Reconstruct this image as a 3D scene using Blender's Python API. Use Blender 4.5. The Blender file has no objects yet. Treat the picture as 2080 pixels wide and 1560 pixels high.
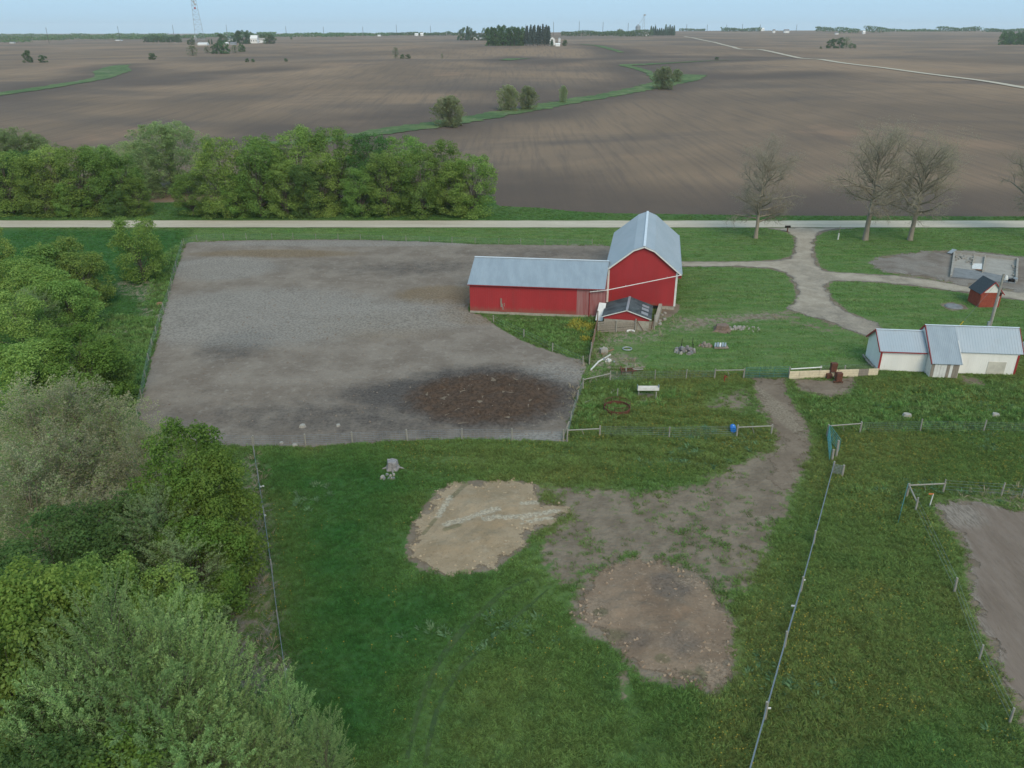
import bpy, math, random
import numpy as np
from mathutils import Vector, noise as mnoise
from mathutils.geometry import delaunay_2d_cdt

C = bpy.context.scene.collection
R = math.radians
rng = np.random.default_rng(11)
random.seed(11)

# ---------------------------------------------------------------- camera
CAM_H, PITCH, FPX = 35.0, R(24.3), 1583.0
cam_data = bpy.data.cameras.new("camera")
cam_data.sensor_width = 36.0
cam_data.lens = FPX / 2080 * 36.0
cam_data.clip_start = 1.0
cam_data.clip_end = 40000.0
cam = bpy.data.objects.new("camera", cam_data)
C.objects.link(cam)
cam.location = (0, 0, CAM_H)
cam.rotation_euler = (math.pi / 2 - PITCH, 0, 0)
bpy.context.scene.camera = cam

# ---------------------------------------------------------------- sky, sun, exposure
SUN_EL, SUN_AZ = R(41), R(162)          # azimuth of the sun, clockwise from +Y
world = bpy.data.worlds.new("World")
bpy.context.scene.world = world
world.use_nodes = True
wt = world.node_tree
wt.nodes.clear()
sky = wt.nodes.new("ShaderNodeTexSky")
sky.sky_type = 'NISHITA'
sky.sun_disc = False
sky.sun_elevation = SUN_EL
sky.sun_rotation = SUN_AZ
sky.air_density = 1.0
sky.dust_density = 1.5
sky.altitude = 300
veil = wt.nodes.new("ShaderNodeMix"); veil.data_type = 'RGBA'
veil.inputs[0].default_value = 0.85       # thin even overcast in front of the blue
veil.inputs[7].default_value = (4.65, 7.45, 9.9, 1)
bg = wt.nodes.new("ShaderNodeBackground")
bg.inputs[1].default_value = 0.10
wo = wt.nodes.new("ShaderNodeOutputWorld")
wt.links.new(sky.outputs[0], veil.inputs[6])
wt.links.new(veil.outputs[2], bg.inputs[0])
wt.links.new(bg.outputs[0], wo.inputs[0])
sun_d = bpy.data.lights.new("sun", 'SUN')
sun_d.energy = 2.3
sun_d.angle = R(35)
sun_d.color = (1.0, 0.86, 0.66)
sun = bpy.data.objects.new("sun", sun_d)
C.objects.link(sun)
sd = Vector((math.sin(SUN_AZ) * math.cos(SUN_EL), math.cos(SUN_AZ) * math.cos(SUN_EL), math.sin(SUN_EL)))
sun.rotation_euler = (-sd).to_track_quat('-Z', 'Y').to_euler()
sun.location = sd * 200
vs = bpy.context.scene.view_settings
vs.view_transform = 'Standard'
vs.look = 'None'
vs.gamma = 1
vs.exposure = 0.0
vs.use_curve_mapping = False
HAZE_DENSITY = 7.5e-5
bpy.context.scene.cycles.volume_bounces = 2

# ---------------------------------------------------------------- geometry helpers
FWD = np.array([0, math.cos(PITCH), -math.sin(PITCH)])
UPV = np.array([0, math.sin(PITCH), math.cos(PITCH)])


def ray(px, py):
    return np.array([(px - 1040) / FPX, 0, 0]) - (py - 780) / FPX * UPV + FWD


def vnoise(x, y, seed=0):
    """smooth value noise in 0..1"""
    x = np.asarray(x, float); y = np.asarray(y, float)
    xi = np.floor(x).astype(np.int64); yi = np.floor(y).astype(np.int64)
    fx = x - xi; fy = y - yi
    fx = fx * fx * (3 - 2 * fx); fy = fy * fy * (3 - 2 * fy)

    def h(a, b):
        n = (a * 374761393 + b * 668265263 + seed * 1442695041) & 0x7fffffff
        n = ((n ^ (n >> 13)) * 1274126177) & 0x7fffffff
        n = (n ^ (n >> 16)) & 0xffff
        return n / 65535.0
    return (h(xi, yi) * (1 - fx) + h(xi + 1, yi) * fx) * (1 - fy) + (h(xi, yi + 1) * (1 - fx) + h(xi + 1, yi + 1) * fx) * fy


def fbm(x, y, seed=0, oct=4):
    s = 0; a = 0.5; t = 0
    for k in range(oct):
        s = s + a * vnoise(x, y, seed + k * 17); t += a
        x = np.asarray(x) * 2.03 + 5.1; y = np.asarray(y) * 2.03 + 1.7; a *= 0.5
    return s / t


def sstep(a, b, x):
    t = np.clip((x - a) / (b - a), 0, 1)
    return t * t * (3 - 2 * t)


# land form: profiles along bearings t = x / y, heights at distance y
PROF_T = np.array([-0.95, -0.62, -0.45, -0.28, -0.06, 0.06, 0.2, 0.36, 0.5, 0.62, 0.95])
PROF_Y = np.array([0, 200, 300, 400, 550, 700, 800, 860, 920, 980, 1050, 1150, 1350, 1700, 2200, 3000, 4200, 6500, 12000.])
PROF_Z = np.array([
    [0, 0, -1, 0, 2.5, 4.5, 6, 6.8, 8, 8.5, 9.3, 10.5, 12, 13, 14, 15, 16, 18, 18],
    [0, 0, -1, 0, 2.5, 4.5, 6, 6.8, 8, 8.5, 9.3, 10.5, 12, 13, 14, 15, 16, 18, 18],
    [0, 0, -1.5, 0, 3, 5.5, 7.2, 8, 9, 9.7, 10.6, 11.5, 12.5, 14, 16, 18, 20, 20, 18],
    [0, 0, -2, 0, 4, 7.5, 9.8, 9.6, 9.0, 10.5, 12.4, 14.5, 16.5, 17, 20, 23, 24, 24, 20],
    [0, 0, -2.5, -.5, 5, 9.5, 11.7, 10.6, 8.0, 9.5, 14.0, 18.0, 17.6, 17.5, 22, 28, 29, 27, 24],
    [0, 0, -2, -1.5, 4, 9, 11.5, 10.6, 8.0, 10, 14.5, 18.3, 18, 18, 24, 32, 35, 31, 26],
    [0, 0, -.5, -.5, 0, 5.5, 9, 9.5, 9, 11, 14.5, 17.5, 18.5, 21, 27, 36, 41, 36, 30],
    [0, 0, 1.0, 2.2, 5, 9.8, 11.4, 9.4, 8.6, 10.2, 12.8, 13.6, 12.5, 20, 27, 37, 43, 38, 32],
    [0, 0, 1.2, 2.6, 6.0, 9.0, 10.6, 9.6, 9.4, 10.8, 12.6, 13.2, 14.5, 20, 27, 37, 43, 38, 32],
    [0, 0, 1.2, 2.6, 5.5, 8, 9.5, 10, 11, 12, 13, 14, 16, 20, 27, 37, 43, 38, 32],
    [0, 0, 1.2, 2.6, 5.5, 8, 9.5, 10, 11, 12, 13, 14, 16, 20, 27, 37, 43, 38, 32]])
# resample finely along y and smooth so slopes roll
_fy = np.concatenate([np.arange(0, 1500, 10), np.arange(1500, 12001, 60)])
_tab = []
for row in PROF_Z:
    v = np.interp(_fy, PROF_Y, row)
    for _ in range(3):
        v[1:-1] = 0.25 * v[:-2] + 0.5 * v[1:-1] + 0.25 * v[2:]
    _tab.append(v)
_tab = np.array(_tab)
_ft = np.linspace(-0.95, 0.95, 77)
_T2 = np.array([np.interp(_ft, PROF_T, _tab[:, j]) for j in range(len(_fy))]).T
for _ in range(5):
    _T2[1:-1] = 0.25 * _T2[:-2] + 0.5 * _T2[1:-1] + 0.25 * _T2[2:]


def Z(x, y):
    x = np.asarray(x, float); y = np.asarray(y, float)
    yy = np.clip(y, 1, 11999)
    t = np.clip(x / np.maximum(yy, 150), -0.9499, 0.9499)
    ti = (t + 0.95) / 1.9 * 76
    i = np.floor(ti).astype(int); f = ti - i
    j = np.clip(np.searchsorted(_fy, yy) - 1, 0, len(_fy) - 2)
    g = (yy - _fy[j]) / (_fy[j + 1] - _fy[j])
    z = (_T2[i, j] * (1 - f) + _T2[i + 1, j] * f) * (1 - g) + (_T2[i, j + 1] * (1 - f) + _T2[i + 1, j + 1] * f) * g
    roll = (fbm(x / 210, y / 210, 3, 2) - 0.5) * 3.0 * sstep(230, 480, y) * (1 - sstep(700, 1000, y) * .6)
    near = 0.10 * np.sin(x * 0.21 + 1.3) * np.sin(y * 0.17 + 0.4) * sstep(150, 120, y)
    return z + roll + near


def zf(x, y):
    return float(Z(x, y))


def gp(px, py, z=None):
    """the point of the land that a pixel of the photograph shows (or of the level z)"""
    d = ray(px, py)
    if z is not None:
        t = (z - CAM_H) / d[2]
        return np.array([0, 0, CAM_H]) + t * d
    ys = np.concatenate([np.arange(15, 250, 0.5), np.arange(250, 1300, 2), np.arange(1300, 11500, 15)])
    s = ys / d[1]
    X = d[0] * s; Zr = CAM_H + d[2] * s
    below = Zr < Z(X, ys)
    if not below.any():
        k = int(np.argmin((Zr - Z(X, ys)) / ys))
        return np.array([X[k], ys[k], zf(X[k], ys[k])])
    k = int(np.argmax(below))
    k = max(k, 1)
    lo, hi = ys[k - 1], ys[k]
    for _ in range(18):
        m = (lo + hi) / 2
        if CAM_H + d[2] * m / d[1] < zf(d[0] * m / d[1], m): hi = m
        else: lo = m
    y = hi; x = d[0] * y / d[1]
    return np.array([x, y, zf(x, y)])


def gpl(pts):
    return np.array([gp(*p)[:2] for p in pts])


def px_size(p):
    """metres per photograph pixel at a point"""
    return float((np.asarray(p) - [0, 0, CAM_H]) @ FWD) / FPX


def seg_dist(P, A, B):
    d = B - A; l = max(float(d @ d), 1e-9)
    t = np.clip(((P - A) @ d) / l, 0, 1)
    q = P - (A + t[:, None] * d)
    return np.hypot(q[:, 0], q[:, 1])


def sdf(P, poly):
    """signed distance, negative inside"""
    P = np.asarray(P, float); n = len(poly)
    D = np.full(len(P), 1e9); ins = np.zeros(len(P), bool)
    for i in range(n):
        A = poly[i]; B = poly[(i + 1) % n]
        D = np.minimum(D, seg_dist(P, A, B))
        c = (A[1] > P[:, 1]) != (B[1] > P[:, 1])
        xx = (B[0] - A[0]) * (P[:, 1] - A[1]) / ((B[1] - A[1]) if abs(B[1] - A[1]) > 1e-12 else 1e-12) + A[0]
        ins ^= c & (P[:, 0] < xx)
    return np.where(ins, -D, D)


def line_dist(P, line):
    D = np.full(len(P), 1e9)
    for i in range(len(line) - 1):
        D = np.minimum(D, seg_dist(P, line[i], line[i + 1]))
    return D


def smooth_line(pts, step, closed=False):
    """Catmull-Rom through the points, sampled about every step"""
    pts = np.asarray(pts, float); n = len(pts); out = []
    rngi = range(n) if closed else range(n - 1)
    for i in rngi:
        p1 = pts[i]; p2 = pts[(i + 1) % n]
        p0 = pts[(i - 1) % n] if closed else pts[max(i - 1, 0)]
        p3 = pts[(i + 2) % n] if closed else pts[min(i + 2, n - 1)]
        m = max(1, int(np.hypot(*(p2 - p1)[:2]) / step))
        for k in range(m):
            t = k / m
            out.append(0.5 * ((2 * p1) + (-p0 + p2) * t + (2 * p0 - 5 * p1 + 4 * p2 - p3) * t * t + (-p0 + 3 * p1 - 3 * p2 + p3) * t ** 3))
    if not closed: out.append(pts[-1])
    return np.array(out)


# ---------------------------------------------------------------- object helpers
def tag(o, label=None, cat=None, group=None, kind=None):
    if label: o['label'] = label
    if cat: o['category'] = cat
    if group: o['group'] = group
    if kind: o['kind'] = kind
    return o


def thing(name, label, cat, loc=(0, 0, 0), group=None):
    o = bpy.data.objects.new(name, None)
    o.empty_display_size = 0.3
    o.location = [float(v) for v in loc]
    C.objects.link(o)
    return tag(o, label, cat, group)


def origin(o):
    p = Vector((0, 0, 0))
    while o is not None:
        p = p + o.location; o = o.parent
    return p


def mesh_np(name, V, F, mat=None, attrs=None, smooth=False):
    """mesh from arrays: V (n,3), F (m,3) or (m,4)"""
    me = bpy.data.meshes.new(name)
    V = np.asarray(V, np.float32); F = np.asarray(F, np.int32)
    me.vertices.add(len(V)); me.vertices.foreach_set('co', V.ravel())
    k = F.shape[1]
    me.loops.add(F.size); me.loops.foreach_set('vertex_index', F.ravel())
    me.polygons.add(len(F))
    me.polygons.foreach_set('loop_start', np.arange(len(F), dtype=np.int32) * k)
    me.polygons.foreach_set('use_smooth', np.full(len(F), bool(smooth)))
    for an, (dom, vals) in (attrs or {}).items():
        a = me.attributes.new(an, 'FLOAT', dom)
        a.data.foreach_set('value', np.asarray(vals, np.float32).ravel())
    me.update(); me.validate()
    if mat: me.materials.append(mat)
    return me


def obj(name, me, parent=None, loc=None):
    o = bpy.data.objects.new(name, me)
    C.objects.link(o)
    if parent is not None: o.parent = parent
    if loc is not None: o.location = [float(v) for v in loc]
    return o


class MB:
    def __init__(s): s.v = []; s.f = []

    def add(s, vs_, fs):
        b = len(s.v)
        s.v += [tuple(float(c) for c in p) for p in vs_]
        s.f += [tuple(i + b for i in f) for f in fs]
        return s

    def hexa(s, bot, top):
        n = len(bot)
        return s.add(list(bot) + list(top), [tuple(range(n - 1, -1, -1)), tuple(range(n, 2 * n))] +
                     [(i, (i + 1) % n, n + (i + 1) % n, n + i) for i in range(n)])

    def box(s, c, size, u=(1, 0, 0), v=(0, 1, 0)):
        c = np.array(c, float); u = np.array(u, float); v = np.array(v, float); w = np.cross(u, v)
        a, b, h = size[0] / 2, size[1] / 2, size[2] / 2
        q = [(-a, -b), (a, -b), (a, b), (-a, b)]
        return s.hexa([c + x * u + y * v - h * w for x, y in q], [c + x * u + y * v + h * w for x, y in q])

    def beam(s, p0, p1, w, h, up=(0, 0, 1)):
        p0 = np.array(p0, float); p1 = np.array(p1, float); d = p1 - p0; l = np.linalg.norm(d); d = d / l
        up = np.array(up, float)
        if abs(d @ up) > 0.98: up = np.array([1., 0, 0])
        sd_ = np.cross(d, up); sd_ /= np.linalg.norm(sd_); uu = np.cross(sd_, d)
        q = [(-w / 2, -h / 2), (w / 2, -h / 2), (w / 2, h / 2), (-w / 2, h / 2)]
        return s.hexa([p0 + a * sd_ + b * uu for a, b in q], [p1 + a * sd_ + b * uu for a, b in q])

    def tube(s, pts, r, k=6):
        pts = [np.array(p, float) for p in pts]
        rs = r if hasattr(r, '__len__') else [r] * len(pts)
        b = len(s.v); ref = np.array([0.31, 0.2, 0.93])
        for i, p in enumerate(pts):
            d = pts[min(i + 1, len(pts) - 1)] - pts[max(i - 1, 0)]
            d = d / (np.linalg.norm(d) + 1e-9)
            rf = ref if abs(d @ ref) < 0.95 else np.array([1., 0, 0])
            a = np.cross(d, rf); a /= np.linalg.norm(a); c = np.cross(d, a)
            for j in range(k):
                t = 2 * math.pi * j / k
                q = p + rs[i] * (math.cos(t) * a + math.sin(t) * c)
                s.v.append(tuple(float(z) for z in q))
        for i in range(len(pts) - 1):
            for j in range(k):
                s.f.append((b + i * k + j, b + i * k + (j + 1) % k, b + (i + 1) * k + (j + 1) % k, b + (i + 1) * k + j))
        s.f.append(tuple(b + j for j in range(k - 1, -1, -1)))
        s.f.append(tuple(b + (len(pts) - 1) * k + j for j in range(k)))
        return s

    def prism(s, poly, ext):
        """polygon (3D points, in order) pushed along the vector ext"""
        poly = [np.array(p, float) for p in poly]; ext = np.array(ext, float)
        return s.hexa(poly, [p + ext for p in poly])

    def build(s, name, mat, parent=None, label=None, smooth=False, kind=None):
        o0 = np.array(origin(parent)) if parent is not None else np.zeros(3)
        me = bpy.data.meshes.new(name)
        loc = None
        V = np.array(s.v)
        if parent is None:
            loc = np.array([V[:, 0].mean(), V[:, 1].mean(), V[:, 2].min()]); o0 = loc
        me.from_pydata([tuple(p) for p in (V - o0)], [], s.f)
        me.update()
        if smooth: me.polygons.foreach_set('use_smooth', [True] * len(me.polygons))
        me.materials.append(mat)
        o = obj(name, me, parent, loc)
        if label: o['label'] = label
        if kind: o['kind'] = kind
        return o


# ---------------------------------------------------------------- materials
class NT:
    def __init__(s, m):
        s.m = m; m.use_nodes = True; s.t = m.node_tree; s.t.nodes.clear()
        s.out = s.n('ShaderNodeOutputMaterial')

    def n(s, k, **kw):
        o = s.t.nodes.new(k)
        for a, b in kw.items(): setattr(o, a, b)
        return o

    def l(s, a, b): s.t.links.new(a, b)

    def val(s, sock, x):
        if hasattr(x, 'is_output'): s.l(x, sock)
        else: sock.default_value = x

    def attr(s, name, inst=False):
        a = s.n('ShaderNodeAttribute', attribute_name=name)
        if inst: a.attribute_type = 'INSTANCER'
        return a.outputs['Fac']

    def pos(s): return s.n('ShaderNodeNewGeometry').outputs['Position']

    def obj(s): return s.n('ShaderNodeTexCoord').outputs['Object']

    def scale(s, vec, sc, rotz=0, loc=(0, 0, 0)):
        a = s.n('ShaderNodeMapping'); s.l(vec, a.inputs[0])
        a.inputs['Scale'].default_value = sc; a.inputs['Rotation'].default_value = (0, 0, rotz); a.inputs['Location'].default_value = loc
        return a.outputs[0]

    def noise(s, vec, sc, detail=3, rough=0.55, dist=0):
        a = s.n('ShaderNodeTexNoise'); s.l(vec, a.inputs['Vector'])
        a.inputs['Scale'].default_value = sc; a.inputs['Detail'].default_value = detail
        a.inputs['Roughness'].default_value = rough; a.inputs['Distortion'].default_value = dist
        return a.outputs[0]

    def ramp(s, x, lo, hi, a=0.0, b=1.0):
        r = s.n('ShaderNodeMapRange', interpolation_type='SMOOTHSTEP')
        s.l(x, r.inputs[0]); r.inputs[1].default_value = lo; r.inputs[2].default_value = hi
        r.inputs[3].default_value = a; r.inputs[4].default_value = b
        return r.outputs[0]

    def mix(s, f, a, b, blend='MIX'):
        m = s.n('ShaderNodeMix', data_type='RGBA', blend_type=blend)
        s.val(m.inputs[0], f)
        for k, x in ((6, a), (7, b)):
            if hasattr(x, 'is_output'): s.l(x, m.inputs[k])
            else: m.inputs[k].default_value = (*x, 1) if len(x) == 3 else x
        return m.outputs[2]

    def math(s, op, a, b=0.0, c=None):
        m = s.n('ShaderNodeMath', operation=op)
        s.val(m.inputs[0], a); s.val(m.inputs[1], b)
        if c is not None: s.val(m.inputs[2], c)
        return m.outputs[0]

    def bump(s, h, strength=0.5, dist=0.1):
        b = s.n('ShaderNodeBump'); s.l(h, b.inputs['Height'])
        b.inputs['Strength'].default_value = strength; b.inputs['Distance'].default_value = dist
        return b.outputs[0]

    def surf(s, col, rough=0.85, metal=0.0, nrm=None, spec=0.3):
        p = s.n('ShaderNodeBsdfPrincipled')
        s.val(p.inputs['Base Color'], col if hasattr(col, 'is_output') else (*col, 1))
        s.val(p.inputs['Roughness'], rough); s.val(p.inputs['Metallic'], metal)
        p.inputs['Specular IOR Level'].default_value = spec
        if nrm is not None: s.l(nrm, p.inputs['Normal'])
        s.l(p.outputs[0], s.out.inputs[0])
        return p


def newmat(name): return NT(bpy.data.materials.new(name))


def simple(name, c1, c2=None, sc=3.0, rough=0.8, metal=0, bump=0, bsc=12, stretch=(1, 1, 1), dirt=None, spec=0.3):
    n = newmat(name); v = n.scale(n.obj(), stretch)
    c2 = c2 or tuple(x * 0.75 for x in c1)
    col = n.mix(n.ramp(n.noise(v, sc, 4, 0.6), 0.32, 0.7), c1, c2)
    if dirt:
        col = n.mix(n.ramp(n.noise(v, sc * 2.7, 5, 0.7), 0.52, 0.72, 0, dirt[3]), col, dirt[:3])
    nr = n.bump(n.noise(v, bsc, 3), bump, 0.03) if bump else None
    n.surf(col, rough, metal, nr, spec)
    return n.m


def grass_colours(n, lush, dry, mown, pos):
    """green of a sward at a place: lush, ordinary or dry, tall or mown"""
    big = n.noise(pos, 0.055, 3, 0.55)
    mid = n.noise(pos, 0.42, 4, 0.6)
    fine = n.noise(pos, 3.2, 3, 0.65)
    c = n.mix(n.ramp(big, 0.35, 0.65), (0.088, 0.152, 0.042), (0.120, 0.172, 0.052))
    c = n.mix(n.ramp(mid, 0.45, 0.72, 0, 0.4), c, (0.064, 0.128, 0.042))
    c = n.mix(n.math('MULTIPLY', lush, n.ramp(mid, 0.2, 0.6, 0.7, 1.0)), c, (0.038, 0.110, 0.028))  # dark lush green, also carrying the painted vignette at lower left
    c = n.mix(n.math('MULTIPLY', dry, n.ramp(fine, 0.3, 0.65, 0.25, 0.85)), c, (0.140, 0.158, 0.050))
    streak = n.noise(n.scale(pos, (0.35, 1.6, 1)), 0.5, 4, 0.6)
    m = n.mix(n.ramp(streak, 0.35, 0.7), (0.092, 0.168, 0.046), (0.140, 0.190, 0.068))
    c = n.mix(mown, c, m)
    c = n.mix(n.ramp(fine, 0.42, 0.75, 0, 0.3), c, n.mix(0.5, c, (0.012, 0.035, 0.008)))
    return c, fine, mid


# ground --------------------------------------------------------------------
n = newmat("ground_cover")
pos = n.pos()
gcol, fine, mid = grass_colours(n, n.attr('lush'), n.attr('dry'), n.attr('mown'), pos)
# tilled soil
far = n.noise(pos, 0.0045, 4, 0.6, 0.6)
rowv = n.scale(pos, (1, 0.035, 1), R(-8))
rows = n.noise(rowv, 0.42, 4, 0.7, 0.3)
con = n.noise(n.scale(pos, (0.45, 1, 1), R(12)), 0.0075, 4, 0.6, 1.2)
scol = n.mix(n.ramp(far, 0.36, 0.66), (0.178, 0.127, 0.088), (0.280, 0.192, 0.124))
scol = n.mix(n.ramp(con, 0.46, 0.70, 0, 0.75), scol, (0.120, 0.096, 0.080))
scol = n.mix(n.ramp(n.noise(pos, 0.011, 4, 0.6, 0.4), 0.56, 0.74, 0, 0.6), scol, (0.330, 0.205, 0.130))
scol = n.mix(n.ramp(rows, 0.42, 0.72, 0, 0.42), scol, (0.090, 0.074, 0.068))
scol = n.mix(n.ramp(n.noise(pos, 0.9, 3, 0.7), 0.58, 0.78, 0, 0.5), scol, (0.29, 0.235, 0.185))
scol = n.mix(n.math('MULTIPLY', n.attr('hollow_tone'), n.ramp(n.noise(pos, 0.02, 4, .6), .25, .6, .6, 1.0)), scol, (0.108, 0.082, 0.066))  # soil painted darker along the hollows to bring out the relief
# worn earth inside the farmyard
ecol = n.mix(n.ramp(n.noise(pos, 0.5, 5, 0.65), 0.35, 0.65), (0.165, 0.128, 0.092), (0.232, 0.184, 0.134))
ecol = n.mix(n.ramp(n.noise(n.scale(pos, (0.4, 1.5, 1)), 1.1, 4, 0.7), 0.58, 0.74, 0, 0.5), ecol, (0.29, 0.245, 0.185))
edge = n.math('ADD', n.attr('bare'), n.math('MULTIPLY', n.math('SUBTRACT', n.noise(pos, 0.9, 5, 0.7), 0.5), 1.25))
bare = n.ramp(edge, 0.42, 0.62)
c = n.mix(bare, gcol, ecol)
fedge = n.math('ADD', n.attr('field'), n.math('MULTIPLY', n.math('SUBTRACT', n.noise(pos, 0.22, 4, 0.65), 0.5), 0.5))
c = n.mix(n.ramp(fedge, 0.46, 0.56), c, scol)
straw = n.math('MULTIPLY', n.attr('straw'), n.ramp(n.noise(n.scale(pos, (1.0, 0.6, 1)), 1.7, 5, 0.75), 0.44, 0.6))
c = n.mix(straw, c, (0.25, 0.21, 0.155))
hgt = n.math('ADD', n.noise(pos, 2.4, 4, 0.7), n.math('MULTIPLY', fine, 0.6))
n.surf(c, 0.95, 0, n.bump(hgt, 0.75, 0.22), 0.1)
M_GROUND = n.m


def soil_mat(name, a, b, pale, attr_cols=(), nsc=0.45, bump=0.6, bdist=0.12, stretch=(1, 1, 1), fleck=None, fine=5.0, fade=0.0):
    n = newmat(name); pos = n.scale(n.pos(), stretch)
    c = n.mix(n.ramp(n.noise(pos, nsc, 5, 0.65), 0.35, 0.66), a, b)
    f = n.noise(pos, fine, 4, 0.7)
    c = n.mix(n.ramp(n.noise(pos, nsc * 5, 5, 0.7), 0.52, 0.72, 0, 0.55), c, pale)
    c = n.mix(n.ramp(f, 0.5, 0.72, 0, 0.5), c, n.mix(0.5, c, (0.03, 0.025, 0.02)))
    for an, col, w in attr_cols:
        k = n.math('MULTIPLY', n.ramp(n.math('ADD', n.attr(an), n.math('MULTIPLY', n.math('SUBTRACT', n.noise(pos, 0.6, 5, 0.7), 0.5), 0.7)), 0.25, 0.8), w)
        c = n.mix(k, c, n.mix(n.ramp(f, 0.4, 0.62), col, tuple(x * 0.55 for x in col)))
    if fleck:
        c = n.mix(n.ramp(n.noise(pos, 3.1, 2, 0.5), 0.66, 0.7, 0, 0.8), c, fleck)
    h = n.math('ADD', n.noise(pos, 1.6, 4, 0.7), n.math('MULTIPLY', f, 0.5))
    sf = n.surf(c, 0.95, 0, n.bump(h, bump, bdist), 0.1)
    if fade:      # the soil thins out raggedly into the sward at its rim
        wp = n.pos()
        rag = n.math('ADD', n.math('MULTIPLY', n.math('SUBTRACT', n.noise(wp, .55, 2, .5), .5), 2.6), n.math('MULTIPLY', n.math('SUBTRACT', n.noise(wp, 2.4, 5, .75), .5), 2.0))
        al = n.ramp(n.math('ADD', n.attr('edge'), n.math('MULTIPLY', n.math('SUBTRACT', rag, .35), fade)), 0.0, .18)
        n.l(al, sf.inputs['Alpha'])
    return n.m


M_LOT = soil_mat("trampled_mud", (0.190, 0.152, 0.120), (0.250, 0.207, 0.166), (0.335, 0.29, 0.24),
                 (('dark', (0.105, 0.090, 0.080), 0.92), ('tan', (0.235, 0.165, 0.095), 0.7), ('dung', (0.100, 0.062, 0.040), 0.85), ('pale', (0.33, 0.30, 0.262), 0.6)),
                 0.22, 0.8, 0.12, fleck=None, fine=3.4)
M_ROADG = soil_mat("limestone_gravel", (0.455, 0.392, 0.300), (0.53, 0.462, 0.36), (0.57, 0.51, 0.41), (), 0.3, 0.3, 0.04, (0.25, 1.6, 1))
M_DRIVE = soil_mat("worn_gravel", (0.30, 0.25, 0.19), (0.40, 0.34, 0.265), (0.46, 0.40, 0.32), (('dark', (0.205, 0.180, 0.150), 0.85),), 0.35, 0.4, 0.05, fade=.5)
M_CLAY = soil_mat("tan_subsoil", (0.285, 0.212, 0.132), (0.345, 0.263, 0.172), (0.40, 0.32, 0.225), (('dark', (0.16, 0.125, 0.085), 0.8), ('pale', (0.47, 0.41, 0.31), 0.8), ('green', (0.10, 0.11, 0.05), 0.5)), 0.35, 0.7, 0.12, fade=.8)
M_BROWN = soil_mat("brown_subsoil", (0.190, 0.132, 0.090), (0.250, 0.180, 0.124), (0.33, 0.245, 0.175), (('dark', (0.15, 0.125, 0.105), 0.6), ('pale', (0.30, 0.225, 0.16), 0.7), ('green', (0.09, 0.10, 0.045), 0.5)), 0.35, 0.8, 0.14, fleck=(0.30, 0.22, 0.155), fade=1.1)
M_TRACK = soil_mat("packed_track", (0.168, 0.127, 0.092), (0.214, 0.165, 0.121), (0.27, 0.213, 0.155), (('pale', (0.29, 0.235, 0.17), 0.7), ('green', (0.055, 0.085, 0.032), 0.9)), 0.4, 0.6, 0.1, fade=1.4)
M_GARDEN = soil_mat("garden_soil", (0.172, 0.130, 0.100), (0.210, 0.162, 0.128), (0.26, 0.208, 0.168), (('pale', (0.29, 0.245, 0.20), 0.8),), 0.5, 0.6, 0.08, (1.4, 0.3, 1), fade=.9)
M_PIT = soil_mat("churned_yard", (0.17, 0.14, 0.115), (0.235, 0.20, 0.168), (0.31, 0.275, 0.235), (('pale', (0.33, 0.30, 0.26), 0.7),), 0.25, 0.6, 0.1, fade=2.2)
M_WATERWAY = None

# ---------------------------------------------------------------- outlines on the ground, from the photograph
ROAD_Y0, ROAD_Y1 = 152.2, 158.2
LOT = gpl([(379, 494), (470, 489), (700, 487), (860, 491), (960, 496), (1100, 498), (1240, 501), (1245, 560), (1215, 600), (1100, 610), (960, 600), (951, 632),
           (975, 640), (1008, 663), (1060, 692), (1110, 711), (1160, 727), (1189, 739), (1181, 775), (1170, 815), (1157, 850), (1148, 880),
           (1135, 897), (1040, 894), (940, 891), (830, 894), (720, 902), (620, 908), (520, 906), (430, 903), (380, 893), (284, 850), (300, 760), (320, 690), (345, 590), (365, 530)])
DRIVE = gpl([(1540, 463), (1585, 468), (1608, 478), (1614, 498), (1606, 519), (1580, 528), (1500, 531), (1384, 531), (1384, 542), (1480, 542), (1560, 546), (1596, 556), (1612, 580),
             (1616, 606), (1598, 628), (1632, 640), (1690, 658), (1740, 678), (1775, 690), (1810, 678), (1770, 652), (1722, 632), (1695, 608), (1682, 588), (1690, 572),
             (1740, 572), (1800, 576), (1880, 585), (1970, 597), (2085, 612), (2140, 616), (2140, 600), (1985, 583), (1900, 570), (1830, 560), (1760, 556), (1690, 552), (1668, 543), (1658, 522), (1656, 500), (1659, 480), (1682, 469), (1735, 463)])
PIT = gpl([(1778, 522), (1850, 513), (1930, 507), (2000, 512), (2140, 530), (2140, 604), (1985, 583), (1900, 570), (1840, 560), (1795, 552), (1770, 537)])
TRACK = gpl([(1528, 768), (1530, 800), (1542, 828), (1556, 852), (1572, 882), (1578, 908), (1562, 930), (1548, 950), (1560, 975), (1590, 1000), (1612, 1000),
             (1634, 958), (1650, 905), (1646, 868), (1620, 828), (1602, 800), (1598, 768)])
PATCH_A = gpl([(822, 1118), (826, 1090), (836, 1060), (866, 1020), (886, 996), (920, 981), (960, 975), (1000, 980), (1050, 974), (1102, 988), (1097, 1018), (1168, 1032), (1132, 1056), (1082, 1088),
               (1074, 1107), (1030, 1138), (1008, 1160), (960, 1164), (900, 1172), (852, 1157), (826, 1142)])
PATCH_B = gpl([(1158, 1222), (1184, 1182), (1236, 1141), (1290, 1130), (1340, 1134), (1400, 1155), (1440, 1174), (1472, 1212), (1492, 1260), (1488, 1320), (1503, 1370), (1476, 1396), (1440, 1412), (1402, 1400),
               (1360, 1392), (1306, 1376), (1268, 1346), (1240, 1310), (1190, 1290), (1166, 1260)])
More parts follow.
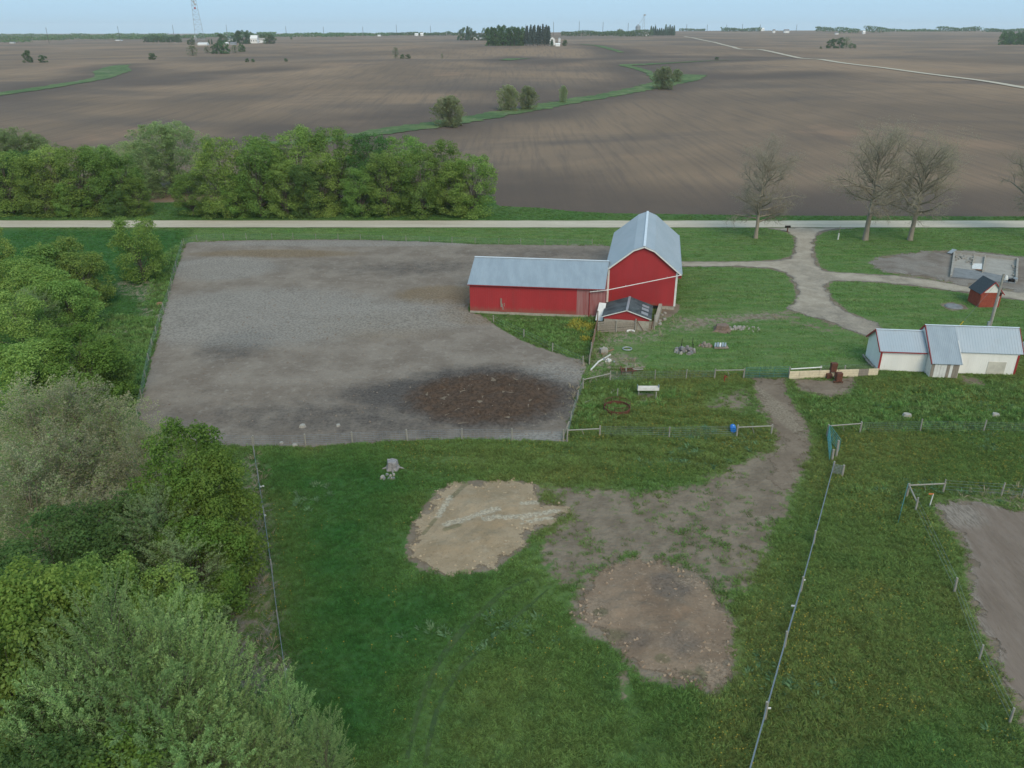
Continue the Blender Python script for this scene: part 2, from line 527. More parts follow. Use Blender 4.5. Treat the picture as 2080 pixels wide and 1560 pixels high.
WORN = gpl([(1095, 985), (1190, 980), (1300, 990), (1400, 975), (1480, 950), (1545, 924), (1640, 920), (1636, 962), (1600, 1060), (1580, 1110), (1540, 1190), (1485, 1230), (1400, 1170), (1290, 1140), (1180, 1200), (1110, 1195), (1075, 1110), (1140, 1050)])
GARDEN = gpl([(1896, 1022), (1960, 1012), (2020, 1028), (2100, 1038), (2300, 1050), (2400, 1560), (2120, 1560), (2060, 1440), (2026, 1370), (1992, 1290), (1968, 1225), (1960, 1170), (1954, 1108), (1918, 1072), (1903, 1045)])
FEEDDIRT = gpl([(1608, 770), (1690, 772), (1735, 764), (1740, 780), (1725, 800), (1690, 808), (1640, 800), (1612, 790)])
MOWN = gpl([(395, 464), (1020, 463), (1545, 463), (1735, 463), (2300, 463), (2300, 650), (2080, 690), (1760, 680), (1770, 740), (1600, 757), (1450, 757), (1300, 750), (1240, 740), (1225, 690), (1345, 640), (1380, 620), (1385, 500), (1240, 499), (960, 494), (860, 489), (700, 485), (470, 487), (382, 492)])
LUSH_VIGNETTE = gpl([(530, 930), (900, 930), (820, 1050), (790, 1170), (1000, 1200), (900, 1330), (840, 1440), (800, 1560), (640, 1560), (585, 1400), (560, 1200)])  # lush grass, its green also darkened to paint in a lens vignette
VERGE_L = gpl([(-400, 466), (390, 466), (385, 490), (330, 640), (290, 850), (-400, 850)])
STRAWS = [gpl(p) for p in ([(290, 560), (320, 575), (325, 600), (300, 615), (240, 590), (240, 575)], [(222, 664), (262, 664), (258, 680), (222, 678)], [(290, 618), (325, 625), (322, 650), (290, 655)],
                           [(490, 925), (520, 925), (545, 1080), (560, 1250), (585, 1400), (560, 1450), (430, 1420), (430, 1230), (500, 1100)],
                           [(2000, 1000), (2120, 1000), (2120, 1036), (1960, 1014)], [(1365, 645), (1560, 635), (1600, 645), (1480, 655), (1400, 672), (1360, 672)], [(1120, 890), (1160, 850), (1192, 740), (1180, 740), (1150, 850)],
                           [(1206, 690), (1300, 740), (1290, 770), (1190, 770)], [(1225, 668), (1350, 660), (1335, 690), (1240, 700)])]
RUTS = [smooth_line(gpl(p), 0.5) for p in ([(1075, 1178), (1040, 1190), (990, 1232), (930, 1292), (888, 1352), (856, 1430), (836, 1500), (822, 1575)],
                                           [(1115, 1196), (1050, 1252), (995, 1300), (945, 1348), (908, 1400), (880, 1470), (862, 1570)])]
FARM_BARE = [(LOT, 1.0, 0.5), (DRIVE, 1.0, 0.9), (PATCH_A, 1.0, 0.9), (PATCH_B, 1.0, 1.5), (TRACK, 1.0, 1.6), (GARDEN, 1.0, 1.5), (PIT, 1.0, 2.4), (FEEDDIRT, 0.95, 1.5), (WORN, 0.70, 2.2), (gpl([(1545, 915), (1490, 940), (1420, 970), (1500, 1010), (1540, 1060), (1606, 1062), (1630, 960), (1600, 915)]), .78, 1.5)]
for p, w, s_ in (([(1425, 822), (1480, 786), (1530, 782), (1545, 835), (1490, 840), (1440, 836)], 0.66, 2.2), ([(1285, 795), (1335, 795), (1345, 815), (1290, 822)], 0.62, 1.2),
                 ([(1370, 650), (1600, 625), (1640, 650), (1560, 652), (1470, 660), (1400, 675)], 0.56, 1.5), ([(1560, 640), (1700, 655), (1730, 690), (1600, 665)], 0.5, 2.0),
                 ([(1560, 660), (1600, 668), (1570, 760), (1530, 760)], 0.36, 1.5), ([(1260, 712), (1330, 722), (1300, 745), (1250, 740)], 0.5, 0.8),
                 ([(1910, 618), (1930, 613), (1960, 618), (1965, 628), (1935, 632)], 1.0, 0.2), ([(1010, 655), (1215, 645), (1215, 640), (950, 634)], 0.4, 0.5),
                 ([(1945, 760), (2000, 770), (2000, 790), (1950, 780)], 0.7, 0.6), ([(1255, 1370), (1280, 1370), (1285, 1420), (1262, 1430)], 0.9, 0.4), ([(1345, 612), (1385, 618), (1380, 634), (1340, 660), (1325, 668)], 0.75, 0.5)):
    FARM_BARE.append((gpl(p), w, s_))


def farm_fields(P):
    """worn earth, mown, lush, dry and straw weights at ground points of the farmstead"""
    P = np.asarray(P, float)
    bare = np.zeros(len(P))
    for poly, w, s in FARM_BARE:
        lo = poly.min(0) - 4; hi = poly.max(0) + 4
        k = np.all((P > lo) & (P < hi), 1)
        if k.any():
            bare[k] = np.maximum(bare[k], w * sstep(s, -s, sdf(P[k], poly)))
    road = sstep(0.5, -0.3, np.abs(P[:, 1] - (ROAD_Y0 + ROAD_Y1) / 2) - (ROAD_Y1 - ROAD_Y0) / 2)
    bare = np.maximum(bare, road * 0.95)
    mown = sstep(0.8, -0.8, sdf(P, MOWN))
    lush = np.maximum(sstep(5, -5, sdf(P, LUSH_VIGNETTE)), 0.9 * sstep(2, -3, sdf(P, VERGE_L)))
    lush = np.maximum(lush, sstep(158, 160, P[:, 1]) * 0.45)
    rut = np.minimum(line_dist(P, RUTS[0]), line_dist(P, RUTS[1]))
    dry = sstep(0.45, 0.62, fbm(P[:, 0] / 9, P[:, 1] / 9, 5, 3)) * sstep(130, 80, P[:, 1]) * (1 - lush * .85)
    dry = np.maximum(dry, sstep(20, 32, P[:, 0]) * sstep(75, 60, P[:, 1]) * 0.55 * (1 - sstep(45, 60, P[:, 0]) * .3))
    dry = np.maximum(dry, 0.7 * sstep(4, -4, sdf(P, gpl([(1190, 790), (1500, 790), (1560, 890), (1480, 960), (800, 960), (800, 905), (1140, 900)]))))
    straw = np.zeros(len(P))
    for s in STRAWS: straw = np.maximum(straw, sstep(1.2, -0.6, sdf(P, s)))
    return bare, mown, lush, dry, straw, rut


WATERWAYS = [[(520, 294), (600, 290), (700, 280), (790, 266), (880, 254), (960, 241), (1050, 226), (1150, 208), (1250, 191), (1330, 174), (1380, 163), (1412, 152)],
             [(1335, 170), (1320, 150), (1290, 138), (1270, 133), (1330, 130), (1420, 125), (1530, 121)],
             [(-60, 202), (0, 191), (60, 183), (130, 172), (200, 160), (222, 150), (238, 136), (255, 132)],
             [(1180, 90), (1230, 97), (1262, 107)], [(1028, 123), (1045, 120), (1062, 119)]]
SWALES = WATERWAYS + [[(1412, 152), (1520, 158), (1640, 150)], [(180, 300), (60, 292), (0, 285)], [(1000, 380), (1080, 405), (1300, 425), (2080, 425)], [(600, 262), (760, 246), (1000, 224)], [(300, 170), (420, 150), (560, 140)], [(1060, 190), (1180, 200), (1290, 178)], [(1080, 128), (1300, 116), (1600, 118)]]
FIELD_EDGE = [(-400, 172), (-160, 172), (-62, 178), (-58, 176), (-52, 178), (-5, 186), (-3, 173), (6, 171), (12, 168), (20, 165.5), (60, 163), (120, 162), (400, 162)]


def field_w(x, y):
    e = np.interp(x, [p[0] for p in FIELD_EDGE], [p[1] for p in FIELD_EDGE])
    return sstep(-1.5, 1.5, y - e)


def grow(a, d0, ratio, end):
    out = [a]; d = d0
    while abs(out[-1]) < abs(end):
        d *= ratio; out.append(out[-1] + math.copysign(d, end))
    return out[1:]


xs = np.array(sorted(grow(-100, 0.8, 1.075, -9500)) + list(np.arange(-100, 120.01, 0.8)) + grow(120, 0.8, 1.075, 9500))
ys = np.array([-400, -200, -100, -50, -20, 0, 8, 13] + list(np.arange(16, 190, 0.8)) + grow(190, 0.8, 1.022, 9500))
GX, GY = np.meshgrid(xs, ys)
GZ = Z(GX, GY)
P2 = np.stack([GX.ravel(), GY.ravel()], 1)
fb = np.zeros((len(P2), 5))
nearm = (np.abs(P2[:, 0]) < 140) & (P2[:, 1] < 200) & (P2[:, 1] > 0)
res = farm_fields(P2[nearm])
for k in range(5): fb[nearm, k] = res[k]
fb[~nearm & (P2[:, 1] > 100), 2] = 0.45
rr = (~nearm) & (np.abs(P2[:, 1] - 155.2) < 3.4)
fb[rr, 0] = 0.95
FW = field_w(P2[:, 0], P2[:, 1])
HOLLOW_TONE = np.zeros(len(P2))  # weight of the darker soil tone near the swale lines
fm = (P2[:, 1] > 160) & (P2[:, 1] < 1500) & (np.abs(P2[:, 0]) < 1000)
for k_, sw in enumerate(SWALES):
    w_ = 16 if k_ == 6 else 34
    dd = line_dist(P2[fm], gpl(sw)) * (.6 + .8 * fbm(P2[fm, 0] / 60, P2[fm, 1] / 60, 19, 2))
    HOLLOW_TONE[fm] = np.maximum(HOLLOW_TONE[fm], (.9 if k_ != 6 else .45) * sstep(w_ * 1.5, w_ * .3, dd))


def terrain(name, j0, j1, kind='structure'):
    nx = len(xs); sl = slice(j0 * nx, j1 * nx)
    V = np.stack([P2[sl, 0], P2[sl, 1], GZ.ravel()[sl]], 1)
    ny = j1 - j0
    I = (np.arange(ny - 1)[:, None] * nx + np.arange(nx - 1)[None]).ravel()
    F = np.stack([I, I + 1, I + 1 + nx, I + nx], 1)
    at = {k: ('POINT', fb[sl, i]) for i, k in enumerate(('bare', 'mown', 'lush', 'dry', 'straw'))}
    at['field'] = ('POINT', FW[sl]); at['hollow_tone'] = ('POINT', HOLLOW_TONE[sl])
    return tag(obj(name, mesh_np(name, V, F, M_GROUND, at, True)), kind=kind)


jsplit = int(np.searchsorted(ys, 161.5))
terrain('ground', 0, jsplit + 1)
terrain('plowed_field', jsplit, len(ys))


def ragged(poly, step, amp, seed=0, fr=1.0):
    """outline resampled every step and roughened by noise"""
    L = smooth_line(poly, step, True)
    T = np.roll(L, -1, 0) - np.roll(L, 1, 0)
    N = np.stack([T[:, 1], -T[:, 0]], 1) / (np.hypot(T[:, 0], T[:, 1])[:, None] + 1e-9)
    k = (fbm(L[:, 0] * fr, L[:, 1] * fr, seed, 5) - 0.5) * 2 * amp
    return L + N * k[:, None]


def sheet(name, poly, mat, step, zoff=0.03, amp=0.25, seed=0, disp=None, attrs=None, kind='structure', smooth_out=True, fr=1.0, grid=None):
    out = ragged(poly, step, amp, seed, fr) if smooth_out else np.asarray(poly)
    grid = grid or step
    lo = out.min(0); hi = out.max(0)
    gx, gy = np.meshgrid(np.arange(lo[0], hi[0], grid), np.arange(lo[1], hi[1], grid))
    P = np.stack([gx.ravel(), gy.ravel()], 1) + rng.uniform(-.2, .2, (gx.size, 2)) * grid
    P = P[sdf(P, out) < -0.45 * grid]
    allp = [Vector((float(a), float(b))) for a, b in np.concatenate([out, P])]
    m = len(out)
    vco, _, fcs, ov, _, _ = delaunay_2d_cdt(allp, [(i, (i + 1) % m) for i in range(m)], [list(range(m))], 1, 1e-5)
    Vp = np.array([(v.x, v.y) for v in vco])
    F = np.array([f for f in fcs if len(f) == 3])
    s = sdf(Vp, out)
    z = Z(Vp[:, 0], Vp[:, 1]) + zoff
    if disp is not None: z = z + disp(Vp[:, 0], Vp[:, 1], np.maximum(-s, 0))
    at = {k: ('POINT', v) for k, v in (attrs(Vp, s) if attrs else {}).items()}
    at['edge'] = ('POINT', np.maximum(-s, 0))
    a = Vp[F]; cr = (a[:, 1, 0] - a[:, 0, 0]) * (a[:, 2, 1] - a[:, 0, 1]) - (a[:, 1, 1] - a[:, 0, 1]) * (a[:, 2, 0] - a[:, 0, 0])
    F[cr < 0] = F[cr < 0][:, ::-1]
    o = obj(name, mesh_np(name, np.column_stack([Vp, z]), F, mat, at, True))
    return tag(o, kind=kind)


def blob(P, px, py, rx, ry, rot=0.0, soft=0.6):
    """soft ellipse on the ground, centre in pixels, radii in metres"""
    c = gp(px, py)[:2]; d = P - c
    x = d[:, 0] * math.cos(rot) + d[:, 1] * math.sin(rot); y = -d[:, 0] * math.sin(rot) + d[:, 1] * math.cos(rot)
    return sstep(1 + soft, 1 - soft, np.hypot(x / rx, y / ry))


def lot_attrs(P, s):
    dark = np.maximum.reduce([.4 * blob(P, 640, 540, 24, 6, .08, .95), .5 * blob(P, 1120, 515, 22, 5, 0, .9), 0.6 * blob(P, 760, 850, 26, 6, 0, .95), 0.55 * blob(P, 850, 545, 16, 6, .1, .9), .12 * blob(P, 350, 850, 12, 8, 0, .95), blob(P, 960, 800, 14, 5),
                              0.6 * blob(P, 480, 700, 5, 7), 0.3 * blob(P, 420, 790, 10, 6, 0, .95)])
    dark = np.maximum(dark, blob(P, 985, 805, 11.0, 8.0, 0, .6))
    tan = np.maximum.reduce([blob(P, 900, 600, 7, 5), blob(P, 960, 640, 5, 4), 0.8 * blob(P, 560, 515, 16, 3), 0.5 * blob(P, 760, 660, 14, 7)])
    dung = blob(P, 985, 808, 8.0, 6.0, 0, .6)
    pale = np.maximum.reduce([blob(P, 440, 545, 10, 7), blob(P, 520, 640, 20, 12), 0.8 * blob(P, 700, 495, 30, 2.5), 0.7 * blob(P, 800, 640, 16, 8), 0.7 * blob(P, 1130, 760, 5, 4), blob(P, 1110, 890, 5, 1.2)])
    return {'dark': dark, 'tan': tan, 'dung': dung, 'pale': pale * (1 - dung)}


def lot_disp(x, y, d):
    P = np.stack([x, y], 1); e = np.clip(d / 0.8, 0, 1)
    m = blob(P, 985, 808, 9.4, 7.2, 0, .25)
    hoof = np.abs(fbm(x * 1.5, y * 1.5, 21, 3) - 0.5) * 2
    return e * (0.05 * (fbm(x * 1.9, y * 1.9, 9, 2) - 0.4) + m * (0.35 - 0.75 * (0.55 - hoof) * (hoof < .55)))


sheet('feedlot', LOT, M_LOT, 0.40, 0.03, 0.55, 1, lot_disp, lot_attrs, fr=0.8)
sheet('driveway', DRIVE, M_DRIVE, 0.45, 0.03, 0.9, 2, None,
      lambda P, s: {'dark': np.maximum(sstep(-1.3, 0.2, s), np.maximum(0.45 * sstep(.3, .75, fbm(P[:, 0] / 6, P[:, 1] / 6, 77, 4)), sstep(72, 60, P[:, 1] - 40) * .5))}, fr=0.6)
sheet('house_yard_soil', PIT, M_PIT, 0.6, 0.022, 2.4, 3, None, lambda P, s: {'pale': sstep(1.5, .2, np.abs(fbm(P[:, 0] / 4, P[:, 1] / 4, 71, 2) - .5) * 6) * .6}, fr=0.5)
sheet('dirt_track', TRACK, M_TRACK, 0.3, 0.03, 0.95, 4, lambda x, y, d: np.clip(d, 0, 1) * 0.05 * (fbm(x * 2, y * 2, 4, 2) - .5),
      lambda P, s: {'pale': np.maximum(blob(P, 1575, 830, 1.2, 7, .2), .6 * blob(P, 1610, 850, .8, 6, .3)), 'green': sstep(-.5, .1, s) * .5}, fr=0.8)


def spoil(seed, amp):
    return lambda x, y, d: sstep(1.0, 3.2, d) * (0.10 + amp * (fbm(x * 0.9, y * 0.9, seed, 4) - 0.35)) + sstep(.9, 2.2, d) * 0.10 * (fbm(x * 3.1, y * 3.1, seed + 5, 2) - .5)


def patch_a(P, s):
    pale = np.zeros(len(P)); g = np.zeros(len(P))
    for line, w in (([(905, 1068), (960, 1052), (1010, 1038)], .45), ([(985, 1058), (1060, 1052), (1130, 1038)], .45), ([(1060, 1024), (1100, 1020)], .4), ([(1060, 1062), (1120, 1052)], .35), ([(890, 1050), (915, 1010)], .4)):
        L = gpl(line); q = line_dist(P, L)
        t = P @ ((L[-1] - L[0]) / np.linalg.norm(L[-1] - L[0]))
        pale = np.maximum(pale, sstep(w, w * .5, q) * (0.55 + 0.45 * (np.sin(t * 15) > -0.2)))
    for line, w in (([(920, 1010), (945, 985)], .5), ([(860, 1085), (885, 1055)], .35), ([(905, 1080), (930, 1070)], .5), ([(945, 985), (975, 980)], .4)):
        g = np.maximum(g, sstep(w, 0, line_dist(P, gpl(line))))
    dark = .7 * sstep(-0.3, .05, s)
    return {'pale': pale, 'green': g, 'dark': dark}


def patch_b(P, s):
    dark = np.maximum.reduce([blob(P, 1365, 1190, 1.6, 1.5), .7 * blob(P, 1380, 1310, 1.8, 1.2, .5), .6 * blob(P, 1300, 1300, 1.5, 1.0)])
    pale = np.maximum.reduce([blob(P, 1420, 1180, 1.6, .8), .7 * blob(P, 1190, 1250, 1.8, 1.2), blob(P, 1450, 1370, .8, 1.3, .2), .6 * blob(P, 1210, 1230, 1, 1)])
    g = np.maximum.reduce([blob(P, 1220, 1245, .5, .4), blob(P, 1345, 1340, .5, .4), .8 * blob(P, 1395, 1370, .5, .4), .8 * blob(P, 1240, 1290, 1.2, .6), .8 * blob(P, 1425, 1375, .4, .9)])
    return {'dark': dark, 'pale': pale, 'green': g}


sheet('tan_soil_patch', PATCH_A, M_CLAY, 0.22, 0.04, 0.85, 5, spoil(31, .5), patch_a, fr=1.7)
sheet('brown_soil_patch', PATCH_B, M_BROWN, 0.22, 0.04, 0.95, 6, spoil(47, .55), patch_b, fr=1.6)
sheet('garden_plot', GARDEN, M_GARDEN, 0.35, 0.03, 0.7, 7, lambda x, y, d: np.clip(d / .6, 0, 1) * 0.035 * np.sin((x * .97 - y * 0.22) * 8.3 + 2 * fbm(x * .4, y * .4, 3, 2)),
      lambda P, s: {'pale': np.maximum(sstep(-1.6, .2, s) * .8, .8 * blob(P, 1940, 1045, 2.5, 2.2))}, fr=0.8)
sheet('feeder_yard_soil', FEEDDIRT, M_TRACK, 0.3, 0.03, 1.0, 8, None, lambda P, s: {'pale': .6 * blob(P, 1700, 795, 1.5, .6), 'green': sstep(-.5, .1, s) * .6}, fr=0.8)


def ribbon(name, line, w0, mat, step, zoff, amp=0.2, seed=0, cross=3):
    L = smooth_line(line, step)
    T = np.gradient(L, axis=0); N = np.stack([-T[:, 1], T[:, 0]], 1) / np.hypot(T[:, 0], T[:, 1])[:, None]
    w = np.interp(np.linspace(0, 1, len(L)), np.linspace(0, 1, len(w0)), w0) if hasattr(w0, '__len__') else np.full(len(L), w0)
    a = fbm(L[:, 0] / 3, L[:, 1] / 3, seed, 3) - .5; b = fbm(L[:, 0] / 3 + 40, L[:, 1] / 3, seed, 3) - .5
    V = []
    for j in range(cross + 1):
        f = j / cross * 2 - 1
        off = f * w / 2 + (a if f < 0 else b) * amp * abs(f)
        q = L + N * off[:, None]
        V.append(np.column_stack([q, Z(q[:, 0], q[:, 1]) + zoff]))
    m = len(L); V = np.concatenate(V)
    F = [(j * m + i, j * m + i + 1, (j + 1) * m + i + 1, (j + 1) * m + i) for j in range(cross) for i in range(m - 1)]
    return tag(obj(name, mesh_np(name, V, np.array(F)[:, ::-1], mat, None, True)), kind='structure')


road_c = np.array([[-700, 155.6], [-300, 155.4], [-90, 155.3], [0, 155.2], [90, 155.2], [300, 155.2], [700, 155.2]])
ribbon('gravel_road', road_c, [7.4, 6.9, 6.2, 6.0, 6.0, 6.1, 6.3, 6.6], M_ROADG, 0.8, 0.05, 0.35, 5, 4)
fr = [gp(*p)[:2] for p in ((2080, 179), (1990, 164), (1880, 150), (1800, 139), (1740, 132), (1672, 122))]
d_ = fr[-1] - fr[-2]
far_end = [gp(*p)[:2] for p in ((1636, 119.5), (1600, 113), (1560, 104), (1538, 100.5))]
far_end2 = [gp(*p)[:2] for p in ((1498, 99), (1465, 90), (1430, 82), (1390, 74))]
start = fr[0] + (fr[0] - fr[1]) * 1.5
ribbon('country_road', np.array([start] + fr + far_end + far_end2), 6.5, M_ROADG, 5.0, 0.35, 0.6, 9, 2)

M_RUT = soil_mat("trampled_grass", (0.040, 0.075, 0.026), (0.065, 0.100, 0.036), (0.10, 0.11, 0.055), (), 0.6, 0.6, 0.08)
for rl in RUTS: ribbon('wheel_rut', rl[::3], [.10, .34, .34, .40, .36, .34, .30], M_RUT, 0.4, 0.032, 0.25, 3, 2)

n = newmat("waterway_grass"); pos = n.pos()
a_, b_, c_ = n.noise(pos, 0.05, 4, .65), n.noise(pos, 0.22, 5, .7), n.noise(n.scale(pos, (1, .4, 1)), 0.13, 5, .75)
cc = n.mix(n.ramp(a_, .35, .65), (0.075, 0.125, 0.045), (0.130, 0.180, 0.068))
cc = n.mix(n.ramp(b_, .45, .7, 0, .6), cc, (0.040, 0.080, 0.030))
cc = n.mix(n.ramp(c_, .56, .68, 0, .7), cc, (0.24, 0.205, 0.145))
n.surf(cc, .95, 0, n.bump(b_, .7, .4), .1)
M_WATERWAY = n.m
ribbon('grassed_waterway', np.array([gp(*p)[:2] for p in ((520, 294), (600, 290), (700, 280), (790, 266), (880, 254), (960, 241), (1050, 226), (1150, 208), (1250, 191), (1330, 174), (1380, 163), (1412, 152))]), [10, 13, 15, 15, 14, 13, 13, 13, 15, 21, 26, 17], M_WATERWAY, 2.5, 0.22, 8, 3, 4)
ribbon('grassed_waterway', np.array([gp(*p)[:2] for p in ((1335, 170), (1320, 150), (1290, 138), (1270, 133), (1330, 130), (1420, 125), (1530, 121))]), [3, 6, 10, 13, 7, 3, 2], M_WATERWAY, 5, 0.3, 6, 4, 3)
ribbon('grassed_waterway', np.array([gp(*p)[:2] for p in ((-60, 202), (0, 191), (60, 183), (130, 172), (200, 160), (222, 150), (238, 136), (255, 132))]), [14, 14, 13, 13, 16, 30, 22, 12], M_WATERWAY, 4, 0.25, 4, 5, 3)
ribbon('grassed_waterway', np.array([gp(*p)[:2] for p in ((1180, 90), (1230, 97), (1262, 107))]), [6, 12, 8], M_WATERWAY, 8, 0.35, 5, 6, 2)
ribbon('grassed_waterway', np.array([gp(*p)[:2] for p in ((1028, 123), (1045, 120), (1062, 119))]), [10, 26, 12], M_WATERWAY, 6, 0.35, 5, 7, 2)

# ---------------------------------------------------------------- building materials
M_RED = simple("red_siding", (0.41, 0.040, 0.044), (0.365, 0.036, 0.040), 0.5, 0.5, stretch=(1, 1, 0.3), dirt=(0.24, 0.05, 0.045, 0.5))
n = newmat("red_siding"); oc_ = n.obj()
rc = n.mix(n.ramp(n.noise(n.scale(oc_, (1, 1, .3)), .5, 4, .6), .32, .7), (0.41, 0.040, 0.044), (0.355, 0.036, 0.040))
rc = n.mix(n.ramp(n.noise(n.scale(oc_, (2.2, 2.2, .12)), 1.2, 5, .7), .5, .75, 0, .45), rc, (0.27, 0.055, 0.050))
sx_ = n.n('ShaderNodeSeparateXYZ'); n.l(oc_, sx_.inputs[0])
hz_ = n.math('ADD', sx_.outputs[2], n.math('MULTIPLY', n.noise(n.scale(oc_, (1, 1, .3)), 1.6, 4, .7), -1.3))
rc = n.mix(n.ramp(hz_, .45, -.35, 0, .6), rc, (0.24, 0.12, 0.085))
n.surf(rc, .5, 0, None, .3)
M_RED = n.m
M_REDTRIM = simple("red_trim", (0.33, 0.035, 0.035), (0.27, 0.03, 0.03), 2, 0.5)
M_FADED = simple("faded_siding", (0.36, 0.185, 0.175), (0.30, 0.11, 0.105), 1.1, 0.6, stretch=(3, 3, 0.25), dirt=(0.33, 0.06, 0.06, 0.7))
M_RUST = simple("rust", (0.14, 0.052, 0.030), (0.085, 0.036, 0.025), 4, 0.8, bump=.3, dirt=(0.24, 0.10, 0.05, .7))
M_ZINC = simple("galvanised_roof", (0.37, 0.42, 0.46), (0.33, 0.385, 0.425), 0.35, 0.6, 0.1, stretch=(1, .5, 1), dirt=(0.34, 0.36, 0.37, .35), spec=.5)
M_ZINC2 = simple("weathered_roof", (0.31, 0.365, 0.405), (0.265, 0.315, 0.355), 0.5, 0.6, 0.1, stretch=(2, .5, 1), dirt=(0.28, 0.30, 0.31, .4), spec=.5)
M_GALV = simple("galvanised_steel", (0.42, 0.44, 0.45), (0.33, 0.35, 0.36), 5, 0.5, 0.5)
M_RIDGE = simple("ridge_metal_highlight", (0.68, 0.72, 0.74), (0.60, 0.64, 0.67), 2, 0.5, 0.1)  # paler metal, painting in the highlight along the ridges
M_WHITE = simple("white_paint", (0.72, 0.70, 0.66), (0.62, 0.60, 0.56), 2, 0.55, dirt=(0.45, 0.42, 0.37, .5))
M_CREAM = simple("cream_siding", (0.84, 0.81, 0.75), (0.78, 0.755, 0.70), 0.6, 0.55, stretch=(1.5, 1.5, .3), dirt=(0.60, 0.555, 0.47, .3))
M_CREAMF = simple("cream_sheet", (0.70, 0.60, 0.42), (0.60, 0.51, 0.36), 1.5, 0.6, dirt=(0.33, 0.27, 0.20, .5))
M_BOARD = simple("weathered_board", (0.30, 0.255, 0.205), (0.215, 0.185, 0.152), 3, 0.85, bump=.4, stretch=(4, 4, .8), dirt=(0.12, 0.10, 0.08, .6))
M_POST = simple("fence_post_wood", (0.34, 0.315, 0.265), (0.25, 0.23, 0.195), 4, 0.85, bump=.3, stretch=(3, 3, .6), dirt=(0.14, 0.12, 0.10, .4))
M_ORANGEB = simple("reddish_board", (0.30, 0.15, 0.085), (0.21, 0.12, 0.08), 3, 0.85, bump=.3)
M_CONC = simple("concrete", (0.40, 0.36, 0.29), (0.31, 0.28, 0.235), 1.6, 0.9, bump=.4, dirt=(0.16, 0.145, 0.12, .7))
M_GREYC = simple("grey_concrete", (0.22, 0.225, 0.225), (0.165, 0.17, 0.172), 0.8, 0.9, bump=.3, dirt=(0.11, 0.11, 0.11, .7))
M_PALEC = simple("pale_slab", (0.36, 0.33, 0.285), (0.30, 0.275, 0.24), 0.7, 0.9, bump=.3, dirt=(0.20, 0.18, 0.155, .6))
M_DARK = simple("black_and_inner_shade", (0.022, 0.019, 0.017), (0.015, 0.013, 0.012), 2, 0.95)  # black parts, and the shade painted inside openings
M_ROLLR = simple("rolled_roofing", (0.085, 0.098, 0.10), (0.030, 0.037, 0.040), 0.7, 0.75, bump=.15, dirt=(0.16, 0.175, 0.175, .6))
M_SHING = simple("dark_shingles", (0.060, 0.072, 0.082), (0.042, 0.052, 0.060), 6, 0.85, bump=.5, bsc=20, dirt=(0.10, 0.11, 0.115, .5))
M_WIRE = simple("fence_wire", (0.27, 0.31, 0.33), (0.20, 0.24, 0.26), 3, 0.5, 0.3)
M_GATE = simple("green_gate_paint", (0.045, 0.175, 0.165), (0.06, 0.21, 0.20), 3, 0.45)
M_TEAL = simple("teal_gate_paint", (0.075, 0.27, 0.28), (0.05, 0.22, 0.22), 3, 0.45)
M_BLUE = simple("blue_plastic", (0.015, 0.20, 0.62), (0.012, 0.16, 0.52), 3, 0.4)
M_YELLOW = simple("yellow_plastic", (0.75, 0.50, 0.04), (0.68, 0.45, 0.03), 3, 0.4)
M_BARK = simple("bark", (0.165, 0.140, 0.112), (0.105, 0.090, 0.073), 3, 0.95, bump=.6, stretch=(3, 3, .7))
M_BARKD = simple("dark_bark", (0.085, 0.070, 0.055), (0.055, 0.046, 0.037), 3, 0.95, bump=.5, stretch=(3, 3, .7))
M_BARKT = simple("tan_bark", (0.31, 0.265, 0.20), (0.235, 0.20, 0.155), 2, 0.95, bump=.5, stretch=(3, 3, .6))
M_STUMP = simple("stump_wood", (0.30, 0.245, 0.20), (0.21, 0.175, 0.145), 4, 0.9, bump=.5)
M_ASH = simple("ash", (0.30, 0.275, 0.265), (0.17, 0.15, 0.145), 5, 0.95, bump=.6, dirt=(0.07, 0.06, 0.055, .7))
M_STONE = simple("field_stone", (0.38, 0.35, 0.30), (0.27, 0.25, 0.22), 3, 0.9, bump=.3)
M_ORANGE = simple("orange_plastic", (0.62, 0.20, 0.06), None, 3, 0.5)
n = newmat("red_brick_material")
oc = n.obj()
br = n.n('ShaderNodeTexBrick'); n.l(oc, br.inputs['Vector'])
n.surf(n.mix(n.ramp(n.noise(oc, 3, 4, .6), .35, .65), (0.38, 0.085, 0.050), (0.30, 0.065, 0.040)), .85, 0, n.bump(n.noise(oc, 14, 2), .3, .02))
M_BRICK = n.m
M_MORTAR = simple("mortar", (0.30, 0.20, 0.16), (0.25, 0.17, 0.14), 6, .95)

kz = np.array([0, 0, 1.0])


def frame(a): return np.array([math.cos(a), math.sin(a), 0]), np.array([-math.sin(a), math.cos(a), 0])


def rib_wall(mb, A, B, z0, zt, nrm, step=0.3, w=0.05, d=0.035):
    """standing ribs of sheet siding between the ground points A and B; zt(s) is the wall's height at s metres from A"""
    A = np.array(A, float); B = np.array(B, float); L = np.linalg.norm(B - A); u = (B - A) / L
    s = step / 2
    while s < L - 0.05:
        h = zt(s)
        if h > z0 + .1:
            mb.box(A + u * s + nrm * (d / 2) + kz * ((z0 + h) / 2), (w, d, h - z0 - .01), u, nrm if abs(np.cross(u, nrm)[2] - 1) < .01 else -nrm)
        s += step


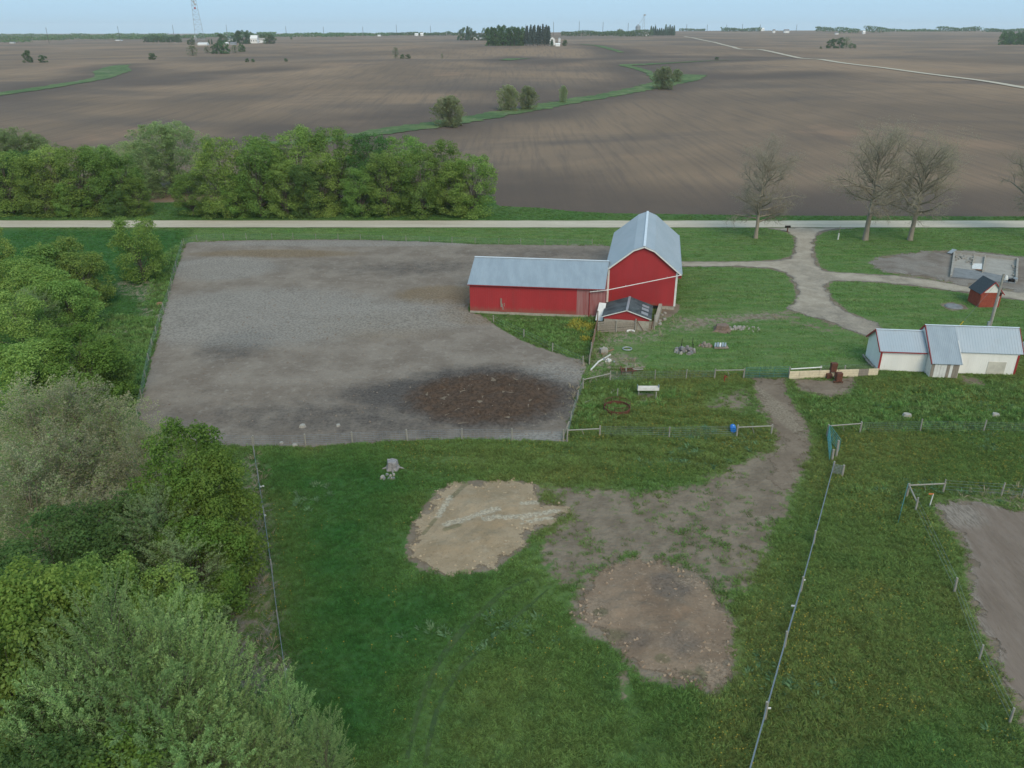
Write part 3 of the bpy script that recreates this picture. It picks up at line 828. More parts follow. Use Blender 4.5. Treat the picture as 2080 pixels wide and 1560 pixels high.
def roof_slab(mb, p0, p1, q1, q0, th=0.05, ribs=0.0, rw=0.05, rh=0.035):
    """sheet from the eave p0-p1 to the ridge q0-q1, with standing ribs up the slope"""
    p0, p1, q1, q0 = [np.array(p, float) for p in (p0, p1, q1, q0)]
    nn = np.cross(p1 - p0, q0 - p0); nn /= np.linalg.norm(nn)
    if nn[2] < 0: nn = -nn
    lower = [p - nn * th for p in (p0, p1, q1, q0)]
    mb.hexa(lower, [p0, p1, q1, q0])
    if ribs:
        L = np.linalg.norm(p1 - p0); m = int(L / ribs)
        for i in range(m + 1):
            f = (i + .5) / (m + 1)
            a = p0 + (p1 - p0) * f; b = q0 + (q1 - q0) * f
            mb.beam(a + nn * (rh / 2 + .001), b + nn * (rh / 2 + .001), rw, rh, nn)


# ---------------------------------------------------------------- the red barn with its long wing
BA = R(-10.1); bu, bv = frame(BA)
BR_ = np.array([22.43, 102.32, 0.0]); BW, BL_, BZE, BZR = 9.34, 21.8, 5.55, 8.78
B0 = BR_ - BW * bu
barn = thing("barn", "tall red barn with grey gambrel roof and long low wing beside the feedlot", "barn", tuple(B0))


def bp(u, v, z): return B0 + u * bu + v * bv + z * kz


gz = [(0, BZE), (BW / 2 - 1.4, 8.25), (BW / 2, BZR), (BW / 2 + 1.4, 8.25), (BW, BZE)]
mb = MB()
mb.prism([bp(0, 0, .52), bp(BW, 0, .52)] + [bp(a, 0, z) for a, z in reversed(gz)], bv * 0.15)
mb.prism([bp(0, BL_, .52), bp(BW, BL_, .52)] + [bp(a, BL_, z) for a, z in reversed(gz)], -bv * 0.15)
mb.prism([bp(0, .15, .52), bp(0, BL_ - .15, .52), bp(0, BL_ - .15, BZE - .06), bp(0, .15, BZE - .06)], bu * .15)
mb.prism([bp(BW, .15, .52), bp(BW, BL_ - .15, .52), bp(BW, BL_ - .15, BZE - .06), bp(BW, .15, BZE - .06)], -bu * .15)
ztop = lambda s: float(np.interp(s, [a for a, _ in gz], [z for _, z in gz])) - .12
rib_wall(mb, bp(0, 0, 0), bp(BW, 0, 0), .54, ztop, -bv)
rib_wall(mb, bp(BW, 0, 0), bp(BW, BL_, 0), .54, lambda s: BZE - .1, bu)
mb.build("wall", M_RED, barn)
mb = MB()
mb.prism([bp(.03, .03, -.4), bp(BW - .03, .03, -.4), bp(BW - .03, BL_ - .03, -.4), bp(.03, BL_ - .03, -.4)], kz * .92)
mb.build("stone_foundation", M_CONC, barn)
mb = MB()
OV, OF = 0.5, 0.38
segs = [(-OV, BZE - .30), (BW / 2 - 1.4, 8.34), (BW / 2, BZR + .1), (BW / 2 + 1.4, 8.34), (BW + OV, BZE - .30)]
for (a, za), (b, zb) in zip(segs[:-1], segs[1:]):
    lo, hi = ((a, za), (b, zb)) if za < zb else ((b, zb), (a, za))
    roof_slab(mb, bp(lo[0], -OF, lo[1]), bp(lo[0], BL_ + OF, lo[1]), bp(hi[0], BL_ + OF, hi[1]), bp(hi[0], -OF, hi[1]), .06, .46, .04, .025)
roof = mb.build("roof", M_ZINC, barn)
mb = MB()
mb.beam(bp(BW / 2, -OF - .02, BZR + .13), bp(BW / 2, BL_ + OF + .02, BZR + .13), .34, .05)
mb.build("ridge_cap", M_RIDGE, roof)
mb = MB()
for (a, za), (b, zb) in zip(segs[:-1], segs[1:]):
    mb.beam(bp(a, -OF - .015, za - .17), bp(b, -OF - .015, zb - .17), .05, .17, kz)
mb.build("rake_board", M_WHITE, roof)
for a in (0.07, BW - .07):
    MB().beam(bp(a, -.035, .55), bp(a, -.035, BZE - .25), .06, .26, bu).build("corner_board", M_WHITE, barn)
mb = MB()
mb.beam(bp(BW + .035, .1, .55), bp(BW + .035, .1, BZE - .35), .06, .20, bv)
mb.build("corner_board", M_WHITE, barn)
mb = MB(); mb.beam(bp(BW + OV + .07, -OF, BZE - .36), bp(BW + OV + .07, BL_ + OF, BZE - .36), .13, .12)
mb.build("gutter", M_GALV, barn)
mb = MB()
for v0 in (3.2, 11.5):
    mb.box(bp(BW + .10, v0 + 1.3, 2.0), (2.5, .07, 2.9), bv, -bu)
    mb.build("side_door", M_RED, barn); mb = MB()
mb.box(bp(BW + .3, .4, 4.72), (.5, .7, .42), bu, bv); mb.build("track_hood", M_REDTRIM, barn)
mb = MB(); mb.box(bp(BW - 2.7, -.02, .28), (1.5, .1, .46), bu, bv); mb.build("painted_opening_shade", M_DARK, barn)  # solid dark slab, painted shade of the opening under the wall

# wing: its end follows the barn's side wall
WA = R(-7.0); wu, wv = frame(WA)
W0 = np.array([-5.73, 101.42, 0.0]); WZE, WZR, WD = 4.08, 6.15, 6.0


def wend(v, side=0.0):
    """where the wing's line at depth v meets the plane of the barn's left wall"""
    p = W0 + v * wv
    A = np.array([[wu[0], -bv[0]], [wu[1], -bv[1]]])
    s, _ = np.linalg.solve(A, (B0 - p)[:2])
    return p + (s - side) * wu


WF = float((wend(0) - W0) @ wu)

sF = WF - 3.75
mb = MB()
mb.prism([W0 + .25 * kz, W0 + sF * wu + .25 * kz, W0 + sF * wu + WZE * kz, W0 + WZE * kz], wv * .15)
b0 = W0 + 2 * WD * wv
mb.prism([b0 + .25 * kz, wend(2 * WD, .1) + .25 * kz, wend(2 * WD, .1) + WZE * kz, b0 + WZE * kz], -wv * .15)
gl = [W0, W0 + 2 * WD * wv]
mb.prism([W0 + .15 * wv + .25 * kz, gl[1] - .15 * wv + .25 * kz, gl[1] - .15 * wv + (WZE) * kz, W0 + WD * wv + (WZR - .1) * kz, W0 + .15 * wv + WZE * kz], wu * .15)
rib_wall(mb, W0, W0 + sF * wu, .27, lambda s: WZE - .02, -wv)
mb.build("wing_wall", M_RED, barn)
mb = MB()
mb.prism([W0 + (sF + .004) * wu + .25 * kz, W0 + WF * wu + .25 * kz, W0 + WF * wu + WZE * kz, W0 + (sF + .004) * wu + WZE * kz], wv * .15)
mb.prism([W0 + WF * wu + .152 * wv + .25 * kz, B0 - .05 * bu + .25 * kz, B0 - .05 * bu + (WZE + .3) * kz, W0 + WF * wu + .152 * wv + WZE * kz], -wu * .12)
rib_wall(mb, W0 + sF * wu, W0 + WF * wu, .27, lambda s: WZE - .02, -wv)
mb.build("wing_wall", M_FADED, barn, label="faded pinkish grey siding at the inner end of the wing")
mb = MB()
mb.prism([W0 - .05 * wv - .3 * kz, W0 + WF * wu - .05 * wv - .3 * kz, W0 + WF * wu + .2 * wv - .3 * kz, W0 + .2 * wv - .3 * kz], kz * .545)
mb.build("wing_sill", M_CONC, barn)
mb = MB()
e0 = W0 - .25 * wu - .35 * wv + (WZE - .02) * kz; e1 = wend(-.35, .06) + (WZE - .02) * kz
r0 = W0 - .25 * wu + WD * wv + WZR * kz; r1 = wend(WD, .02) + WZR * kz
h0 = W0 - .25 * wu + (2 * WD + .35) * wv + (WZE - .02) * kz; h1 = wend(2 * WD + .35, .02) + (WZE - .02) * kz
roof_slab(mb, e0, e1, r1, r0, .05, .33, .055, .035)
roof_slab(mb, h0, h1, r1, r0, .05, .33, .055, .035)
wr = mb.build("wing_roof", M_ZINC2, barn)
MB().beam(r0 + .05 * kz, r1 + .05 * kz, .30, .06).build("ridge_cap", M_RIDGE, wr)
mb = MB(); mb.beam(e0 - .03 * wv - .06 * kz, e1 - .03 * wv - .06 * kz, .03, .09); mb.build("eave_trim", M_REDTRIM, wr)
mb = MB(); mb.box(W0 + 4.6 * wu - .06 * wv + 1.28 * kz, (.95, .07, 2.0), wu, wv); dr = mb.build("door", M_RED, barn, label="small red door with its paint peeled to pale wood")
mb = MB()
for a, z, w_, h_ in ((-.30, 1.5, .2, .8), (-.22, .9, .3, .5), (-.05, .5, .16, .4), (.12, 1.0, .1, .5)):
    mb.box(W0 + (4.6 + a) * wu - .10 * wv + (z + .3) * kz, (w_, .012, h_), wu, wv)
mb.build("peeled_paint", M_BOARD, dr)
MB().tube([bp(BW + .55, -.42, BZE - .4), W0 + (WF + .15) * wu - .42 * wv + 3.98 * kz, W0 + 16.2 * wu - .30 * wv + 3.62 * kz], .055, 6).build("drain_pipe", M_WHITE, barn)
pA, pB, pC = bp(BW + .55, -.42, BZE - .4), W0 + (WF + .15) * wu - .42 * wv + 3.98 * kz, W0 + 16.2 * wu - .30 * wv + 3.62 * kz
for q in (pA + (pB - pA) * .2, pA + (pB - pA) * .75, pB, pB + (pC - pB) * .55): MB().beam(q, q + .18 * kz, .04, .04).build("pipe_bracket", M_WHITE, barn)
MB().tube([W0 + 16.2 * wu - .12 * wv + 3.6 * kz, W0 + 16.2 * wu - .12 * wv + .1 * kz], .06, 6).build("down_pipe", M_REDTRIM, barn)

# ---------------------------------------------------------------- low shed in front of the barn
LA = R(-11.6); lu, lv = frame(LA); L0 = np.array([11.86, 95.04, 0.0]); LW, LL, LZE, LZR = 5.74, 5.47, 1.80, 2.78
lean = thing("shed", "low shed with dark rolled roofing and a red gable in front of the tall barn", "shed", tuple(L0))


def lp(u, v, z): return L0 + u * lu + v * lv + z * kz


mb = MB(); mb.prism([lp(0, 0, -.2), lp(LW, 0, -.2), lp(LW, 0, LZE - .03), lp(0, 0, LZE - .03)], lv * .2)
mb.prism([lp(0, .2, -.2), lp(0, LL, -.2), lp(0, LL, LZE - .1), lp(0, .2, LZE - .1)], lu * .2)
mb.prism([lp(LW, .2, -.2), lp(LW, LL, -.2), lp(LW, LL, LZE - .1), lp(LW, .2, LZE - .1)], -lu * .2)
mb.build("block_wall", M_CONC, lean)
mb = MB(); mb.prism([lp(-.02, -.03, LZE - .42), lp(LW + .02, -.03, LZE - .42), lp(LW + .02, -.03, LZE - .02), lp(LW / 2, -.03, LZR - .06), lp(-.02, -.03, LZE - .02)], lv * .14)
rib_wall(mb, lp(0, -.03, 0), lp(LW, -.03, 0), LZE - .4, lambda s: LZE + (LZR - LZE) * (1 - abs(s - LW / 2) / (LW / 2)) - .12, -lv, .3)
mb.build("gable", M_RED, lean)
mb = MB()
for s_ in (-.28, LW + .28):
    roof_slab(mb, lp(s_, -.25, LZE - .07), lp(s_, LL, LZE - .07), lp(LW / 2, LL, LZR), lp(LW / 2, -.25, LZR), .07)
lr = mb.build("roof", M_ROLLR, lean)
mb = MB()
for s_ in (-.28, LW + .28): mb.beam(lp(s_, -.27, LZE - .14), lp(LW / 2, -.27, LZR - .07), .04, .11, kz)
mb.build("rake_board", M_WHITE, lr)
for v_, c_ in ((1.0, .9), (2.6, .85), (3.9, .75)):
    f0 = .62; a = lp(LW / 2 + f0 * LW / 2, v_, LZR - f0 * (LZR - LZE) + .03); b = lp(LW / 2 + .93 * LW / 2, v_, LZR - .93 * (LZR - LZE) + .03)
    MB().beam(a, b, c_, .03).build("roof_patch", M_GALV, lr)
MB().beam(lp(LW / 2, -.25, LZR + .02), lp(LW / 2, LL, LZR + .02), .3, .03).build("ridge_strip", M_GALV, lr)

wp = thing("metal_sheet", "white sheet panel leaning between the low shed and the wing wall", "panel", tuple(gp(1220, 662)))
MB().beam(L0 - .75 * lu + 1.3 * lv + .55 * kz, L0 - .55 * lu + 3.6 * lv + 2.25 * kz, .95, .04, lu * 0 + kz).build("sheet", M_WHITE, wp)
mb = MB(); mb.box(L0 - .62 * lu + 3.9 * lv + .7 * kz, (1.1, .1, 1.5), lu, lv); mb.build("painted_interior_shade", M_DARK, lean)  # solid dark panel, painted shade of the interior beside the shed

rw = thing("retaining_wall", "low rough concrete wall running from the barn foundation past the low shed", "wall", tuple(gp(1338, 640)))
A, Bq = gp(1344, 631), gp(1334, 662)
mb = MB(); mb.prism([A, Bq, Bq + .55 * kz, A + 1.0 * kz], np.array([-.45, .05, 0])); mb.build("wall_slab", M_CONC, rw)
for i in range(7):
    q = A + (Bq - A) * rng.random() + np.array([rng.uniform(.2, .8), 0, .08])
    MB().box(q, (rng.uniform(.2, .45), rng.uniform(.2, .4), .22), *frame(rng.uniform(0, 1.5))).build("stone", M_STONE, rw)

# ---------------------------------------------------------------- white shed
SA = -0.099; su, sv = frame(SA); S0 = np.array([41.53, 81.35, 0.0])
SD, SZ1, SR1, SL1, SR2, SZ2, SL2 = 4.44, 2.5, 4.12, 5.0, 4.9, 2.72, 14.72
ws = thing("white_shed", "long white metal shed with grey roof, red trim and a lean-to bay in the middle", "shed", tuple(S0))


def sp(u, v, z): return S0 + u * su + v * sv + z * kz


h = SD / 2
mb = MB()
mb.prism([sp(0, 0, 0), sp(SL1 - .004, 0, 0), sp(SL1 - .004, 0, SZ1), sp(0, 0, SZ1)], sv * .12)
mb.prism([sp(0, .12, 0), sp(0, SD, 0), sp(0, SD, SZ1 - .02), sp(0, h, SR1 - .1), sp(0, .12, SZ1)], su * .12)
mb.prism([sp(0.12, SD, 0), sp(SL2, SD, 0), sp(SL2, SD, SZ1), sp(.12, SD, SZ1)], -sv * .12)
mb.prism([sp(SL1, 0, 0), sp(SL2, 0, 0), sp(SL2, 0, SZ2), sp(SL1, 0, SZ2)], sv * .12)
mb.prism([sp(SL2, .12, 0), sp(SL2, SD - .12, 0), sp(SL2, SD - .12, SZ2 - .1), sp(SL2, h - .2, SR2 - .1), sp(SL2, .12, SZ2)], -su * .12)
mb.prism([sp(SL1, .12, SZ1 - .2), sp(SL1, SD - .12, SZ1 - .2), sp(SL1, SD - .12, SZ2), sp(SL1, h - .2, SR2 - .1), sp(SL1, .12, SZ2)], su * .12)
rib_wall(mb, sp(0, 0, 0), sp(SL1, 0, 0), .05, lambda s: SZ1 - .02, -sv, .23, .03, .018)
rib_wall(mb, sp(SL1 + 3.1, 0, 0), sp(SL2, 0, 0), .05, lambda s: SZ2 - .02, -sv, .23, .03, .018)
mb.build("wall", M_CREAM, ws)
mb = MB()
roof_slab(mb, sp(-.22, -.2, SZ1 - .13), sp(SL1 - .08, -.2, SZ1 - .13), sp(SL1 - .08, h, SR1), sp(-.22, h, SR1), .05, .3, .04, .02)
roof_slab(mb, sp(-.22, SD + .2, SZ1 - .13), sp(SL1 - .08, SD + .2, SZ1 - .13), sp(SL1 - .08, h, SR1), sp(-.22, h, SR1), .05, .3, .04, .02)
r1_ = mb.build("roof", M_ZINC, ws)
mb = MB()
BAYB, BZ = 1.5, 1.72
hr = h - .2
roof_slab(mb, sp(8.15, -.2, SZ2 - .13), sp(SL2 + .28, -.2, SZ2 - .13), sp(SL2 + .28, hr, SR2), sp(8.15, hr, SR2), .05, .3, .04, .02)
roof_slab(mb, sp(SL1 - .05, SD + .2, SZ2 - .2), sp(SL2 + .28, SD + .2, SZ2 - .2), sp(SL2 + .28, hr, SR2), sp(SL1 - .05, hr, SR2), .05, .3, .04, .02)
mb.build("roof", M_ZINC, ws)
mb = MB()
roof_slab(mb, sp(SL1 - .05, -BAYB - .2, BZ - .02), sp(8.15, -BAYB - .2, BZ - .02), sp(8.15, hr, SR2 + .012), sp(SL1 - .05, hr, SR2 + .012), .05, .2, .05, .025)
r3_ = mb.build("bay_roof", M_ZINC2, ws, label="older blue grey roofing that runs down over the lean-to bay")
MB().beam(sp(8.17, -BAYB - .2, BZ), sp(8.17, hr * .3, (SR2 - BZ) * ((hr * .3 + BAYB) / (hr + BAYB)) + BZ + .05), .06, .1).build("edge_flashing", M_WHITE, r3_)
for a_, b_, w_, h_ in ((sp(-.24, -.22, SZ1 - .19), sp(-.24, h, SR1 - .06), .05, .2), (sp(-.24, SD + .22, SZ1 - .19), sp(-.24, h, SR1 - .06), .05, .2), (sp(-.22, -.23, SZ1 - .2), sp(SL1 - .1, -.23, SZ1 - .2), .04, .1),
                       (sp(SL1 - .09, -BAYB - .22, BZ - .05), sp(SL1 - .09, hr, SR2 - .03), .05, .22), (sp(SL1 - .09, SD + .2, SZ2 - .26), sp(SL1 - .09, hr, SR2 - .03), .05, .2), (sp(SL2 + .3, -.2, SZ2 - .19), sp(SL2 + .3, hr, SR2 - .05), .05, .2)):
    MB().beam(a_, b_, w_, h_, kz).build("roof_trim", M_REDTRIM, ws)
for u_ in (0.06, SL2 - .06): MB().beam(sp(u_, -.03, .02), sp(u_, -.03, SZ1 - .1), .05, .2, su).build("corner_trim", M_REDTRIM, ws)
mb = MB(); mb.beam(sp(-.22, h, SR1 + .03), sp(SL1 - .1, h, SR1 + .03), .24, .03); mb.beam(sp(SL1 - .1, hr, SR2 + .035), sp(SL2 + .3, hr, SR2 + .035), .24, .03)
mb.build("ridge_cap", M_RIDGE, ws)
for i in range(9):
    a = SL1 + .06 + i * .325
    MB().box(sp(a + .155, -BAYB, .84), (.30, .05 + .02 * (i % 2), 1.64), su, sv).build("plank", M_WHITE if i in (1, 2, 3, 4, 6) else M_BOARD, ws)
mb = MB()
mb.prism([sp(SL1 + .02, -BAYB + .04, 0), sp(SL1 + .02, -.01, 0), sp(SL1 + .02, -.01, 2.5), sp(SL1 + .02, -BAYB + .04, 1.62)], su * .08); mb.build("bay_wall", M_WHITE, ws); mb = MB()
mb.prism([sp(8.02, -BAYB + .04, 0), sp(8.02, -.01, 0), sp(8.02, -.01, 2.5), sp(8.02, -BAYB + .04, 1.62)], -su * .08)
mb.build("bay_wall", M_WHITE, ws)
mb = MB(); mb.box(sp(12.6, -.035, .78), (1.9, .04, 1.5), su, sv); mb.build("patch_sheet", simple("dull_cream_sheet", (0.60, 0.56, 0.47), None, 1, .6), ws, label="duller patched sheet low on the front wall")
lb_ = thing("lumber_stack", "grey loose boards stacked along the end wall of the white shed", "lumber", tuple(sp(-.4, .3, 0)))
for k_ in range(6):
    q = sp(-.2 - .13 * (k_ % 3), .1 + k_ * .6, .08 + .06 * (k_ % 3))
    MB().beam(q, q + sv * 1.2 + rng.normal(0, .08, 3) * [1, 1, 0.2], .2, .06).build("board", M_BOARD, lb_)

# white tank behind the shed's far end
tk = thing("fuel_tank", "white cylindrical tank on steel legs standing past the end of the white shed", "tank", tuple(gp(2090, 722)))
q = np.array(tk.location)
MB().tube([q + np.array([-.9, .1, 1.15]), q + np.array([-.8, .1, 1.15]), q + np.array([1.4, -.1, 1.15]), q + np.array([1.5, -.1, 1.15])], [.35, .58, .58, .35], 16).build("tank_body", M_WHITE, tk)
for dx in (-.4, 1.0):
    for dy in (-.35, .35): MB().beam(q + np.array([dx, dy, 0]), q + np.array([dx, dy, .8]), .08, .08).build("leg", M_GALV, tk)

# ---------------------------------------------------------------- brick hut
HA = R(.5); hu, hv = frame(HA); H0 = np.array([65.12, 103.6, 0.0]); HW, HL, HE, HR = 2.83, 2.79, 2.12, 3.70
hut = thing("brick_hut", "small red brick hut with dark shingle roof and white gable behind the utility pole", "hut", tuple(H0))


def hp(u, v, z): return H0 + u * hu + v * hv + z * kz


mb = MB()
mb.prism([hp(0, 0, -.1), hp(HW, 0, -.1), hp(HW, HL, -.1), hp(0, HL, -.1)], kz * (HE + .08))
mb.build("wall_core", M_MORTAR, hut)
mb = MB()
for course in range(26):
    z = .04 + course * .081
    for A, Bq, nn in ((hp(0, 0, 0), hp(HW, 0, 0), -hv), (hp(0, HL, 0), hp(0, 0, 0), -hu), (hp(HW, 0, 0), hp(HW, HL, 0), hu)):
        L = np.linalg.norm(Bq - A); d = (Bq - A) / L; s = -.12 if course % 2 else 0.0
        while s < L - .02:
            a, b = max(s, 0.0) + .006, min(s + .24, L) - .006
            if b - a > .03: mb.box(A + d * (a + b) / 2 + nn * (.012 + .006 * rng.random()) + kz * z, (b - a, .03, .068), d, -nn)
            s += .25
mb.build("brick_courses", M_BRICK, hut, kind='stuff')
mb = MB(); mb.prism([hp(-.02, -.03, HE - .02), hp(HW + .02, -.03, HE - .02), hp(HW / 2, -.03, HR - .12)], hv * .1); mb.build("gable", M_WHITE, hut)
mb = MB()
for s_ in (-.25, HW + .25):
    roof_slab(mb, hp(s_, -.2, HE - .2), hp(s_, HL + .2, HE - .2), hp(HW / 2, HL + .2, HR), hp(HW / 2, -.2, HR), .08)
hroof = mb.build("roof", M_SHING, hut)
mb = MB()
for s_ in (-.25, HW + .25): mb.beam(hp(s_, -.22, HE - .3), hp(HW / 2, -.22, HR - .09), .04, .12, kz)
mb.build("rake_board", M_REDTRIM, hroof)

# ---------------------------------------------------------------- remains of a house
FC = [gp(*p) for p in ((1938, 515), (2066, 530), (2063, 577), (1931, 564))]
hf = thing("house_foundation", "open block foundation of a demolished house with rubble on its bare floor", "foundation", tuple(FC[3]))
for i in range(4):
    A = FC[i]; Bq = FC[(i + 1) % 4]; d = (Bq - A) / np.linalg.norm(Bq - A); L = np.linalg.norm(Bq - A)
    zt_ = (.55, .5, .22, .42)[i]
    m = max(3, int(L / .9)); wl = MB()
    for k_ in range(m):
        a = A + d * (L * k_ / m + .012); b = A + d * (L * (k_ + 1) / m - .012)
        wl.beam(a + kz * (zt_ / 2 + rng.uniform(-.03, .02)), b + kz * (zt_ / 2 + rng.uniform(-.03, .02)), .28, zt_)
    wl.build("block_wall", M_PALEC if i != 2 else M_GREYC, hf)
mid_ = lambda f, g: (FC[0] * (1 - f) + FC[1] * f) * (1 - g) + (FC[3] * (1 - f) + FC[2] * f) * g
cen = (FC[0] + FC[2]) / 2
mb = MB(); mb.prism([FC[k_] * .98 + cen * .02 + .06 * kz for k_ in range(4)], .02 * kz); mb.build("floor_slab", M_PALEC, hf)
mb = MB(); mb.prism([mid_(.03, .62) + .084 * kz, mid_(.50, .66) + .084 * kz, mid_(.98, .80) + .084 * kz, mid_(.98, .985) + .084 * kz, mid_(.02, .985) + .084 * kz], .02 * kz); mb.build("floor_slab", M_GREYC, hf, label="darker grey strip of the floor")
mb = MB(); mb.beam(mid_(.50, .03) + .25 * kz, mid_(.48, .70) + .25 * kz, .16, .35); mb.beam(mid_(.33, .03) + .22 * kz, mid_(.31, .45) + .22 * kz, .14, .3); mb.build("partition", M_CONC, hf)
mb = MB(); mb.prism([mid_(.31, .38) + .12 * kz, mid_(.46, .38) + .25 * kz, mid_(.47, .60) + .2 * kz, mid_(.31, .60) + .12 * kz], .05 * kz); mb.build("broken_panel", M_WHITE, hf)
mb = MB(); mb.beam(mid_(.38, .62) + .2 * kz, mid_(.48, .66) + .25 * kz, .5, .08); mb.build("broken_panel", M_ORANGEB, hf, label="orange brown broken boards")
mb = MB()
for k_ in range(60):
    f, g = (rng.uniform(.03, .32), rng.uniform(.04, .35)) if k_ < 36 else ((rng.uniform(.93, .98), rng.uniform(.2, .95)) if k_ < 50 else (rng.uniform(.82, .97), rng.uniform(.86, .95)))
    s_ = rng.uniform(.12, .4); mb.box(mid_(f, g) + (.1 + s_ / 3) * kz, (s_, s_ * .8, s_ * .6), *frame(rng.uniform(0, 3)))
mb.build("rubble", M_STONE, hf, kind='stuff')
mb = MB(); mb.beam(FC[0] + np.array([-1.2, -.6, .2]), FC[0] + np.array([.1, .3, .65]), .7, .1); mb.build("fallen_sheet", M_GALV, hf)
mb = MB(); mb.box(mid_(.93, .95) + .3 * kz, (.9, .5, .5), *frame(.3)); mb.build("burnt_box", M_DARK, hf)
mb = MB(); mb.box(mid_(.985, .93) + .35 * kz, (.7, .5, .6), *frame(.8)); mb.build("plastic_sack", M_GALV, hf)

# ---------------------------------------------------------------- utility pole with lamp and guy
UP = gp(1999, 706)
pole = thing("utility_pole", "grey wooden utility pole with lamp and meter box behind the white shed", "utility pole", tuple(UP))
MB().tube([UP, UP + 4.5 * kz, UP + 9.25 * kz], [.19, .165, .13], 10).build("shaft", M_POST, pole)
MB().tube([UP + np.array([.13, 0, .1]), UP + np.array([.11, -.1, 6.5])], .045, 6).build("conduit", M_WHITE, pole)
MB().box(UP + np.array([-.27, -.08, 3.0]), (.28, .2, .75)).build("meter_box", M_GALV, pole)
ml = MB().tube([UP + 8.8 * kz, UP + np.array([.35, -.05, 9.0])], .03, 5).build("lamp_arm", M_GALV, pole)
MB().tube([UP + np.array([.36, -.05, 9.08]), UP + np.array([.36, -.05, 8.85]), UP + np.array([.36, -.05, 8.6])], [.09, .2, .24], 10).build("lamp_head", M_WHITE, pole)
MB().tube([UP + np.array([.16, -.12, 7.0]), UP + np.array([.16, -.12, 6.6])], .09, 6).build("insulator", M_DARK, pole)
AN = gp(1918, 697)
tip = UP + 9.0 * kz
MB().tube([AN, tip], .016, 4).build("guy_wire", M_WIRE, pole)
MB().tube([AN + (tip - AN) * .01, AN + (tip - AN) * .34], .045, 6).build("guy_guard", M_YELLOW, pole)

# ---------------------------------------------------------------- fences and gates


def post(mb_, p, h, r=.075, lean=(0, 0)):
    p = np.array(p, float); mb_.tube([p - .2 * kz, p + np.array([lean[0], lean[1], h])], [r, r * .92], 7)


def fence(name, label, pts, hh=1.2, r=.07, wires=(0.15, .4, .65, .9, 1.12), stays=0.0, mat=M_POST, wmat=M_WIRE, wr=.008, skip=(), cat="fence", group=None):
    """posts standing at the pixels pts, wires strung between them"""
    P = [gp(*p[:2]) for p in pts]
    f = thing(name, label, cat, tuple(P[0]), group)
    for i, p in enumerate(P):
        if i in skip: continue
        m_ = MB(); ht = pts[i][2] if len(pts[i]) > 2 else hh
        post(m_, p, ht * rng.uniform(.94, 1.05), r * rng.uniform(.85, 1.15), rng.normal(0, .035, 2)); m_.build("post", mat, f)
    w = MB()
    for a, b in zip(P[:-1], P[1:]):
        L = np.linalg.norm(b - a); n_ = max(1, int(L / 2.5)) if L > 4 else 1
        q = [a + (b - a) * k_ / n_ for k_ in range(n_ + 1)]
        for z in wires:
            w.tube([np.array([x[0], x[1], zf(x[0], x[1]) + z]) for x in q], wr, 3)
        if stays:
            s_ = stays
            while s_ < L:
                x = a + (b - a) * s_ / L; z0 = zf(x[0], x[1])
                w.tube([np.array([x[0], x[1], z0 + wires[0]]), np.array([x[0], x[1], z0 + wires[-1]])], wr * .7, 3); s_ += stays
    if wires: w.build("wire", wmat, f, kind='stuff')
    return f


def brace(f, p0, p1, h0=1.2, h1=1.2, r=.085, rail=.06, diag=True):
    """two stout posts with a rail between them"""
    A, Bq = gp(*p0), gp(*p1)
    for q, h_ in ((A, h0), (Bq, h1)):
        m_ = MB(); post(m_, q, h_, r); m_.build("post", M_POST, f)
    m_ = MB(); m_.tube([A + (h0 - .15) * kz, Bq + (h1 - .15) * kz], rail, 6); m_.build("rail", M_POST, f)
    if diag:
        m_ = MB(); q = A + (Bq - A) * .42
        m_.tube([q + (h0 - .2) * kz, A + (Bq - A) * .5 + (h0 - .85) * kz], .03, 4); m_.build("tie_stick", M_POST, f)


NWIRE = (.12, .32, .52, .72, .92, 1.08)
fence("wire_fence", "wire fence between the mown strip and the far edge of the feedlot", [(374, 498), (401, 490), (455, 487), (501, 487), (553, 487), (596, 487), (642, 487), (687, 488), (732, 489), (778, 490.5), (825, 491.5), (872, 492.5), (918, 494),
      (965, 496), (1013, 496.5), (1058, 497), (1107, 497.5), (1153, 498), (1203, 498.5)], 1.2, .05, NWIRE)
fence("wire_fence", "wire fence along the weedy bank on the tree side of the feedlot", [(371, 500), (358, 545), (354, 558), (349, 580), (343, 603), (333, 632), (325, 657), (318, 681), (310, 706), (303, 735), (296, 770), (288, 810), (280, 850)], 1.15, .05, NWIRE)
f = fence("wire_fence", "wire fence between the feedlot and the dandelion meadow below it", [(395, 903), (517, 907), (621, 905), (716, 900), (828, 896), (938, 893), (1040, 894), (1144, 897)], 1.2, .075, NWIRE, 0.4)
brace(f, (1152, 897), (1218, 887), 1.35, 1.0)
mb = MB(); A = gp(1144, 890); mb.tube([A + .1 * kz, gp(1155, 888) + 1.7 * kz], .07, 6); mb.build("stay_post", M_POST, f)
fence("wire_fence", "short wire fence up the stony bank at the lower right edge of the feedlot", [(1152, 893), (1160, 858), (1173, 815), (1184, 790)], 1.2, .06, NWIRE)
f = fence("wire_fence", "wire fence around the weedy corner below the red wing", [(1003, 656), (1064, 686), (1122, 714), (1184, 742)], 1.1, .07, (.3, .7, 1.0))
f = fence("wire_fence", "wire fence from the plank fence to the white shed, parting lawn and meadow", [(1239, 774), (1330, 773), (1393, 771), (1451, 770)], 1.3, .06, NWIRE, .45)
brace(f, (1184, 792), (1239, 774), 1.35, 1.05)
brace(f, (1451, 770), (1510, 769), 1.2, 1.2)
f = fence("wire_fence", "low wire fence across the dandelion meadow beside the blue tub", [(1218, 887), (1359, 889), (1496, 886)], 1.2, .07, NWIRE, .5)
brace(f, (1496, 887), (1566, 884), 1.15, 1.15)
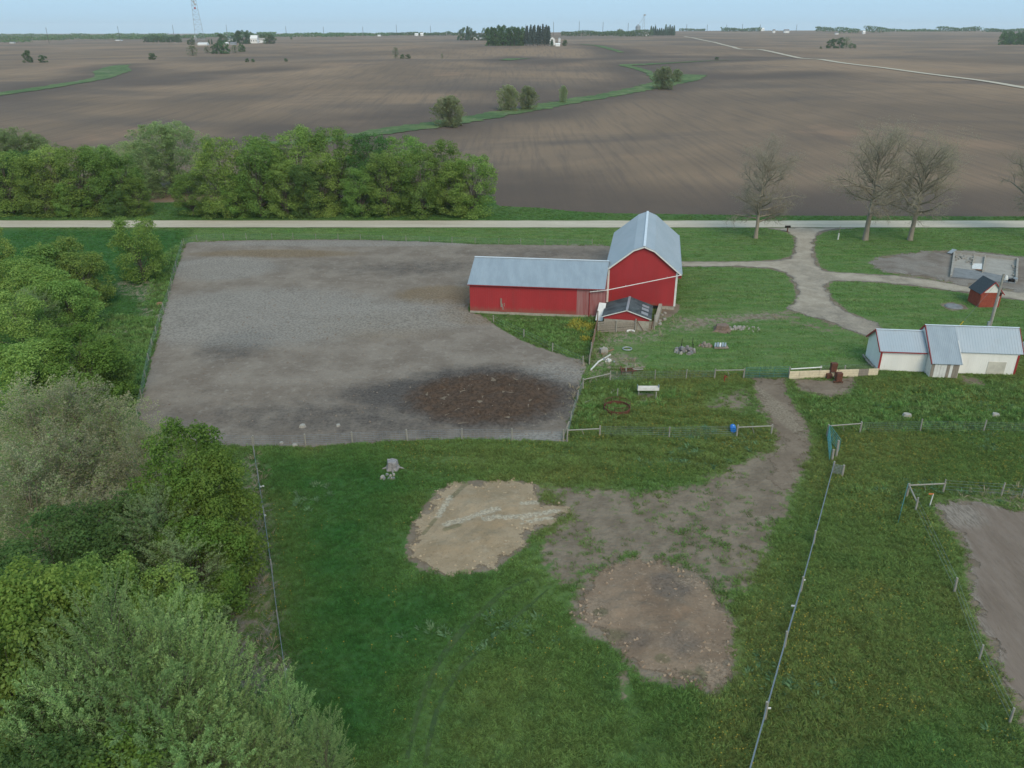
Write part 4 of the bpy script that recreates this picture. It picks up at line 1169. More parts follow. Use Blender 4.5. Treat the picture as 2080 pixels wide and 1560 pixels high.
f = fence("wire_fence", "wire fence crossing the tall grass behind the crossed teal gates", [(1746, 879), (1869, 876), (1997, 878), (2125, 882)], 1.3, .075, NWIRE, .4, wr=.006)
brace(f, (1679, 888), (1746, 880), 1.35, 1.2)
f = fence("wire_fence", "long woven wire fence running down the meadow to the bottom of the picture", [(1690, 962), (1652, 1107), (1626, 1203), (1593, 1317), (1553, 1462), (1515, 1600)], 1.3, .085, (.05, .2, .35, .5, .65, .8, .95, 1.1, 1.22), .22, wr=.012)
for p in ((1629, 1197), (1558, 1460), (1607, 1250)):
    MB().box(gp(*p) + .8 * kz, (.22, .05, .1)).build("insulator_tag", M_WHITE, f)
f = fence("wire_fence", "woven wire fence between the bright meadow and the brush at the foot of the trees", [(517, 925, 1.9), (525, 975, 1.2), (538, 1055), (553, 1163), (566, 1267), (582, 1385, 1.4), (595, 1475), (612, 1590)], 1.2, .055, (.05, .2, .35, .5, .65, .8, .95, 1.1), .22, wr=.012)
for p in ((532, 1003), (541, 1062), (553, 1163), (583, 1378), (537, 1002)):
    MB().box(gp(*p) + .7 * kz, (.14, .05, .12)).build("insulator_tag", M_WHITE, f)
f = fence("wire_fence", "wire fence around the bare garden plot at the right edge", [(1859, 1038), (1938, 1204), (1988, 1342), (2050, 1470)], 1.25, .075, (.3, .7, 1.1), 0, wr=.006)
brace(f, (1840, 1010), (1915, 1000), 1.3, 1.0)
brace(f, (1841, 1010), (1859, 1037), 1.3, .9, diag=False)
fence("wire_fence", "wire fence at the dry grass behind the garden plot", [(1915, 1000), (2033, 1008), (2074, 1012), (2150, 1018)], 1.3, .06, (.3, .6, .9, 1.15))


def gate(name, label, A, Bq, h=1.25, bars=6, mat=M_GATE, group=None, r=.021):
    g_ = thing(name, label, "gate", tuple(A), group)
    A = np.array(A, float); Bq = np.array(Bq, float)
    for i in range(bars):
        z = .18 + (h - .18) * i / (bars - 1)
        MB().tube([A + z * kz, Bq + z * kz], r, 6).build("bar", mat, g_)
    for f_ in (0, .33, .66, 1):
        q = A + (Bq - A) * f_; MB().tube([q + .16 * kz, q + (h + .02) * kz], r, 6).build("upright", mat, g_)
    return g_


gate("gate", "long green tube gate across the dirt track", gp(1513, 769), gp(1600, 768), 1.35, 7)
HG = gp(1680, 890)
gate("gate", "teal tube gate folded back towards the dirt track", HG, gp(1684, 938), 1.35, 6, M_TEAL, "teal gates hung on one post")
gate("gate", "teal tube gate swung out to the short grey post", HG + np.array([.1, 0, 0]), gp(1703, 920), 1.35, 6, M_TEAL, "teal gates hung on one post")
gate("gate", "narrow green gate standing open beside the garden plot corner", gp(1838, 1009), gp(1823, 1066), 1.3, 6, M_GATE)
gp_ = thing("gate_post", "pair of stout grey posts where the teal gates meet the woven wire", "post", tuple(gp(1697, 940)))
for a, h_ in (((1690, 936), 1.1), ((1698, 930), 1.75)):
    m_ = MB(); post(m_, gp(*a), h_, .11, (.0, .1)); m_.build("post", M_POST, gp_)
wk = thing("mesh_panel", "small welded mesh panel beside the head of the long woven wire fence", "panel", tuple(gp(1690, 966)))
A, Bq = gp(1691, 964), gp(1710, 968)
for i in range(7): MB().tube([A + (.2 + .14 * i) * kz, Bq + (.2 + .14 * i) * kz], .014, 4).build("wire_bar", M_GALV, wk)
for i in range(8):
    q = A + (Bq - A) * i / 7; MB().tube([q + .2 * kz, q + 1.05 * kz], .014, 4).build("wire_bar", M_GALV, wk)
m_ = MB(); post(m_, Bq, 1.15, .1); m_.build("post", M_POST, wk)

# cream sheet fence beside the gate
cf = thing("sheet_fence", "low cream corrugated sheet fence between the green gate and the white shed", "fence", tuple(gp(1602, 770)))
A, Bq = gp(1602, 770), gp(1782, 764); m = 9
for i in range(m):
    a = A + (Bq - A) * i / m; b = A + (Bq - A) * (i + .985) / m
    mb = MB(); d = (b - a) / np.linalg.norm(b - a); nn = np.array([d[1], -d[0], 0])
    for k_ in range(7): mb.beam(a + (.1 + .13 * k_) * kz + nn * (.02 * (k_ % 2) + .012 * (i % 2)), b + (.1 + .13 * k_) * kz + nn * (.02 * (k_ % 2) + .012 * (i % 2)), .03, .131)
    mb.build("sheet", M_CREAMF if i != 7 else M_BOARD, cf)
for p, h_ in (((1602, 769), 1.35), ((1665, 766), 1.35), ((1714, 765), 1.3)):
    m_ = MB(); post(m_, gp(*p) + np.array([0, .12, 0]), h_, .08); m_.build("post", M_POST, cf)
MB().tube([gp(1604, 769) + 1.15 * kz, gp(1666, 766) + 1.2 * kz], .07, 6).build("rail", M_WHITE, cf)
w = MB()
for z in (.9, 1.05, 1.2, 1.35):
    w.tube([gp(1665, 766) + np.array([0, .1, z]), gp(1714, 765) + np.array([0, .1, z]), gp(1775, 761) + np.array([0, .1, z])], .008, 3)
w.build("wire", M_WIRE, cf, kind='stuff')

# plank fence in front of the low shed
pf = thing("plank_fence", "grey plank fence with round posts in front of the low shed", "fence", tuple(gp(1214, 674)))
PP = [gp(1214, 676), gp(1251, 674), gp(1290, 671), gp(1328, 669)]
for i in range(3):
    for k_ in range(5 if i == 0 else 4):
        z = .16 + k_ * .30 - (.05 if i else 0)
        MB().beam(PP[i] + (z + rng.normal(0, .02)) * kz, PP[i + 1] + (z + rng.normal(0, .02)) * kz, .04, .25).build("plank", M_BOARD, pf)
for i, h_ in enumerate((1.5, 1.55, 1.6, 2.0)):
    m_ = MB(); post(m_, PP[i] - np.array([0, .1, 0]), h_, .1); m_.build("post", M_POST, pf)
mb = MB(); mb.tube([PP[2] + np.array([.05, -.1, 1.5]), PP[2] + np.array([1.0, -.25, .05])], .035, 5); mb.build("prop_bar", M_RUST, pf)
for z in (.5, .9, 1.25): MB().tube([PP[3] + np.array([-1.4, .05, z + .1]), PP[3] + np.array([0, .02, z])], .03, 4).build("iron_bar", M_RUST, pf)
MB().tube([PP[3] + np.array([-.35, -.15, .05]), PP[3] + np.array([-.2, -.1, 1.5])], .04, 5).build("iron_bar", M_RUST, pf)
of = thing("board_fence", "reddish board fence running from the low shed down beside the weedy corner", "fence", tuple(gp(1213, 662)))
OP = [gp(1213, 664), gp(1207, 692), gp(1201, 718), gp(1197, 742)]
for i in range(3):
    for k_ in range(4):
        MB().beam(OP[i] + (.2 + k_ * .32) * kz, OP[i + 1] + (.2 + k_ * .32) * kz, .05, .26).build("plank", M_ORANGEB if i < 2 and k_ > 0 else M_BOARD, of)
for i, h_ in enumerate((2.2, 1.5, 1.4, 1.2)):
    m_ = MB(); post(m_, OP[i], h_, .09); m_.build("post", M_POST if i > 1 else M_BOARD, of)

# ---------------------------------------------------------------- things standing about the yard
FR = gp(1253, 834); fr_ = thing("bale_ring", "rusty round steel feeder ring standing in the meadow grass", "feeder", tuple(FR))
RR_ = 1.32
ringp = [FR + RR_ * np.array([math.cos(t), math.sin(t), 0]) for t in np.linspace(0, 2 * math.pi, 41)]
MB().tube([p + .92 * kz for p in ringp], .025, 6).build("top_hoop", M_RUST, fr_)
mb = MB()
for a, b in zip(ringp[:-1], ringp[1:]): mb.beam(a + .24 * kz, b + .24 * kz, .03, .42)
mb.build("skirt", M_RUST, fr_)
MB().tube([p + .46 * kz for p in ringp], .035, 5).build("middle_hoop", M_RUST, fr_)
for k_ in range(10): MB().tube([ringp[k_ * 4] + .4 * kz, ringp[k_ * 4] + .92 * kz], .025, 5).build("upright", M_RUST, fr_)

TR = gp(1332, 810); tr_ = thing("feed_bunk", "pale metal feed trough raised on a wooden leg in the meadow", "trough", tuple(TR))
mb = MB(); a, b = gp(1294, 806), gp(1337, 806)
mb.beam(a + .95 * kz + np.array([0, -.12, 0]), b + .95 * kz + np.array([0, -.12, 0]), .05, .34); mb.beam(a + .8 * kz + np.array([0, .1, 0]), b + .8 * kz + np.array([0, .1, 0]), .45, .04); mb.beam(a + .95 * kz + np.array([0, .32, 0]), b + .95 * kz + np.array([0, .32, 0]), .05, .34)
mb.build("pan", M_WHITE, tr_)
for q in (a, b): MB().beam(q + .8 * kz + np.array([0, .1, 0]), q + 1.3 * kz + np.array([0, .1, 0]), .45, .04).build("end_plate", M_GALV, tr_)
for q in (TR, a + np.array([.2, .3, 0])): m_ = MB(); post(m_, q, .8, .07); m_.build("leg", M_POST, tr_)

BT = gp(1489, 880); bt = thing("plastic_tub", "bright blue plastic tub lying in the dandelion grass by a fence post", "tub", tuple(BT))
d = np.array([.16, 1.0, 0]); d /= np.linalg.norm(d)
mb = MB(); mb.tube([BT + .34 * kz + d * s_ for s_ in (0, .03, .22, .25, .27, .56, .585, .61, .81, .84)], [.21, .25, .26, .275, .26, .26, .275, .26, .25, .21], 18); mb.build("drum", M_BLUE, bt)
mb = MB(); mb.tube([BT + .34 * kz - d * .01, BT + .34 * kz + d * .05], .265, 18); mb.build("rim", M_BLUE, bt)
mb = MB(); mb.tube([BT + np.array([.08, .4, .595]), BT + np.array([.08, .4, .63])], .05, 8); mb.build("bung", M_WHITE, bt)

RH = gp(1690, 768); rh_ = thing("old_feeder", "rusty old upright feeder hopper in front of the cream sheet fence", "feeder", tuple(RH))
mb = MB(); mb.prism([RH + np.array([-.3, -.1, .75]), RH + np.array([.3, -.1, .75]), RH + np.array([.38, -.1, 1.75]), RH + np.array([-.28, -.1, 1.75])], np.array([0, .5, 0])); mb.build("hopper", M_RUST, rh_)
mb = MB(); mb.box(RH + np.array([-.42, -.05, .32]), (.55, .6, .5)); mb.build("feed_tray", M_RUST, rh_)
for dx in (-.25, .3): MB().tube([RH + np.array([dx, .1, 0]), RH + np.array([dx, .1, .8])], .05, 5).build("leg", M_RUST, rh_)
MB().tube([RH + np.array([.2, -.1, .1]), RH + np.array([.55, -.3, .8])], .06, 5).build("chute", M_GALV, rh_)
RP = gp(1700, 777); rp_ = thing("rusty_creep_box", "small rusty steel box on a low stand beside the old feeder", "box", tuple(RP))
mb = MB(); mb.box(RP + np.array([.1, 0, .72]), (.62, .5, .9)); mb.build("box_body", M_RUST, rp_)
mb = MB(); mb.beam(RP + np.array([-.5, -.2, .2]), RP + np.array([.55, -.2, .2]), .2, .08); mb.build("step_bar", M_RUST, rp_)
for dx in (-.4, .5): MB().tube([RP + np.array([dx, -.2, -.1]), RP + np.array([dx, -.2, .2])], .04, 5).build("leg", M_RUST, rp_)
MB().tube([RP + np.array([-.1, .1, 1.1]), RP + np.array([-.02, .1, 1.6])], .02, 4).build("rod", M_DARK, rp_)

TY = gp(1281, 674); ty = thing("tractor_tyre", "white painted half tyre lying before the plank fence", "tyre", tuple(TY))
mb = MB(); mb.tube([TY + .08 * kz + .42 * np.array([math.cos(t), math.sin(t) * .8, 0]) for t in np.linspace(-.3, math.pi + .3, 16)], .13, 8); mb.build("tread", M_WHITE, ty, smooth=True)


def heap(name, label, cat, p, n_, spread, sizes, mat, names="stone", seed=0, flat=.6, group=None):
    r_ = np.random.default_rng(seed); P_ = gp(*p); t_ = thing(name, label, cat, tuple(P_), group)
    for i in range(n_):
        a = r_.uniform(0, 6.28); q = r_.uniform(0, 1) ** .6
        s_ = r_.uniform(*sizes); c_ = P_ + np.array([math.cos(a) * q * spread[0], math.sin(a) * q * spread[1], s_ * flat * .4 + (1 - q) * spread[2] * r_.random()])
        u_, v_ = frame(r_.uniform(0, 3.1)); m_ = MB()
        k5 = 6; rad = [s_ / 2 * r_.uniform(.75, 1.15) for _ in range(k5)]
        lo_ = [c_ + rad[j] * (math.cos(j * 6.283 / k5) * u_ + .8 * math.sin(j * 6.283 / k5) * v_) - s_ * flat / 2 * kz for j in range(k5)]
        hi_ = [c_ + .65 * rad[j] * (math.cos(j * 6.283 / k5) * u_ + .8 * math.sin(j * 6.283 / k5) * v_) + s_ * flat / 2 * r_.uniform(.6, 1) * kz for j in range(k5)]
        m_.hexa(lo_, hi_); m_.build(names, mat if not isinstance(mat, (list, tuple)) else mat[r_.integers(len(mat))], t_)
    return t_


def stump(name, label, p, r, h, mat=M_STUMP):
    P_ = gp(*p); t_ = thing(name, label, "stump", tuple(P_)); m_ = MB(); k5 = 14
    rr_ = [r * (1 + .22 * math.sin(j * 2.3 + p[0]) * rng.uniform(.3, 1)) for j in range(k5)]
    ring = lambda f, z, up: [P_ + np.array([f * rr_[j] * math.cos(j * 6.283 / k5), f * rr_[j] * math.sin(j * 6.283 / k5), z + up * rng.uniform(-.08, .1)]) for j in range(k5)]
    A_, B_, C_ = ring(1.35, -.05, 0), ring(1.0, h * .35, 0), ring(.9, h, 1)
    m_.hexa(A_, B_); m_.hexa(B_, C_); m_.build("bole", mat, t_)
    for j in range(4):
        a = j * 1.6 + p[0]; q = np.array([math.cos(a), math.sin(a), 0])
        MB().tube([P_ + q * r * .7 + .15 * kz, P_ + q * r * 1.5 + .07 * kz, P_ + q * r * 2.0], [.12, .08, .03], 6).build("root", mat, t_)
    return t_


stump("tree_stump", "broad brown tree stump on the lawn below the driveway", (1466, 671), .85, .75, simple("red_brown_stump", (0.24, 0.165, 0.125), (0.15, 0.105, 0.085), 5, .9, bump=.5))
heap("rubble_pile", "pale stone rubble heap on the lawn beside the brown stump", "rubble", (1497, 668), 22, (1.2, .7, .35), (.2, .6), [M_STONE, M_PALEC], seed=3)
heap("rubble_pile", "scattered pale stones trailing over the lawn past the rubble heap", "rubble", (1522, 669), 22, (1.9, 1.2, .05), (.1, .35), [M_STONE, M_PALEC], seed=4)
heap("ash_heap", "grey ash and burnt rubbish heap ringed by thin stakes on the lawn", "ash heap", (1391, 714), 60, (1.25, 1.0, .75), (.2, .6), [M_ASH, M_ASH, M_STONE, M_GREYC], "cinder_lump", 5)
sk = thing("wire_stakes", "thin dark steel stakes standing round the grey ash heap", "stakes", tuple(gp(1391, 720)))
for p in ((1382, 719), (1407, 718), (1384, 707), (1406, 705)): MB().tube([gp(*p), gp(*p) + 1.25 * kz], .03, 5).build("stake", M_DARK, sk)
heap("firewood_pile", "small pile of split brown firewood on the lawn", "firewood", (1432, 703), 16, (.8, .5, .4), (.25, .6), [M_STUMP, M_ORANGEB, M_BOARD], "log", 6)
wpile = thing("board_pile", "small stack of grey white boards lying on logs on the lawn", "boards", tuple(gp(1463, 707)))
q = np.array(wpile.location)
for i in range(5): MB().beam(q + np.array([-.75 + .3 * i, -.4 - .05 * (i % 2), .35]), q + np.array([-.45 + .3 * i, .6, .45 + .05 * (i % 2)]), .2, .05).build("board", M_GALV if i != 2 else M_WHITE, wpile)
for i in range(4): MB().tube([q + np.array([-.8 + .1 * i, -.3 + .3 * i, .12]), q + np.array([.9, -.35 + .3 * i, .14])], .11, 6).build("log", M_STUMP, wpile)
stump("tree_stump", "weathered grey stump in the meadow below the feedlot fence", (798, 952), .5, .8, simple("grey_stump", (0.30, 0.28, 0.27), (0.20, 0.185, 0.18), 5, .9, bump=.5))
heap("rubble_pile", "grey stones and roots at the foot of the grey meadow stump", "rubble", (793, 970), 16, (.8, .6, .15), (.15, .45), [M_STONE, M_GREYC], seed=8)
for p, s_, lb in (((615, 868), .75, "square pale concrete lump near the lower edge of the feedlot"), ((687, 866), .55, "pale flat stone to the right of the square concrete lump in the feedlot"), ((572, 901), .45, "pale stone at the fence along the lower edge of the feedlot"),
                  ((599, 906), .6, "pale stone at the foot of the lowest feedlot fence post"), ((325, 619), .9, "pale orange brown board end lying on the weedy bank beside the feedlot"), ((2021, 846), .9, "pale rock in the tall grass behind the crossing wire fence"), ((1841, 847), 1.0, "flat grey white scrap in the tall grass above the teal gates")):
    P_ = gp(*p); k5 = 7; m_ = MB(); rd = [s_ / 2 * rng.uniform(.8, 1.2) for _ in range(k5)]
    m_.hexa([P_ + np.array([rd[j] * math.cos(j * .8976), rd[j] * math.sin(j * .8976), -.05]) for j in range(k5)], [P_ + np.array([.7 * rd[j] * math.cos(j * .8976), .7 * rd[j] * math.sin(j * .8976), s_ * .38]) for j in range(k5)])
    tag(m_.build("stone", M_ORANGEB if p[0] == 325 else M_STONE), lb, "stone")
# litter below the low shed
DB = gp(1276, 757); db = thing("broken_cart", "rusty broken cart frame with loose boards on the lawn edge", "cart", tuple(DB))
for a, b, m__ in (((-.9, -.3, .3), (.9, -.2, .35), M_RUST), ((-.9, .4, .3), (.9, .4, .35), M_RUST), ((-.8, -.4, .3), (-.8, .5, .55), M_RUST), ((.5, -.4, .3), (.5, .5, .4), M_RUST), ((-.3, -.4, .35), (-.2, .5, .4), M_BOARD), ((.5, .2, .4), (1.9, .5, .5), M_BOARD), ((.6, .0, .35), (1.7, .2, .35), M_POST)):
    MB().beam(DB + np.array(a), DB + np.array(b), .12, .1).build("frame_bar" if m__ is M_RUST else "board", m__, db)
for dx in (-.8, .4): MB().tube([DB + np.array([dx, -.45, 0]), DB + np.array([dx, -.45, .4])], .06, 6).build("leg", M_RUST, db)
for pts, r_, m__, nm, lb, ct in (([(1200, 753), (1216, 736), (1232, 727), (1240, 722)], .10, M_WHITE, "bent_pipe", "long bent white pipe lying in the grass below the board fence", "pipe"),
                        ([(1222, 720), (1246, 711)], .08, M_ORANGEB, "pole", "yellowish pole lying beside a pale block below the low shed", "pole"),
                        ([(1233, 747), (1266, 750)], .06, M_BOARD, "pole", "thin grey pole on the grass to the left of the broken cart", "pole"),
                        ([(1185, 821), (1204, 814)], .11, M_POST, "pole", "fallen grey post in the meadow to the left of the feeder ring", "post"),
                        ([(1240, 802), (1247, 794)], .10, M_POST, "pole", "short grey post leaning low behind the feeder ring", "post"),
                        ([(1300, 764), (1314, 769)], .08, M_STUMP, "pole", "curved pale branch lying on the fence line beyond the feed trough", "branch")):
    P_ = [gp(*p) + r_ * kz for p in pts]
    tag(MB().tube(P_, r_, 6).build(nm, m__), lb, ct)
m_ = MB(); post(m_, gp(1254, 807), 1.0, .06); tag(m_.build("stub_post", M_POST), "single upright grey post behind the feeder ring", "post")
BK = gp(1226, 717); tag(MB().box(BK + .3 * kz, (.9, .6, .6), *frame(.3)).add([tuple(BK + np.array([-.3, -.1, .62])), tuple(BK + np.array([.3, -.1, .62])), tuple(BK + np.array([0, .1, .85]))], [(0, 1, 2)]).build("concrete_block", M_STONE), "pale broken block standing in the litter below the low shed", "block")
heap("scrap_pile", "blue grey plastic and metal scrap beside the bent white pipe", "scrap", (1236, 734), 12, (.7, .8, .2), (.15, .5), [M_GALV, M_GREYC, M_WHITE], "scrap_piece", 12)
WR = gp(1274, 710); mb = MB(); mb.tube([WR + np.array([.55 * math.cos(t), .5 * math.sin(t), .12]) for t in np.linspace(0, 6.283, 21)], .07, 6); tag(mb.build("old_wheel_rim", M_GALV), "grey wheel rim lying flat on the lawn left of the ash heap", "wheel rim")
CP = gp(1937, 623); mb = MB(); mb.tube([CP + .02 * kz, CP + .16 * kz, CP + .2 * kz], [1.2, 1.05, .5], 18); tag(mb.build("well_cover", M_GREYC), "round grey concrete well cover in bare ground beside the brick hut", "well cover")
# marker posts
mk = thing("marker_post", "tall white marker post by the driveway mouth", "post", tuple(gp(1702, 487)))
MB().tube([gp(1702, 487), gp(1702, 487) + 1.2 * kz], .12, 7).build("sleeve", M_WHITE, mk)
MB().tube([gp(1702, 487) + 1.2 * kz, gp(1702, 487) + 2.5 * kz], .05, 6).build("rod", M_BOARD, mk)
gm = thing("marker_post", "slim white stake with an orange top in the garden plot corner", "post", tuple(gp(1888, 1029)))
MB().tube([gp(1888, 1029), gp(1888, 1029) + np.array([.05, 0, 1.2])], .045, 6).build("stake", M_WHITE, gm)
MB().box(gp(1888, 1029) + np.array([-.12, 0, 1.2]), (.4, .06, .1)).build("orange_cap", M_ORANGE, gm)
ml_ = thing("mailbox", "small dark mailbox with a red post at the driveway mouth", "mailbox", tuple(gp(1599, 471)))
q = np.array(ml_.location)
MB().box(q + np.array([0, 0, .45]), (.18, .18, .9)).build("post", M_RUST, ml_)
MB().tube([q + np.array([-.5, 0, 1.0]), q + np.array([.5, .1, 1.0])], .22, 8).build("box_body", M_DARK, ml_)
hy = thing("hydrant", "small red water hydrant at the fence brace beside the green gate", "hydrant", tuple(gp(1471, 776)))
q = np.array(hy.location)
MB().tube([q, q + .8 * kz], .06, 6).build("riser", M_REDTRIM, hy); MB().tube([q + .75 * kz, q + np.array([.25, -.1, .6])], .05, 5).build("spout", M_REDTRIM, hy)

# ---------------------------------------------------------------- trees


def leaf_mat(name, a, b, trans=0.42, third=None):
    n = newmat(name)
    rnd = n.attr('rnd')
    oi = n.n('ShaderNodeObjectInfo').outputs['Random']
    c = n.mix(n.ramp(rnd, 0.0, 1.0), a, b)
    if third: c = n.mix(n.ramp(rnd, .58, .68, 0, .9), c, third)
    hs = n.n('ShaderNodeHueSaturation'); n.l(c, hs.inputs['Color'])
    n.l(n.ramp(oi, 0, 1, .484, .512), hs.inputs['Hue']); n.l(n.ramp(n.math('FRACT', n.math('MULTIPLY', oi, 7.3)), 0, 1, 1.24, .86), hs.inputs['Value'])
    d = n.n('ShaderNodeBsdfDiffuse'); n.l(hs.outputs[0], d.inputs[0])
    t = n.n('ShaderNodeBsdfTranslucent'); n.l(hs.outputs[0], t.inputs[0])
    m = n.n('ShaderNodeMixShader'); m.inputs[0].default_value = trans
    n.l(d.outputs[0], m.inputs[1]); n.l(t.outputs[0], m.inputs[2]); n.l(m.outputs[0], n.out.inputs[0])
    return n.m


LF_MAPLE = leaf_mat("maple_leaves", (0.132, 0.226, 0.052), (0.310, 0.430, 0.115))
LF_BRIGHT = leaf_mat("bright_maple_leaves", (0.110, 0.195, 0.038), (0.220, 0.325, 0.075))
LF_DARK = leaf_mat("dark_leaves", (0.075, 0.155, 0.048), (0.135, 0.230, 0.072))
LF_WILLOW = leaf_mat("willow_leaves", (0.235, 0.315, 0.125), (0.380, 0.470, 0.200))
LF_LONE = leaf_mat("lone_maple_leaves", (0.165, 0.270, 0.058), (0.360, 0.480, 0.125))
LF_FIELDW = leaf_mat("field_willow_leaves", (0.255, 0.300, 0.140), (0.380, 0.420, 0.215))
LF_SILVER = leaf_mat("silver_green_leaves", (0.165, 0.280, 0.095), (0.365, 0.490, 0.190))
LF_GREYG = leaf_mat("grey_green_leaves", (0.160, 0.240, 0.100), (0.310, 0.400, 0.175))
LF_TAN = leaf_mat("olive_tan_buds", (0.330, 0.325, 0.190), (0.510, 0.480, 0.305), third=(0.230, 0.350, 0.100))
LF_BUD = leaf_mat("olive_buds", (0.290, 0.285, 0.180), (0.380, 0.360, 0.235))
LF_OAKBUD = leaf_mat("oak_buds", (0.310, 0.280, 0.200), (0.390, 0.350, 0.260))
LF_CONIF = leaf_mat("conifer_needles", (0.050, 0.105, 0.055), (0.085, 0.150, 0.078), .1)
LF_CONIFD = leaf_mat("dark_conifer_needles", (0.050, 0.074, 0.062), (0.085, 0.110, 0.088), .1)
LF_FAR = leaf_mat("distant_leaves", (0.070, 0.145, 0.052), (0.135, 0.225, 0.080))
LF_FARP = leaf_mat("pale_distant_leaves", (0.150, 0.215, 0.090), (0.215, 0.280, 0.120))


def unit(v): return v / (np.linalg.norm(v, axis=-1, keepdims=True) + 1e-9)


def leaf_quads(c, nrm, size, aspect, r_, axis=None, fold=.18):
    """folded rhombic leaves: centres, normals, lengths -> verts, faces"""
    n_ = len(c); ref = r_.normal(size=(n_, 3)) if axis is None else axis
    a = unit(ref - nrm * np.sum(ref * nrm, 1, keepdims=True)); b = np.cross(nrm, a)
    s = size[:, None]
    V = np.stack([c - a * s * .5, c + b * s * aspect * .5 + nrm * s * fold * .5, c + a * s * .5, c - b * s * aspect * .5 + nrm * s * fold * .5], 1).reshape(-1, 3)
    F = np.arange(n_ * 4).reshape(-1, 4)
    return V, F


def cones(p0, p1, r0, r1, k=4):
    p0 = np.asarray(p0, float); p1 = np.asarray(p1, float); n_ = len(p0)
    d = unit(p1 - p0); ref = np.where(np.abs(d[:, 2:3]) > .9, np.array([[1., 0, 0]]), np.array([[0, 0, 1.]]))
    a = unit(np.cross(d, ref)); b = np.cross(d, a)
    th = np.arange(k) * 2 * math.pi / k
    ca = np.cos(th)[None, :, None]; sa = np.sin(th)[None, :, None]
    ring = ca * a[:, None] + sa * b[:, None]
    V = np.concatenate([p0[:, None] + ring * np.asarray(r0)[:, None, None], p1[:, None] + ring * np.asarray(r1)[:, None, None]], 1).reshape(-1, 3)
    base = np.arange(n_)[:, None] * 2 * k; j = np.arange(k)[None]
    F = np.stack([base + j, base + (j + 1) % k, base + k + (j + 1) % k, base + k + j], 2).reshape(-1, 4)
    return V, F


def limbs(r_, H, tips, r0, lean=(0, 0), k=5):
    """trunk and curved limbs that reach the given tips"""
    P0, P1, A, Bb = [], [], [], []
    top = np.array([lean[0], lean[1], H * .72])
    tr = [np.array([0, 0, -.3]), np.array([lean[0] * .2, lean[1] * .2, H * .2]), np.array([lean[0] * .55, lean[1] * .55, H * .45]), top]
    rad = [r0 * 1.15, r0 * .85, r0 * .55, r0 * .25]
    for i in range(3): P0.append(tr[i]); P1.append(tr[i + 1]); A.append(rad[i]); Bb.append(rad[i + 1])
    for t in tips:
        z = np.clip(t[2] * r_.uniform(.25, .6), H * .12, H * .66)
        f = z / (H * .72); s = np.array([lean[0] * f, lean[1] * f, z])
        m1 = s + (t - s) * .45 + np.array([0, 0, .08 * H * r_.uniform(.2, 1)]) * .5
        rr_ = r0 * (.42 - .22 * f)
        for a, b, ra, rb in ((s, m1, rr_, rr_ * .6), (m1, t, rr_ * .6, rr_ * .15)):
            P0.append(a); P1.append(b); A.append(ra); Bb.append(rb)
    return cones(P0, P1, np.array(A), np.array(Bb), k)


def crown_profile(f, base, top):
    """relative radius of a crown at height fraction f"""
    g = np.clip((f - base) / (1 - base), 0, 1)
    return np.sqrt(np.clip(1 - ((g - top) / np.where(g > top, 1 - top, top + .35)) ** 2, 0.02, 1))


def broadleaf(seed, H, Wd, ncl, nleaf, lsize, base=.12, top=.45, cl=(.15, .26)):
    r_ = np.random.default_rng(seed)
    f = base + (1 - base) * (np.arange(ncl) + r_.random(ncl)) / ncl * .93
    r_.shuffle(f)
    ang = np.arange(ncl) * 2.39996 + r_.uniform(-.4, .4, ncl)
    rad = Wd / 2 * crown_profile(f, base, top) * r_.random(ncl) ** .28 * .86
    cc = np.stack([rad * np.cos(ang), rad * np.sin(ang), f * H], 1)
    cr = r_.uniform(cl[0], cl[1], ncl) * Wd * .72
    per = np.maximum((nleaf * cr ** 2 / np.sum(cr ** 2)).astype(int), 8)
    idx = np.repeat(np.arange(ncl), per); n_ = len(idx)
    d = unit(r_.normal(size=(n_, 3)) + np.array([0, 0, .35]) + .55 * unit(cc - np.array([0, 0, H * .5]))[idx])
    lump = 1 + .22 * np.sin(d[:, 0] * 5 + idx) * np.sin(d[:, 1] * 5 + idx * 1.7) + .15 * np.sin(d[:, 2] * 7 + idx * .7)
    rr_ = cr[idx] * lump * (0.35 + .65 * r_.random(n_) ** .4)
    c = cc[idx] + d * rr_[:, None] * np.array([1, 1, .82])
    c[:, 2] = np.maximum(c[:, 2], .25)
    nrm = unit(d * .6 + r_.normal(size=(n_, 3)) * .42 + np.array([0, 0, .75]))
    V, F = leaf_quads(c, nrm, lsize * r_.uniform(.6, 1.35, n_), .62, r_)
    crown = mesh_np("crown", V, F, None, {'rnd': ('FACE', np.clip(r_.normal(.5, .2, n_) + .35 * (r_.random(ncl) - .5)[idx], 0, 1))})
    Vt, Ft = limbs(r_, H, cc[r_.permutation(ncl)[:max(6, ncl // 2)]], H * .019)
    return mesh_np("trunk", Vt, Ft, None, None, True), crown


